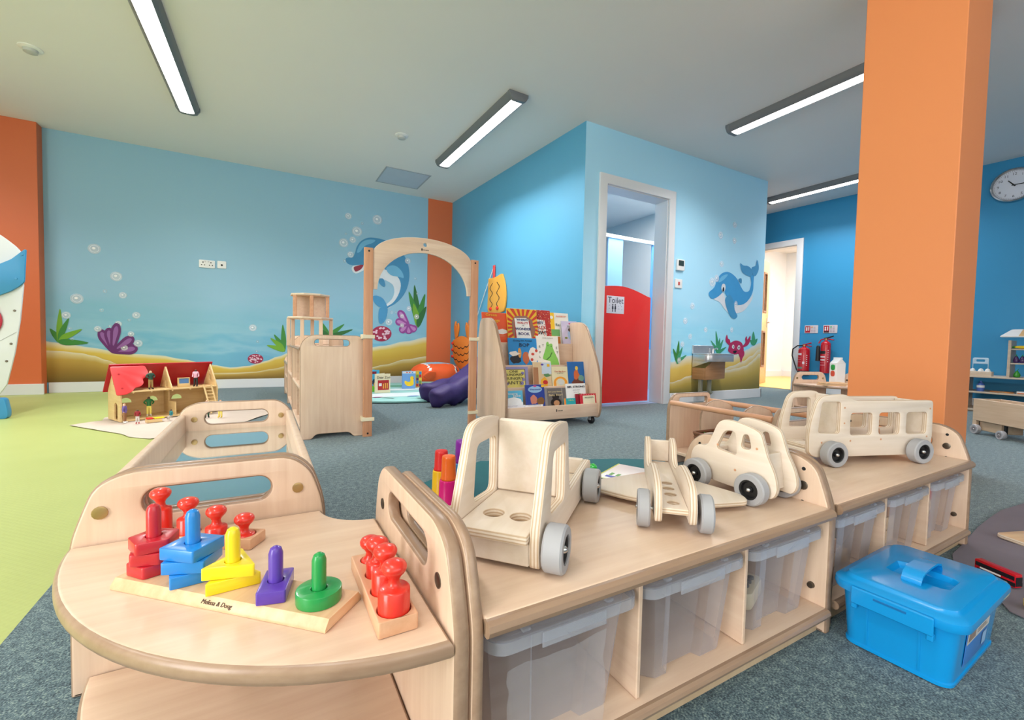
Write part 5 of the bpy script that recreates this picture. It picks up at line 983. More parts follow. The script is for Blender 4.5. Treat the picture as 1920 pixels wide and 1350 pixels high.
# ================================================================== blue tub
t = thing('blue_tub', 'bright blue lidded plastic tub with a carry handle on the carpet', 'storage tub', (1.142, .348, 0), math.radians(2.0))
M_tubblue = mat('tub_blue', (14, 150, 222), .22, .02, 3, coat=.2)
def rbody(rows, n=6):
    bm = bmesh.new(); R = []
    for hx, hy, r, z in rows: R.append([bm.verts.new((x, y, z)) for x, y in rrect(-hx, hx, -hy, hy, r, n)])
    for a, b in zip(R, R[1:]):
        k = len(a)
        for i in range(k): bm.faces.new((a[i], a[(i+1) % k], b[(i+1) % k], b[i]))
    bm.faces.new(R[0][::-1]); bm.faces.new(R[-1]); return finish(bm, angle=50)
obj('tub_body', rbody([(.126, .076, .02, .0), (.130, .08, .022, .003), (.130, .08, .022, .008), (.128, .078, .022, .0095), (.136, .087, .026, .122)]), M_tubblue, t)
def lid_mesh():
    rows = [(.140, .092, .03, .108), (.146, .098, .032, .110), (.148, .100, .033, .118), (.147, .099, .032, .126), (.142, .094, .030, .130), (.135, .087, .027, .1312), (.132, .084, .026, .1335), (.129, .081, .025, .1385), (.124, .076, .022, .1405)]
    bm = bmesh.new(); R = []
    for hx, hy, r, z in rows: R.append([bm.verts.new((x, y, z)) for x, y in rrect(-hx, hx, -hy, hy, r, 6)])
    base = rrect(-.124, .124, -.076, .076, .022, 6)
    for rx, ry, z in ((.044, .062, .1405), (.042, .06, .139), (.038, .054, .130), (.028, .04, .1262)):
        R.append([bm.verts.new((-.012+rx*math.cos(a), -.004+ry*math.sin(a), z)) for a in (math.atan2(y/.076, x/.124) for x, y in base)])
    for a, b in zip(R, R[1:]):
        k = len(a)
        for i in range(k): bm.faces.new((a[i], a[(i+1) % k], b[(i+1) % k], b[i]))
    bm.faces.new(R[0][::-1]); bm.faces.new(R[-1]); return finish(bm, angle=32)
obj('lid', lid_mesh(), M_tubblue, t)
hnd = [(-.058, 0, .1395), (-.05, 0, .152), (-.03, 0, .158), (.0, 0, .159), (.03, 0, .158), (.05, 0, .152), (.058, 0, .1395)]
bm = bmesh.new(); R = []
for x, y, z in hnd: R.append([bm.verts.new((x-.012, y0, z+dz)) for y0, dz in ((-.015, 0), (.015, 0), (.015, .004), (-.015, .004))])
for a, b in zip(R, R[1:]):
    for i in range(4): bm.faces.new((a[i], a[(i+1) % 4], b[(i+1) % 4], b[i]))
bm.faces.new(R[0]); bm.faces.new(R[-1]); obj('handle', finish(bm, angle=50), M_tubblue, t, T(0, -.004, 0))
lt = obj('latch', boxes([(-.155, -.1482, -.06, .06, .094, .126), (-.153, -.141, -.06, -.05, .084, .096), (-.153, -.141, .05, .06, .084, .096)], .002), M_tubblue, t)
obj('latch_slot', box(-.1556, -.1546, -.024, .024, .115, .119, .0003), mat('tub_shadow_blue', (8, 110, 176), .4), lt)
for y in (-.035, .042): obj('seam_rib', plate([(0, 0), (.004, 0), (.004, .098), (0, .098)], t=.0015, bev=.0005, edge=False), M_tubblue, t, frame((-.1278, y, .012), (0, -1, 0), (-.07, 0, .997)))
lb = obj('paper_label', plate([(-.075, .02), (.05, .02), (.055, .085), (-.08, .085)], t=.0008, bev=.0002, edge=False), mat('label_blue', (60, 128, 206), .35), t, frame((0, -.0788, .006), (1, 0, 0), (0, -.08, .997)))
obj('label_panel', flat([(0, rect(-.078, .053, .062, .083)), (1, rect(-.07, -.03, .065, .08)), (2, rect(.02, .045, .03, .055)), (1, rect(-.02, .04, .068, .07)), (1, rect(-.02, .03, .073, .075))]), [mat('label_pale', (214, 210, 206), .4), mat('label_brown', (150, 128, 116), .4), mat('label_ice', (150, 190, 232), .4)], lb, T(0, 0, .0009))
# ================================================================== cloths on the carpet
def cloth(name, outline, m, label, amp=.004, step=.03, z=.0035, seed=1, cat='cloth', fold=None):
    """limp sheet: filled outline subdivided and rumpled, with a little thickness"""
    rnd = random.Random(seed); ph = [rnd.uniform(0, 6) for _ in range(6)]
    xs = [p[0] for p in outline]; ys = [p[1] for p in outline]
    def inside(x, y):
        c = False; n = len(outline)
        for i in range(n):
            x1, y1 = outline[i]; x2, y2 = outline[(i+1) % n]
            if (y1 > y) != (y2 > y) and x < (x2-x1)*(y-y1)/(y2-y1)+x1: c = not c
        return c
    bm = bmesh.new(); vs = [bm.verts.new((x, y, 0)) for x, y in outline]; f = bm.faces.new(vs)
    bmesh.ops.triangulate(bm, faces=[f])
    L_ = max(max(xs)-min(xs), max(ys)-min(ys))
    for k in range(int(L_/step)*1):
        v = min(xs)+(k+.5)*step
        if v < max(xs): bmesh.ops.bisect_plane(bm, geom=bm.verts[:]+bm.edges[:]+bm.faces[:], plane_co=(v, 0, 0), plane_no=(1, 0, 0))
        v = min(ys)+(k+.5)*step
        if v < max(ys): bmesh.ops.bisect_plane(bm, geom=bm.verts[:]+bm.edges[:]+bm.faces[:], plane_co=(0, v, 0), plane_no=(0, 1, 0))
    for v in bm.verts:
        x, y = v.co.x, v.co.y
        h = .5+.25*math.sin(x*21+y*9+ph[0])+.25*math.sin(x*11-y*27+ph[1])*math.cos(x*7+ph[2])
        h += .4*max(0, math.sin(x*6+y*14+ph[3]))**6
        v.co.z = z+amp*h
    r = bmesh.ops.solidify(bm, geom=bm.faces[:], thickness=.0018)
    me = finish(bm, angle=80)
    return tag(obj(name, me, m), label, cat)
cloth('grey_cloth', [(1.50, .318), (1.53, .40), (1.70, .455), (1.87, .47), (2.05, .492), (2.35, .507), (2.62, .48), (2.6, .22), (2.1, .2), (1.7, .228), (1.44, .262), (1.45, .29)], mat('grey_fabric', (122, 114, 124), .85, .06, 20), 'rumpled grey cloth on the carpet beside the blue tub', .005, .03, .002, 3)
cloth('teal_cloth', [(.50, 1.39), (.53, 1.68), (.74, 1.82), (.91, 1.90), (1.25, 1.77), (1.55, 1.66), (1.66, 1.58), (1.66, 1.2), (1.2, .98), (.8, 1.0), (.55, 1.15)], mat('teal_fabric', (16, 96, 104), .8, .08, 20), 'dark teal cloth on the carpet behind the tray units', .006, .045, .002, 5)
cloth('beige_cloth', [(-1.053, 3.735), (-.93, 3.87), (-.95, 4.0), (-.5, 4.4), (-.15, 4.3), (.03, 3.97), (.05, 3.8), (-.12, 3.45), (-.35, 3.2), (-.545, 3.095), (-.66, 3.2), (-.72, 3.32), (-.83, 3.45)], mat('beige_fabric', (204, 190, 178), .85, .05, 20), 'wrinkled beige cloth under the dolls house', .004, .05, .002, 8)
# toys on the cloths
def cup(x, y, z, c, label, h=.085, r=.026):
    t = thing('stacking_cup', label, 'stacking cup', (x, y, z), 0, 'coloured stacking cups')
    m_ = mat('cup_%d_%d_%d' % c, c, .3, .03)
    obj('cup_wall', lathe([(r*1.04, 0), (r*1.04, .008), (r, .01), (r*.94, h-.01), (r*.9, h-.002), (r*.84, h), (r*.5, h-.001), (0, h-.001)], 22), m_, t)
    obj('cup_foot', lathe([(r*1.06, 0), (r*1.1, .003), (r*1.06, .007), (r*.95, .007), (r*.95, 0), (r*1.06, 0)], 22), m_, t); return t
ZC = .0112
cup(.565, 1.512, ZC, (250, 196, 20), 'yellow stacking cup under the red one', .1, .033); cup(.565, 1.512, ZC+.1005, (226, 38, 40), 'red stacking cup on top of the yellow one', .07, .025)
cup(.548, 1.395, ZC, (232, 20, 130), 'pink stacking cup under the orange one', .1, .033); cup(.548, 1.395, ZC+.1005, (246, 108, 32), 'orange stacking cup on top of the pink one', .08, .025)
cup(.665, 1.555, ZC, (60, 150, 226), 'light blue stacking cup under the purple one', .105, .036); cup(.665, 1.555, ZC+.1055, (130, 30, 160), 'purple stacking cup on top of the blue one', .085, .027)
t = thing('hex_sorter', 'small green hexagon toy on the teal cloth by the truck', 'toy', (1.275, 1.535, ZC))
hx = [(.036*math.cos(PI/3*i), .036*math.sin(PI/3*i)) for i in range(6)]
obj('body', plate(roundpoly(hx, .006), t=.026, bev=.003, edge=False), mat('hex_green', (40, 190, 70), .35), t)
for k in range(7):
    a = PI/3*k; x, y = (0, 0) if k == 6 else (.021*math.cos(a), .021*math.sin(a)); obj('stud', lathe([(0, 0), (.007, 0), (.0065, .004), (0, .005)], 6), mat('hex_green', (40, 190, 70), .35), t, T(x, y, .0262))
t = thing('picture_card', 'white picture card with a coloured print on the teal cloth', 'card', (1.40, 1.42, ZC), math.radians(25))
obj('card', plate(rrect(-.13, .13, -.1, .1, .004, 2), t=.0015, bev=.0003, edge=False), M_plastic_white, t)
deco_m = [mat('art_%d_%d_%d' % c, c, .4, .06, 30) for c in ((190, 200, 60), (50, 80, 180), (200, 70, 50), (90, 160, 70))]
obj('print', flat([(0, rect(-.13, -.122, -.1, .1)), (0, rect(-.13, .13, .093, .1)), (1, rect(-.1, -.075, .0, .07)), (3, rect(-.07, -.03, .02, .035)), (3, rect(-.07, -.03, .05, .065)), (2, rect(-.09, -.03, -.02, -.005))]), deco_m, t, T(0, 0, .0016))
# toy bus, board and brick on the grey cloth
t = thing('toy_bus', 'small red double-decker toy bus on the grey cloth', 'toy bus', (1.612, .347, .0065), math.radians(-112))
M_busr = mat('bus_red', (196, 22, 36), .25, .03)
obj('bus_body', box(-.043, .043, -.0105, .0105, .003, .037, .003, 2), M_busr, t)
for s in (-1, 1):
    obj('window_band', box(-.040, .041, s*.0106-.0003, s*.0106+.0003, .021, .031, .0002), mat('dark_glass_toy', (26, 24, 30), .2), t)
    obj('lower_band', box(-.036, .043, s*.0106-.0003, s*.0106+.0003, .006, .016, .0002), mat('dark_glass_toy', (26, 24, 30), .2), t)
    obj('side_advert', box(-.030, .014, s*.0106-.0004, s*.0106+.0004, .0165, .0205, .0002), M_plastic_white, t)
    for x in (-.026, .024): obj('wheel', lathe([(0, -.002), (.006, -.002), (.006, .002), (0, .002)], 14, 'Y'), M_grey, t, T(x, s*.0105, .0062))
obj('windscreen', box(.0428, .0436, -.009, .009, .008, .03, .0002), mat('dark_glass_toy', (26, 24, 30), .2), t)
t = thing('wooden_board', 'pale rounded wooden board lying on the grey cloth at the right edge', 'toy', (2.05, .365, .0075), math.radians(-20))
obj('board', plate(rrect(-.085, .085, -.05, .05, .02, 5), t=.012, bev=.003), [M_pine, M_plye], t)
t = thing('toy_brick', 'yellow plastic toy brick on the grey cloth at the right edge', 'toy brick', (1.502, .268, .0065), .3)
M_yb = mat('brick_yellow', (240, 214, 20), .3)
obj('brick_body', box(-.016, .016, -.011, .011, 0, .016, .0015), M_yb, t)
for x in (-.008, .008):
    for y in (-.0055, .0055): obj('stud', lathe([(0, 0), (.004, 0), (.004, .003), (0, .0032)], 10), M_yb, t, T(x, y, .0161))

# ================================================================== play corner soft things and wall toys
def xw(y): return 2.4275-(y-YT)*.0471
BW = frame((xw(5.86), 5.86, 0), (xw(3.0)-xw(5.86), 3.0-5.86, 0), (0, 0, 1))     # blue wall frame: x to the right, z out of the wall
def bwthing(name, label, cat, y, z):
    t = thing(name, label, cat); t.matrix_basis = BW @ T((5.86-y)*1.0011, z, 0); return t
M_tan = mat('toy_yellow', (234, 172, 70), .4, .04); M_og = mat('toy_orange', (240, 136, 52), .4, .04)
# sail maze
t = bwthing('sail_maze', 'yellow sail-shaped wall toy with curvy black tracks and a red mast', 'wall toy', 4.74, .75)
so = smoothpoly([(.0, .19), (-.005, .36), (.0, .555), (.02, .575), (.16, .575), (.30, .60), (.33, .57), (.375, .48), (.40, .35), (.385, .22), (.33, .17), (.16, .165)], 3)
obj('sail', plate(so, t=.02, bev=.003, edge=False), M_tan, t, T(0, 0, .006))
obj('mast', box(.09, .135, .575, .72, .008, .02, .003), mat('mast_red', (226, 74, 70), .4), t)
for x0 in (.075, .235):
    tr = [(x0+.03*math.sin(i/14*PI*4.4)*(1 if x0 < .2 else -1), .235+.28*i/14) for i in range(15)]
    w_ = .008; pts = [(x-w_, z) for x, z in tr]+[(x+w_, z) for x, z in tr[::-1]]
    obj('track', flat([(0, pts)]), M_black, t, T(0, 0, .0262))
    obj('bead', lathe([(0, 0), (.02, 0), (.022, .01), (.014, .018), (0, .02)], 12), M_red, t, T(x0-.0, .215, .0262))
obj('hull', plate(roundpoly([(-.06, .12), (.46, .12), (.38, -.05), (.04, -.05)], .03), t=.02, bev=.003, edge=False), M_red, t, T(0, 0, .006))
o = tag(obj('white_cord', tube([BW @ Vector(((5.86-4.632)*1.0011, 1.462, .012)), BW @ Vector(((5.86-4.86)*1.0011, 1.13, .02)), BW @ Vector(((5.86-5.06)*1.0011, .85, .015)), BW @ Vector(((5.86-5.08)*1.0011, .6, .012))], .005, 6), M_plastic_white), 'thin white cord hanging from the mast of the sail-shaped wall toy', 'cord')
# crab maze
t = bwthing('crab_maze', 'orange crab-shaped wall toy with wavy tracks beside the arch', 'wall toy', 5.76, .18)
body = smoothpoly([(.04, .40), (.10, .425), (.2, .455), (.3, .47), (.42, .455), (.54, .42), (.60, .36), (.58, .26), (.55, .14), (.46, .06), (.32, .03), (.2, .06), (.10, .12), (.06, .2), (.03, .3)], 3)
obj('shell', plate(body, t=.02, bev=.003, edge=False), M_og, t, T(0, 0, .006))
for sx, nm in ((1, 'claw'), (-1, 'claw')):
    f = (lambda x: x) if sx > 0 else (lambda x: .62-x)
    cl = [(f(x), z) for x, z in ((.10, .44), (.075, .52), (.06, .58), (.085, .655), (.115, .67), (.12, .62), (.145, .59), (.165, .63), (.19, .645), (.21, .58), (.19, .51), (.15, .44))]
    obj(nm, plate(smoothpoly(cl, 3), t=.018, bev=.003, edge=False), M_og, t, T(0, 0, .004))
for k, z0 in enumerate((.37, .28, .19)):
    tr = [(.05+.5*i/20, z0-.05*math.sin(i/20*PI)-.022*abs(math.sin(i/20*PI*4))) for i in range(21)]
    w_ = .007; pts = [(x, z-w_) for x, z in tr]+[(x, z+w_) for x, z in tr[::-1]]
    obj('track', flat([(0, pts)]), M_black, t, T(0, 0, .0262))
    obj('bead', lathe([(0, 0), (.02, 0), (.022, .01), (.014, .018), (0, .02)], 12), M_red, t, T(.045, z0, .0262))
# splash mat
t = thing('floor_mat', 'round pale teal floor mat with faded prints in the play corner', 'mat', (1.27, 4.83, 0))
obj('pad', lathe([(0, 0), (.84, 0), (.86, .01), (.86, .022), (.845, .032), (.6, .035), (0, .034)], 48), mat('mat_teal', (150, 204, 200), .6, .05, 5, bump=.3, bscale=14), t)
pr = [(0, blob(-.1, -.45, .55, .16, 18, .15, 1)), (0, blob(-.45, .1, .25, .18, 14, .25, 2)), (0, blob(.2, .0, .4, .1, 16, .2, 3)), (0, blob(.45, .1, .2, .12, 14, .2, 7)), (1, blob(-.35, .35, .2, .12, 12, .3, 4)), (1, blob(.05, .4, .25, .1, 12, .3, 9)), (2, blob(.3, .3, .12, .05, 8, .2, 5)), (3, blob(-.33, -.6, .05, .02, 8)), (4, blob(.0, -.62, .06, .02, 8)), (5, [(-.3, -.64), (-.285, -.635), (-.2, -.72), (-.22, -.73)])]
obj('print', flat([(i, smoothpoly(p, 2) if i < 3 else p) for i, p in pr], dz=.0003), [mat('mat_white', (216, 228, 232), .6), mat('mat_sea', (96, 164, 140), .6), mat('mat_sand', (232, 190, 140), .6), mat('mat_pink', (190, 60, 140), .6), mat('mat_blue', (60, 120, 200), .6), M_black], t, T(0, 0, .0352))
# books standing on the mat
def matbook(x, y, w_, h_, c, label, rz=0, spread=.6):
    b = thing('picture_book', label, 'book', (x, y, .037), rz, 'books standing on the round mat')
    cv = mat('cover_%d_%d_%d' % c, c, .35, .05, 12)
    obj('cover', box(0, w_, 0, .006, 0, h_, .0008), cv, b)
    o = obj('back_cover', box(0, w_, 0, .006, 0, h_, .0008), cv, b, Matrix.Rotation(spread, 4, 'Z') @ T(0, .003, 0))
    obj('pages', box(.002, w_-.004, .0, .004, .003, h_-.003, 0), mat('paper', (236, 232, 222), .7), b, Matrix.Rotation(spread*.5, 4, 'Z') @ T(0.003, .004, 0))
    return b
b = matbook(.985, 4.545, .155, .195, (232, 222, 186), 'cream and red book titled Dear Zoo standing on the round mat', .1)
deco(b, [(0, rect(.025, .14, .03, .13)), (1, rect(.035, .065, .07, .10)), (2, rect(.078, .086, .045, .095)), (2, rect(.098, .106, .045, .1)), (2, rect(.118, .126, .045, .1))], [(176, 42, 42), (226, 226, 226), (240, 200, 70)])
text('Dear Zoo', .034, mat('art_20_24_40', (20, 24, 40), .4), b, FACE_NY(.084, -.0024, .158), name='title')
b = matbook(.93, 4.69, .13, .225, (70, 176, 220), 'sky blue picture book half hidden behind the left arch post', .1)
deco(b, [(0, rect(.0, .1, .185, .21)), (1, blob(.08, .1, .03, .03, 10, .2, 1)), (2, blob(.06, .03, .06, .03, 10, .2, 2)), (3, blob(.09, .07, .02, .03))], [(130, 36, 60), (40, 60, 90), (120, 200, 60), (226, 170, 90)])
b = matbook(1.352, 4.88, .145, .195, (112, 160, 216), 'blue lift-the-flap book with a yellow duck on the round mat', -.12)
deco(b, [(0, rect(0, .145, .17, .193)), (1, smoothpoly([(.025, .06), (.03, .09), (.065, .075), (.09, .09), (.085, .125), (.105, .14), (.125, .125), (.122, .09), (.125, .05), (.1, .03), (.055, .03)], 2)), (2, blob(.122, .115, .006, .012, 8)), (3, blob(.05, .182, .01, .007, 8)), (3, blob(.08, .182, .01, .007, 8)), (4, blob(.11, .182, .01, .007, 8))], [(206, 214, 220), (246, 206, 40), (226, 130, 50), (230, 70, 50), (60, 140, 200)])
text('Spot the Duck', .016, mat('art_120_90_170', (120, 90, 170), .4), b, FACE_NY(.07, -.0024, .148), name='title') if False else None
b = matbook(1.53, 4.97, .075, .19, (214, 180, 90), 'multicoloured narrow board book beside the duck book', .05)
deco(b, [((i*3+j) % 5, rect(.008+.034*j, .036+.034*j, .01+.035*i, .042+.035*i)) for i in range(5) for j in range(2)], [(200, 50, 50), (90, 60, 110), (236, 200, 60), (60, 130, 190), (120, 160, 70)])
# fish-coloured bean bag by the orange pilaster
def soft(name, prof_fn, m, parent, M, nu=28, nv=14, seed=0, amp=.02):
    rnd = random.Random(seed); ph = [rnd.uniform(0, 6.3) for _ in range(6)]
    bm = bmesh.new(); rows = []
    for j in range(nv+1):
        v = -PI/2+PI*j/nv
        if j in (0, nv): rows.append([bm.verts.new(prof_fn(0, v))]); continue
        row = []
        for i in range(nu):
            u = 2*PI*i/nu; p = Vector(prof_fn(u, v))
            k = 1+amp*(math.sin(3*u+4*v+ph[0])+math.sin(7*u-5*v+ph[1])*.6+math.sin(11*u+9*v+ph[2])*.35)
            row.append(bm.verts.new(p*k))
        rows.append(row)
    for a, b in zip(rows, rows[1:]):
        for i in range(nu):
            j = (i+1) % nu
            if len(a) == 1: bm.faces.new((a[0], b[j], b[i]))
            elif len(b) == 1: bm.faces.new((a[i], a[j], b[0]))
            else: bm.faces.new((a[i], a[j], b[j], b[i]))
    for v in bm.verts:
        if v.co.z < -.0: pass
    return obj(name, finish(bm, angle=70), m, parent, M)
def sq(x, p): return math.copysign(abs(x)**p, x)
t = thing('bean_bag', 'orange and pale blue bean bag with white-edged stripes by the orange pilaster', 'bean bag', (1.93, 5.42, .004), .15)
M_bo = mat('beanbag_orange', (238, 92, 34), .7, .08, 6); M_bb = mat('beanbag_blue', (136, 186, 212), .7, .08, 8, bump=.4, bscale=22)
def bfn(rx, ry, rz): return lambda u, v: (rx*sq(math.cos(v), .8)*math.cos(u), ry*sq(math.cos(v), .8)*math.sin(u), rz*sq(math.sin(v), .8))
bb = soft('cushion', bfn(.33, .26, .15), [M_bo, M_bb, M_plastic_white, M_black], t, T(0, 0, .15), 56, 28, 2, .012)
for p in bb.data.polygons:
    c = p.center; a = c.x*.9+c.z*.55; l = -c.x*.9+c.z*.55
    p.material_index = 0
    if a > .2 and c.y < .1 and c.z < .03: p.material_index = 1
    if c.z > .135 or c.y > .12: p.material_index = 1
    elif .105 < c.z <= .135 and c.y < .1 and abs(c.x) < .2: p.material_index = 0
    if abs(c.x-.17-.25*c.z) < .014 and c.z > .02: p.material_index = 2
    if abs(c.x-.192-.25*c.z) < .008 and c.z > .02: p.material_index = 3
    if abs(c.x+.19-.1*c.z) < .012 and c.z > .03: p.material_index = 2
    if c.z < -.08 and c.x < .2: p.material_index = 2 if c.z > -.1 else 0
obj('side_fin', (lambda me: me)(plate(smoothpoly([(-.33, .02), (-.26, .07), (-.15, .06), (-.16, -.02), (-.25, -.03)], 3), t=.03, bev=.01, nb=2, edge=False)), M_bo, t, frame((0, -.20, .15), (1, .25, 0), (0, -.3, 1)))
obj('side_fin', plate(smoothpoly([(.19, .06), (.30, .05), (.33, .0), (.27, -.03), (.18, .0)], 3), t=.03, bev=.01, nb=2, edge=False), M_bo, t, frame((0, -.17, .14), (1, .3, 0), (0, -.2, 1)))
# purple bean bag with long legs
t = thing('bean_bag', 'large purple bean bag with two long lobes stretching past the arch', 'bean bag', (1.66, 3.86, .004))
M_pur = mat('beanbag_purple', (54, 36, 100), .6, .1, 8, bump=.5, bscale=16)
me = D.meshes.new('bag'); bm = bmesh.new()
sk = bm.verts.layers.skin.verify()
def node(co, r):
    v = bm.verts.new(co); v[sk].radius = r; return v
c0 = node((.10, .0, .145), (.15, .145)); c1 = node((.18, .03, .32), (.12, .12)); c2 = node((.19, .03, .44), (.085, .085))
a1 = node((-.10, -.12, .11), (.10, .11)); a2 = node((-.28, -.2, .098), (.094, .094)); a3 = node((-.42, -.22, .092), (.09, .088))
b1 = node((-.10, .1, .11), (.10, .11)); b2 = node((-.26, .16, .1), (.096, .094)); b3 = node((-.40, .15, .095), (.088, .088))
for p, q in ((c0, c1), (c1, c2), (c0, a1), (a1, a2), (a2, a3), (c0, b1), (b1, b2), (b2, b3)): bm.edges.new((p, q))
c0[sk].use_root = True
bm.to_mesh(me); bm.free()
def apply_mods(me, mods, name):
    o = D.objects.new('tmp', me); C.objects.link(o)
    for kind, kw in mods:
        m_ = o.modifiers.new(kind, kind)
        for k, v in kw.items(): setattr(m_, k, v)
    dg = bpy.context.evaluated_depsgraph_get(); r = D.meshes.new_from_object(o.evaluated_get(dg))
    D.objects.remove(o); r.name = name; return r
me = apply_mods(me, [('SKIN', {}), ('SUBSURF', {'levels': 3})], 'bag')
zmin = min(v.co.z for v in me.vertices)
for v in me.vertices:
    c = v.co; k = .008*(math.sin(c.x*34+c.y*12)+math.sin(c.y*40-c.z*22)*.8+math.sin(c.x*19-c.z*46)); c += Vector((k*.5, k*.5, k))
    if c.z < .012: c.z = .0+.012*0
for p in me.polygons: p.use_smooth = True
obj('bag', me, M_pur, t)
# ================================================================== dolls house and figures
HA = math.radians(29.5)
t = house = thing('dolls_house', 'open wooden dolls house with a red roof on the beige cloth', 'dolls house', (-.795, 3.715, .0098), HA)
M_hw = wood('house_wood', (232, 204, 150), (208, 172, 116), 0, s=.8); M_roof = mat('roof_red', (178, 18, 32), .35, .05); M_roofl = mat('roof_light_red', (226, 62, 66), .35, .05)
HW, HD = .56, .205
obj('ground_floor', box(0, HW, -.0, HD, 0, .01, .001), M_hw, t)
wh = [[(.08+.15*i+.034*math.cos(PI*k/10), .10+.034*math.sin(PI*k/10)) for k in range(11)] for i in range(3)]
doorh = [roundpoly([(.10+.15*i, .0101), (.145+.15*i, .0101), (.145+.15*i, .075), (.10+.15*i, .075)], .0) for i in range(2)]
obj('back_wall', plate([(0, .0101), (HW, .0101), (HW, .185), (0, .185)], wh, t=.01, bev=.001, edge=False), M_hw, t, XZ(0, HD, 0))
gab = [(0, 0), (HD, 0), (HD, .19), (HD/2, .355), (0, .19)]
archd = [(.075+.028*math.cos(PI*k/8), .09+.03*math.sin(PI*k/8)) for k in range(9)]+[(.047, .012), (.103, .012)]
archd = archd[:9]+[(.047, .0105), (.103, .0105)]
ventw = rrect(HD/2-.012, HD/2+.012, .235, .275, .005, 3)
obj('end_wall', plate(gab, [archd, ventw], t=.01, bev=.001, edge=False), M_hw, t, YZ(-.0105, 0, 0))
obj('end_wall', plate(gab, [ventw, circ(HD/2, .31, .012, 10)], t=.01, bev=.001, edge=False), M_hw, t, YZ(HW+.0005, 0, 0))
obj('upper_floor', box(0, HW, .0, HD-.0105, .188, .197, .001), M_hw, t)
obj('mid_gable', plate([(0, .1975), (HD-.02, .1975), (HD/2+.004, .345), (HD/2-.004, .345)], [roundpoly([(.07, .198+.002), (.095, .2), (.095, .25), (.07, .25)], .008)], t=.009, bev=.001, edge=False), M_hw, t, YZ(.272, 0, 0))
obj('room_wall', plate([(0.02, .0101), (HD-.0105, .0101), (HD-.0105, .187), (.12, .187), (.12, .1), (.02, .1)], t=.008, bev=.001, edge=False), M_hw, t, YZ(.30, 0, 0))
sl = math.atan2(.165, HD/2)
L_ = math.hypot(HD/2, .165)
# roof frames: x along ridge, y down the slope
RB_ = frame((-.03, HD/2-.004, .358), (1, 0, 0), (0, -math.cos(sl), -math.sin(sl)))
obj('roof_rear', plate([(0, 0), (HW+.055, 0), (HW+.055, L_+.028), (0, L_+.028)], t=.01, bev=.0015, edge=False), M_roof, t, frame((-.03, HD/2+.004, .368), (1, 0, 0), (0, math.cos(sl), -math.sin(sl))))
obj('roof_front', plate(roundpoly([(0, 0), (.185, 0), (.195, .045), (.19, .075), (.155, .10), (.155, .135), (.135, .155), (.10, .165), (.085, .19), (.05, .208), (0, .212)], .012), t=.01, bev=.0015, edge=False), M_roofl, t, frame((-.03, HD/2-.004, .3575), (1, 0, 0), (0, -math.cos(sl), -math.sin(sl))))
for x, y in ((.035, .06), (.035, .165)): obj('screw_cap', lathe([(0, 0), (.006, 0), (.006, .001), (0, .002)], 8), M_roof, t, frame((-.03, HD/2-.004, .3575), (1, 0, 0), (0, -math.cos(sl), -math.sin(sl))) @ T(x, y, -.0015))
st = obj('stair', boxes([(.47, .476, -.05, -.04, 0, .001)]), M_hw, t)
for x in (.468, .518): obj('stair_side', tube([(x, -.012, .21), (x+.018, -.085, .005)], .006, 6), M_hw, t)
for i in range(8): f_ = (i+.5)/8; obj('stair_tread', box(.471+.018*f_, .515+.018*f_, -.018-.066*f_, -.004-.066*f_, .198-.19*f_, .203-.19*f_, .001), M_hw, t)
D.objects.remove(st)
for x in (.06, .16, .28, .39, .48): obj('floor_peg', lathe([(0, 0), (.006, 0), (.006, .006), (0, .006)], 8), M_hw, t, T(x, .004, .1815))
hm = house.matrix_basis
t = thing('toy_dresser', 'small wooden dolls house dresser with a blue mirror on the upper floor', 'toy furniture')
t.matrix_basis = hm @ T(.33, .045, .1975)
obj('frame', plate(rrect(0, .075, 0, .068, .002, 2), [rrect(.007, .068, .026, .062, .002, 2)], t=.014, bev=.001, edge=False), M_hw, t, XZ(0, .014, 0))
obj('mirror', box(.006, .069, .004, .008, .025, .063, 0), mat('toy_blue_panel', (96, 140, 196), .3), t)
t = thing('toy_bed', 'small wooden dolls house bed crate with red and yellow covers', 'toy furniture', (-.625, 3.655, .0095), .45)
obj('bed_frame', plate([(-.04, -.02), (.04, -.02), (.04, .02), (-.04, .02)], [[(-.035, -.015), (.035, -.015), (.035, .015), (-.035, .015)]], t=.02, bev=.001, edge=False), M_hw, t)
obj('yellow_cover', box(-.0, .055, -.018, .018, .0205, .029, .003), mat('block_yellow_gloss', (246, 220, 30), .3), t); obj('red_pillow', box(-.04, -.004, -.016, .016, .0205, .032, .005), M_red, t)
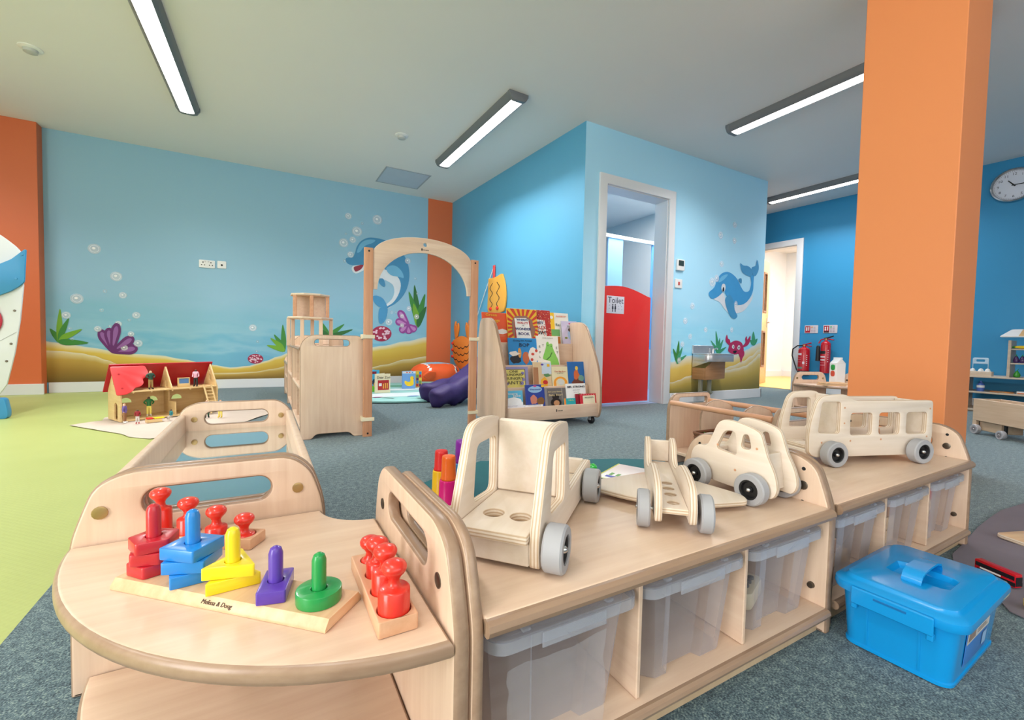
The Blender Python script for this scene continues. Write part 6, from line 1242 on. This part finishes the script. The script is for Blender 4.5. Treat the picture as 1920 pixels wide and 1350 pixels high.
def doll(x, y, z, h, face, label, cols, arms='down', seat=False):
    """one continuous skinned figure: cols = skin, hair, top, bottoms, shoes"""
    s = h*1.16/.118; me = D.meshes.new('doll'); bm = bmesh.new(); sk = bm.verts.layers.skin.verify()
    def n(co, r): v = bm.verts.new(Vector(co)*s); v[sk].radius = (r*s, r*s); return v
    hp = n((0, 0, .056), .0095); hp[sk].use_root = True
    ch = n((0, 0, .082), .0108); nk = n((0, .001, .0955), .0048); hd = n((0, .0005, .107), .0085)
    for q in ((hp, ch), (ch, nk), (nk, hd)): bm.edges.new(q)
    for sd in (-1, 1):
        hpj = n((sd*.0055, 0, .05), .007)
        if seat: kn = n((sd*.007, -.022, .05), .006); ft = n((sd*.007, -.024, .03), .0045)
        else: kn = n((sd*.0065, -.001, .028), .0056); ft = n((sd*.0072, 0, .006), .0046)
        toe = n((sd*.009, -.011, .004 if not seat else .028), .004)
        sh = n((sd*.0125, .0, .088), .0052)
        if arms == 'hip' and sd > 0 or arms == 'hips': el = n((sd*.022, .003, .076), .004); ha = n((sd*.012, -.006, .066), .0036)
        else: el = n((sd*.0155, .002, .072), .0043); ha = n((sd*.0155, -.005, .058), .0038)
        for q in ((hp, hpj), (hpj, kn), (kn, ft), (ft, toe), (ch, sh), (sh, el), (el, ha)): bm.edges.new(q)
    bm.to_mesh(me); bm.free()
    me = apply_mods(me, [('SKIN', {}), ('SUBSURF', {'levels': 2})], 'doll')
    zm = min(v.co.z for v in me.vertices)
    if seat: zm = .02*s
    for v in me.vertices: v.co.z -= zm
    mats = [mat('doll_%d_%d_%d' % c, c, .45, .03) for c in cols]
    top = max(v.co.z for v in me.vertices)
    o = obj('doll', me, mats); 
    for p in me.polygons:
        p.use_smooth = True; c = p.center/s; zz = c.z+zm/s
        if zz > .1075 or (zz > .099 and c.y > .002): k = 1
        elif zz > .0945: k = 0
        elif zz > .057: k = 2 if not (abs(c.x) > .0135 and zz < .062) else 0
        elif zz > .012 or seat: k = 3 if not (abs(c.x) > .0135 and zz > .05) else 0
        else: k = 4
        p.material_index = k
    place(o, (x, y, z), face); return tag(o, label, 'toy figure', 'dolls house figures')
up = lambda u, v: hm @ Vector((u, v, .1978))
SK1, SK2 = (226, 178, 148), (84, 56, 44)
p = up(.165, .035); doll(p.x, p.y, p.z, .122, .6, 'toy figure with blonde hair in a dark green top upstairs', [SK1, (236, 178, 50), (26, 74, 60), (166, 136, 84), (50, 40, 30)], 'hips')
p = up(.435, .03); doll(p.x, p.y, p.z, .12, -.2, 'toy figure in a pink sweater and black trousers upstairs', [SK2, (70, 66, 64), (226, 170, 190), (30, 30, 34), (24, 22, 22)])
ZB = .0095
doll(-.775, 3.672, ZB, .122, 1.4, 'white-haired toy figure in purple with brown shorts at the house corner', [SK1, (226, 220, 214), (112, 92, 160), (150, 104, 66), (226, 226, 226)], 'hip')
doll(-.70, 3.618, ZB, .088, .2, 'small toy figure in a red top and white shorts before the house', [SK2, (40, 30, 28), (150, 24, 40), (214, 210, 206), (180, 30, 50)])
p = hm @ Vector((.17, .08, .0102)); doll(p.x, p.y, p.z, .128, .3, 'tall toy figure in a green jacket and yellow trousers inside the house', [SK2, (40, 34, 30), (30, 110, 54), (240, 222, 110), (220, 210, 190)], 'hips')
doll(-.54, 3.70, ZB, .085, -.9, 'toy figure in teal sitting by the dolls house', [SK2, (40, 30, 28), (40, 130, 140), (190, 180, 170), (60, 60, 60)], 'down', True)
doll(-.342, 3.715, ZB, .12, .2, 'toy figure in dark green dungarees seen through the tray handle', [SK1, (60, 44, 36), (226, 200, 120), (22, 76, 54), (20, 20, 22)])
doll(-.262, 3.69, ZB, .12, -.5, 'toy figure in a navy top and yellow trousers seen through the tray handle', [SK1, (120, 80, 50), (30, 54, 110), (240, 220, 110), (220, 190, 60)])
t = thing('toy_wheelchair', 'little grey toy wheelchair on the beige cloth behind the tray handle', 'toy', (-.40, 3.74, ZB), .4)
for sx in (-1, 1): obj('wheel', (lambda bm: (tube([(sx*.016, .017*math.cos(a*PI/8), .019+.017*math.sin(a*PI/8)) for a in range(17)], .002, 6, bm), finish(bm))[1])(bmesh.new()), M_black, t)
obj('seat', box(-.0135, .0135, -.012, .014, .018, .022, .001), M_grey, t); obj('backrest', box(-.0135, .0135, .012, .015, .0225, .048, .001), M_grey, t)
# ================================================================== boat climbing frame at the left edge
t = thing('play_boat', 'white wooden play boat with a blue rail and red porthole at the left edge', 'play boat', (0, 4.2, 0))
hull = [(-2.9, .14), (-1.53, .14), (-1.48, .232), (-1.439, .445), (-1.411, .66), (-1.392, .89), (-1.40, 1.0), (-1.5, 1.0), (-2.9, .92)]
M_bw2 = mat('boat_white', (214, 218, 222), .4, .02); M_bblue = mat('boat_blue', (54, 140, 192), .4, .03); M_bred = mat('boat_red', (176, 24, 52), .3, .03)
obj('hull_side', plate(hull, [circ(-1.625, .65, .105, 28)], t=.018, bev=.002, edge=False), M_bw2, t, XZ(0, 0, 0))
obj('hull_side', plate([(x-.25, z) for x, z in hull], t=.018, bev=.002, edge=False), M_bw2, t, XZ(0, .52, 0))
obj('deck', box(-2.9, -1.72, .02, .50, .42, .44, .002), M_bw2, t)
band = [(-2.9, .66), (-1.9, .72), (-1.507, .81), (-1.445, .846), (-1.402, .884), (-1.381, .911), (-1.370, 1.125), (-1.376, 1.128), (-1.44, 1.055), (-1.504, 1.012), (-1.9, .9), (-2.9, .83)]
obj('blue_rail', plate(roundpoly(band, .012), t=.02, bev=.003, edge=False), M_bblue, t, XZ(0, -.0185, 0))
band2 = [(-2.9, .66), (-1.9, .72), (-1.507, .81), (-1.42, .86), (-1.41, 1.08), (-1.44, 1.055), (-1.504, 1.012), (-1.9, .9), (-2.9, .83)]
obj('cabin', plate(roundpoly([(-2.9, .9), (-1.42, .93), (-1.395, 1.0), (-1.403, 1.114), (-1.50, 1.213), (-1.62, 1.29), (-1.9, 1.38), (-2.9, 1.42)], .06), t=.018, bev=.002, edge=False), M_bw2, t, XZ(0, .04, 0))
obj('porthole_ring', plate(circ(-1.625, .65, .135, 32), [circ(-1.625, .65, .1, 32)], t=.014, bev=.004, edge=False), M_bred, t, XZ(0, -.0185, 0))
obj('seam', plate([(-2.4, .36), (-1.512, .511), (-1.428, .577), (-1.428, .581), (-1.512, .516), (-2.4, .364)], t=.001, bev=.0002, edge=False), mat('seam_grey', (170, 172, 176), .5), t, XZ(0, -.0184, 0))
for x, z in ((-1.435, .72), (-1.455, .5), (-1.478, .385), (-1.418, .93), (-1.388, 1.09)):
    obj('screw_cap', lathe([(0, 0), (.008, 0), (.007, .003), (0, .004)], 8), M_bolt if z < .8 else M_bblue, t, FACE_NY(x, -.0386 if z > .8 else -.0184, z))
obj('foot', plate(roundpoly([(-2.0, 0), (-1.485, 0), (-1.482, .05), (-1.497, .139), (-2.0, .139)], .02), t=.06, bev=.004, edge=False), M_bblue, t, XZ(0, .05, 0))
obj('foot', plate(roundpoly([(-2.0, 0), (-1.72, 0), (-1.72, .05), (-1.735, .139), (-2.0, .139)], .02), t=.06, bev=.004, edge=False), M_bblue, t, XZ(0, .5, 0))
# ================================================================== wash basin on the sea wall
t = thing('wash_basin', 'small stainless steel wash basin with a wooden cover below the painted dolphin', 'basin', (3.885, YT-.001, 0))
M_brush = mat('brushed_steel', (206, 208, 212), .32, .08, 30, metal=.75)
obj('splashback', box(0, .33, -.012, 0, .5, .59, .003), M_brush, t)
obj('bowl_rim', plate(roundpoly([(0, -.0125), (0, -.20), (.10, -.235), (.37, -.235), (.37, -.0125)], [.004, .05, .08, .03, .004]), [roundpoly([(.03, -.05), (.03, -.18), (.11, -.205), (.33, -.205), (.33, -.05)], .03)], t=.012, bev=.003, edge=False), M_brush, t, T(0, 0, .496))
obj('bowl_apron', plate(roundpoly([(0, -.0125), (0, -.20), (.10, -.235), (.37, -.235), (.37, -.0125)], [.004, .05, .08, .03, .004]), [roundpoly([(.006, -.02), (.006, -.196), (.102, -.229), (.364, -.229), (.364, -.02)], [.004, .05, .08, .03, .004])], t=.068, bev=.0015, edge=False), M_brush, t, T(0, 0, .4275))
obj('side_cheek', plate([(-.2, .427), (-.0125, .427), (-.0125, .36)], t=.005, bev=.001, edge=False), M_brush, t, YZ(.0, 0, 0))
obj('bowl_floor', box(.007, .363, -.19, -.021, .44, .446, .002), M_brush, t)
tp = obj('tap', lathe([(0, 0), (.014, 0), (.012, .03), (.009, .05), (0, .052)], 14), M_steel, t, T(.30, -.03, .5085)); obj('spout', tube([(0, 0, .04), (0, -.04, .055), (0, -.055, .045)], .007, 8), M_steel, tp)
obj('wooden_cover', plate([(0, .24), (.3, .25), (.3, .4265), (.09, .4265), (0, .36)], t=.012, bev=.002, edge=False), M_dkwood if False else wood('cover_oak', (176, 132, 92), (146, 104, 68), 0), t, XZ(0, -.165, 0))
obj('cover_side', plate([(-.165, .24), (-.0125, .24), (-.0125, .36), (-.165, .36)], t=.012, bev=.002, edge=False), wood('cover_oak', (176, 132, 92), (146, 104, 68), 0), t, YZ(.0, 0, 0))
for x in (.06, .2): obj('waste_pipe', tube([(x, -.07, .245), (x, -.07, .12), (x+.03, -.07, .09)], .022, 10), mat('trap_grey', (150, 148, 130), .35), t)
# ================================================================== right-hand blue wall fittings
def rwthing(name, label, cat, y, z, group=None):
    t = thing(name, label, cat, group=group); t.matrix_basis = RM @ T(s_of_y(y), z, 0); return t
M_ext = mat('extinguisher_red', (186, 24, 38), .25, .04, coat=.3)
def extinguisher(y, z, r, h, label, co2):
    t = rwthing('fire_extinguisher', label, 'fire extinguisher', y, z, 'fire extinguishers on the blue wall'); t.matrix_basis = t.matrix_basis @ T(0, 0, r+.012)
    obj('cylinder', lathe([(0, .06 if not co2 else 0), (r, .06 if not co2 else 0), (r, h*.76), (r*.92, h*.81), (r*.6, h*.85), (r*.3, h*.87), (r*.3, h*.9), (0, h*.9)], 24, 'Y'), M_ext, t)
    if not co2: obj('base_ring', lathe([(0, 0), (r*1.02, 0), (r*1.02, .0598), (0, .0598)], 24, 'Y'), M_black, t)
    obj('valve', lathe([(0, h*.9), (r*.28, h*.9), (r*.24, h*.94), (0, h*.95)], 12, 'Y'), M_brass, t)
    obj('lever', tube([(-.02, h*.94, 0), (.02, h*.955, 0), (.085, h*1.0, .01)], .008, 8), M_ext if not co2 else M_black, t)
    obj('lever', tube([(-.02, h*.925, 0), (.03, h*.92, 0), (.09, h*.895, .01)], .007, 8), M_ext, t)
    if co2:
        obj('pipe', tube([(-.01, h*.93, 0), (-.055, h*.9, .01), (-r-.02, h*.8, .02)], .007, 8), M_ext, t)
        obj('horn', lathe([(0, h*.32), (.026, h*.32), (.021, h*.7), (.012, h*.74), (0, h*.74)], 14, 'Y'), M_black, t, T(-r-.022, 0, .022))
    else: obj('hose', tube([(-.01, h*.915, 0), (-.08, h*.91, .01), (-.135, h*.8, .015), (-.14, h*.6, .015), (-.105, h*.35, .015), (-.078, h*.16, .012), (-r-.002, h*.13, .01)], .0085, 8), M_black, t)
    def lab(a0, a1, z0, z1, m_):
        n = 8; bm = bmesh.new(); P = []
        for i in range(n+1):
            a = math.radians(a0+(a1-a0)*i/n); P.append([bm.verts.new((r*1.012*math.sin(a), zz, r*1.012*math.cos(a))) for zz in (z0*h, z1*h)])
        for a, b in zip(P, P[1:]): bm.faces.new((a[0], b[0], b[1], a[1]))
        obj('label_band', finish(bm), m_, t)
    cr, pale = mat('label_cream', (232, 220, 226), .4), mat('label_pinkish', (206, 96, 108), .4)
    if co2: lab(-60, 20, .52, .60, M_black); lab(-45, 15, .42, .455, cr); lab(-45, 15, .34, .37, cr); lab(-45, 15, .27, .285, pale); lab(-50, 20, .2, .23, pale)
    else: lab(-50, 0, .62, .68, cr); lab(-50, -5, .54, .56, pale); lab(-50, -5, .47, .49, pale); lab(-50, -5, .4, .42, pale); lab(10, 30, .35, .42, cr); lab(-60, 10, .2, .26, mat('label_greengrey', (110, 130, 120), .4))
    for k in range(6): lab(46, 56, .3+.06*k, .325+.06*k, cr)
    return t
extinguisher(3.235, .225, .068, .43, 'squat red fire extinguisher with a black hose, nearer the doorway', False)
extinguisher(2.99, .27, .055, .475, 'slim red fire extinguisher with a black horn, nearer the column', True)
def fsign(y, label, blk):
    t = rwthing('fire_sign', label, 'safety sign', y, .785, 'fire extinguisher signs')
    obj('plate', plate(rrect(-.08, .08, 0, .105, .006, 3), t=.004, bev=.0006, edge=False), mat('sign_silver', (206, 200, 206), .35), t, T(0, 0, .0005))
    pl = [(0, rect(-.072, -.012, .008, .095)), (1, blob(-.054, .07, .009, .012, 8)), (1, blob(-.054, .045, .01, .012, 8)), (1, rect(-.034, -.024, .035, .085))]+([(2, rect(-.072, -.012, .008, .024))] if blk else [])
    obj('pictogram', flat(pl, dz=.0004), [mat('sign_red', (176, 24, 44), .4), M_plastic_white, M_black], t, T(0, 0, .0046))
    rows = [(0, rect(-.002+.03*c_, .02+.03*c_, .015+.02*r_, .022+.02*r_)) for c_ in range(3 if False else 2) for r_ in range(4)]
    k = obj('print_lines', flat(rows+[(1, rect(.0, .018, .072, .088))]), [mat('sign_rows', (164, 140, 154), .5), mat('sign_green' if blk else 'sign_amber', (70, 180, 100) if blk else (230, 150, 60), .5)], t, T(0, 0, .0046)); k['kind'] = 'stuff'
fsign(3.195, 'silver and red fire sign above the squat extinguisher', False); fsign(2.975, 'silver and red fire sign with a black strip above the slim extinguisher', True)
t = rwthing('wall_clock', 'round chrome wall clock with a white dial at the right edge', 'clock', 1.452, 2.235)
obj('case', lathe([(0, 0), (.160, 0), (.168, .015), (.16, .034), (.15, .04), (.142, .03), (.142, .012), (0, .012)], 48), M_steel, t, T(0, 0, .0005))
dl = obj('dial', lathe([(0, .0126), (.1415, .0126), (.1415, .0146), (0, .0146)], 40), mat('dial_white', (226, 228, 240), .5), t)
for k in range(1, 13):
    a = PI/2-k*PI/6; text(str(k), .034, M_ink, dl, T(.108*math.cos(a), .108*math.sin(a), .0148), name='numeral')
tk = obj('minute_marks', flat([(0, [(.134*math.cos(a+d_)*f_, .134*math.sin(a+d_)*f_) for f_, d_ in ((.97, -.008), (1.02, -.008), (1.02, .008), (.97, .008))]) for a in [2*PI*i/60 for i in range(60)]]), M_ink, t, T(0, 0, .0148)); tk['kind'] = 'stuff'
def hand(name, L_, w_, ang, z): obj(name, plate([(-.015, -w_), (L_, -w_*.6), (L_, w_*.6), (-.015, w_)], t=.002, bev=.0003, edge=False), M_black, t, T(0, 0, z) @ Matrix.Rotation(ang, 4, 'Z'))
hand('hour_hand', .065, .006, PI/2+math.radians(38), .0175); hand('minute_hand', .1, .004, math.radians(2), .0205); hand('second_hand', .115, .0015, math.radians(-4), .0235)
obj('hub', lathe([(0, .0148), (.006, .0148), (.006, .026), (0, .027)], 12), M_black, t)
# low shelf run and market stand along the right wall
M_sh = wood('pale_ply_shelf', (214, 198, 178), (190, 170, 148), 0, s=.7)
t = rwthing('wall_shelf', 'long low pale wooden shelf unit under the clock', 'shelf unit', 1.66, 0)
SLn = 2.1; SD = .42
for z in (.335, .183, .012): obj('shelf_board', box(0, SLn, z, z+.016, .022, SD, .002), M_sh, t)
for x in (0, .62, 1.24, SLn-.016):
    obj('upright', box(x, x+.016, .0285, .1825, .03, SD-.01, .001), M_sh, t); obj('upright', box(x, x+.016, .1995, .3345, .03, SD-.01, .001), M_sh, t)
obj('plinth', box(0.01, SLn-.01, 0, .0115, .05, SD-.02, .001), M_sh, t)
t2 = t
t = rwthing('market_stand', 'pale wooden market stand with a striped awning on the low shelf', 'shelf unit', 1.36, .3515)
for x in (0, .62): obj('post', box(x, x+.02, 0, .345, .18, .40, .002), M_sh, t)
for z in (.122, .255): obj('shelf_board', box(.0205, .6195, z, z+.012, .19, .40, .002), M_sh, t)
aw = [(.40, .43), (.12, .46), (.12, .474), (.41, .444)]
AF = frame((-.055, .372, .43), (1, 0, 0), (0, .36, -.93))
obj('awning', plate(roundpoly([(0, 0), (.75, 0), (.70, .2), (.05, .2)], .02), t=.01, bev=.002, edge=False), mat('awning_white', (226, 224, 220), .5), t, AF)
for k in range(3): obj('awning_stripe', plate([(.12+.2*k, .008), (.21+.2*k, .008), (.21+.2*k, .192), (.12+.2*k, .192)], t=.0008, bev=.0002, edge=False), mat('awning_tan', (206, 166, 110), .5), t, AF @ T(0, 0, .0101))
def atw(y, z, out): return RM @ Vector((s_of_y(y), z, out))
def onshelf(name, label, cat, y, z, out, group=None):
    t = thing(name, label, cat, atw(y, z, out), group=group); t.rotation_euler = (0, 0, math.atan2(rd.y, rd.x)); return t
t = onshelf('egg_crate', 'wooden crate with a white carry handle on the left end of the low shelf', 'crate', 1.545, .3515, .33)
obj('crate_box', plate(rrect(-.085, .085, -.05, .05, .004, 2), [rrect(-.077, .077, -.042, .042, .003, 2)], t=.042, bev=.001, edge=False), M_sh, t); obj('crate_floor', box(-.08, .08, -.045, .045, .001, .006, 0), M_sh, t)
obj('handle', plate(roundpoly([(-.055, .0065), (.055, .0065), (.055, .175), (-.055, .175)], .015), [rrect(-.03, .03, .135, .158, .006, 3), rrect(-.05, .05, .02, .115, .004, 2)], t=.012, bev=.002, edge=False), mat('handle_iceblue', (190, 216, 236), .4), t, XZ(0, .006, 0))
for i, (dx, lb) in enumerate(((-.045, 'left white toy egg carton bottle in the wooden crate'), (.012, 'middle white toy egg in the wooden crate'), (.058, 'right white toy egg in the wooden crate'))):
    p = atw(1.545-dx, .3585, .33)+Vector((0, 0, 0)); q = p + Vector((-.028, 0, 0))
    o = tag(obj('toy_egg', lathe([(0, 0), (.018, .004), (.0225, .02), (.021, .04), (.014, .058), (0, .066)], 16), M_plastic_white), lb.replace('egg carton bottle', 'egg'), 'toy egg', 'toy eggs in the crate'); place(o, q)
t = onshelf('toy_bottle', 'blue plastic bottle with a white label on the middle shelf', 'bottle', 1.535, .1997, .33)
obj('bottle', lathe([(0, 0), (.026, 0), (.028, .01), (.028, .06), (.02, .075), (.01, .085), (.01, .1), (0, .1)], 18), mat('bottle_blue', (76, 110, 190), .3), t); obj('label', lathe([(.0284, .035), (.0288, .035), (.0288, .058), (.0284, .058), (.0284, .035)], 18), M_plastic_white, t)
for i, (dy, lb) in enumerate(((0, 'left dark purple toy aubergine on the market stand'), (.038, 'middle dark purple toy aubergine on the market stand'), (.072, 'right dark purple toy aubergine on the market stand'))):
    t = onshelf('toy_aubergine', lb, 'toy vegetable', 1.31-dy, .3515+.1345, .36, 'toy aubergines')
    obj('fruit', lathe([(0, 0), (.017, .004), (.021, .02), (.017, .04), (.011, .058), (.006, .066), (0, .068)], 16), mat('aubergine', (70, 44, 96), .25), t); obj('stalk', lathe([(0, .066), (.008, .064), (.003, .07), (.003, .08), (0, .08)], 8), M_gp, t)
t = onshelf('toy_pear', 'green toy pear on the low shelf beside the market stand post', 'toy fruit', 1.30, .3515, .36)
obj('fruit', lathe([(0, 0), (.018, .003), (.025, .018), (.02, .036), (.011, .052), (.008, .06), (0, .063)], 16), mat('pear_green', (60, 150, 50), .35), t); obj('stalk', tube([(0, 0, .06), (.008, 0, .08)], .003, 6), M_gp, t)
t = onshelf('toy_corn', 'long yellow toy corn cob on the top shelf of the market stand', 'toy vegetable', 1.27, .3515+.268, .36)
obj('cob', lathe([(0, -.06), (.010, -.055), (.0145, -.02), (.0145, .05), (.008, .085), (0, .09)], 14, 'X'), mat('corn_yellow', (240, 206, 30), .4), t, T(0, 0, .0146)); obj('husk', lathe([(0, -.075), (.006, -.07), (.0115, -.05), (.0, -.045)], 10, 'X'), M_gp, t, T(0, 0, .0146))
for i, (y, lb, m_) in enumerate(((1.43, 'flat orange-brown toy food slice on the middle shelf by the bottle', (206, 130, 70)), (1.385, 'flat tan toy food slice on the middle shelf', (186, 140, 96)), (1.35, 'orange toy food slice right of the tan one', (220, 140, 60)))):
    t = onshelf('toy_food', lb, 'toy food', y, .1997, .34); obj('slice', plate(smoothpoly([(-.035, -.02), (0, -.03), (.035, -.018), (.03, .02), (-.01, .028), (-.035, .015)], 2), t=.008+.003*(i % 2), bev=.002, edge=False), mat('food_%d' % i, m_, .5, .2, 40), t)
t = onshelf('toy_carton', 'white and orange flat food box on the middle shelf', 'toy food', 1.25, .1997, .34); obj('carton', box(-.045, .045, -.02, .02, 0, .022, .002), M_plastic_white, t); obj('print', box(-.04, .04, -.0206, -.0201, .002, .01, 0), mat('print_orange', (230, 120, 50), .4), t)
t = onshelf('toy_carton', 'tall orange food carton on the middle shelf at the right edge', 'toy food', 1.165, .1997, .34); obj('carton', box(-.022, .022, -.015, .015, 0, .05, .002), mat('carton_orange', (226, 110, 60), .4), t); obj('print', plate(circ(0, .02, .009, 12), t=.0004, bev=.0001, edge=False), M_plastic_white, t, FACE_NY(0, -.0151, 0))
# wooden trailer in front of the shelf
t = thing('toy_trailer', 'pale wooden box trailer on wheels on the carpet right of the column', 'toy trailer', (4.43, 1.125, 0), math.atan2(-.777, -.63))
LT, WT = .62, .17; h0, h1 = .098, .25
M_tw = wood('trailer_ply', (214, 192, 166), (188, 160, 130), 0, s=.6)
for y in (0, WT-.012): obj('side', box(0, LT, y, y+.012, h0, h1, .002), M_tw, t)
for x in (0, LT-.012): obj('end', box(x, x+.012, .0122, WT-.0122, h0, h1, .002), M_tw, t)
obj('floor_board', box(.0122, LT-.0122, .0122, WT-.0122, h0+.01, h0+.02, 0), M_tw, t)
obj('chassis', box(.02, .2, .02, WT-.02, .03, .0955, .003), M_tw, t)
obj('front_block', box(.0, .03, .0, WT, .06, .0975, .002), M_tw, t)
for x, y, r in ((-.0, -.0, .034), (-.0, WT, .034), (.2, .0, .03), (.2, WT, .03), (.47, -.012, .04), (.47, WT+.012, .04)):
    wheel(t, x+.03, y, r, .026, 1 if y < .05 else -1) if False else wheel(t, x+.03, y, r, .026, -1 if y < .05 else 1)
    obj('bracket', box(x+.022, x+.038, min(max(y, .02), WT-.03), min(max(y, .02), WT-.03)+.01, r, .0975, 0), M_black, t)
# far corner table with its things, left of the column
ct = corner_table((4.88, 2.22, 0), math.radians(-20), 'small round-edged maple table far off, left of the orange column base')
def oncorner(name, label, cat, x, y, rz=0): return thing(name, label, cat, (x, y, .2455), rz)
t = oncorner('cutlery_tray', 'flat pale wooden tray stack on the far round table', 'tray', 4.55, 2.09, -.5)
for k in range(2):
    obj('tray', plate(rrect(-.1+.01*k, .1+.01*k, -.06, .06, .01, 3), [rrect(-.09+.01*k, .09+.01*k, -.05, .05, .008, 3)], t=.014, bev=.002, edge=False), M_pine, t, T(0, 0, .0005+.0155*k)); obj('tray_floor', box(-.095+.01*k, .095+.01*k, -.055, .055, .0012+.0155*k, .004+.0155*k, 0), M_pine, t)
t = thing('milk_carton', 'white milk carton with a green and a red mark on the far round table', 'carton', (4.80, 2.16, .2455), -.5)
obj('carton', box(-.045, .045, -.045, .045, 0, .2, .003), M_plastic_white, t)
obj('gable', plate([(-.045, 0), (.045, 0), (.012, .035), (.012, .055), (-.012, .055), (-.012, .035)], t=.088, bev=.001, edge=False), M_plastic_white, t, XZ(0, .044, .2005))
for z, c in ((.16, (40, 160, 70)), (.10, (210, 80, 60))): obj('mark', plate(smoothpoly([(-.022, -.022), (.022, -.022), (.022, .022), (-.022, .022)], 3), t=.0006, bev=.0002, edge=False), mat('mark_%d' % c[0], c, .4), t, frame((-.0452, 0, z), (0, -1, 0), (0, 0, 1)))
t = thing('glass_jar', 'small clear jar on the far round table in front of the milk carton', 'jar', (4.70, 1.96, .2455))
obj('jar', lathe([(0, 0), (.03, 0), (.032, .01), (.032, .075), (.026, .085), (.026, .095), (.023, .095), (.023, .084), (.029, .074), (.029, .01), (0, .004)], 20), clear('jar_glass', (210, 220, 200), .12, .08), t)
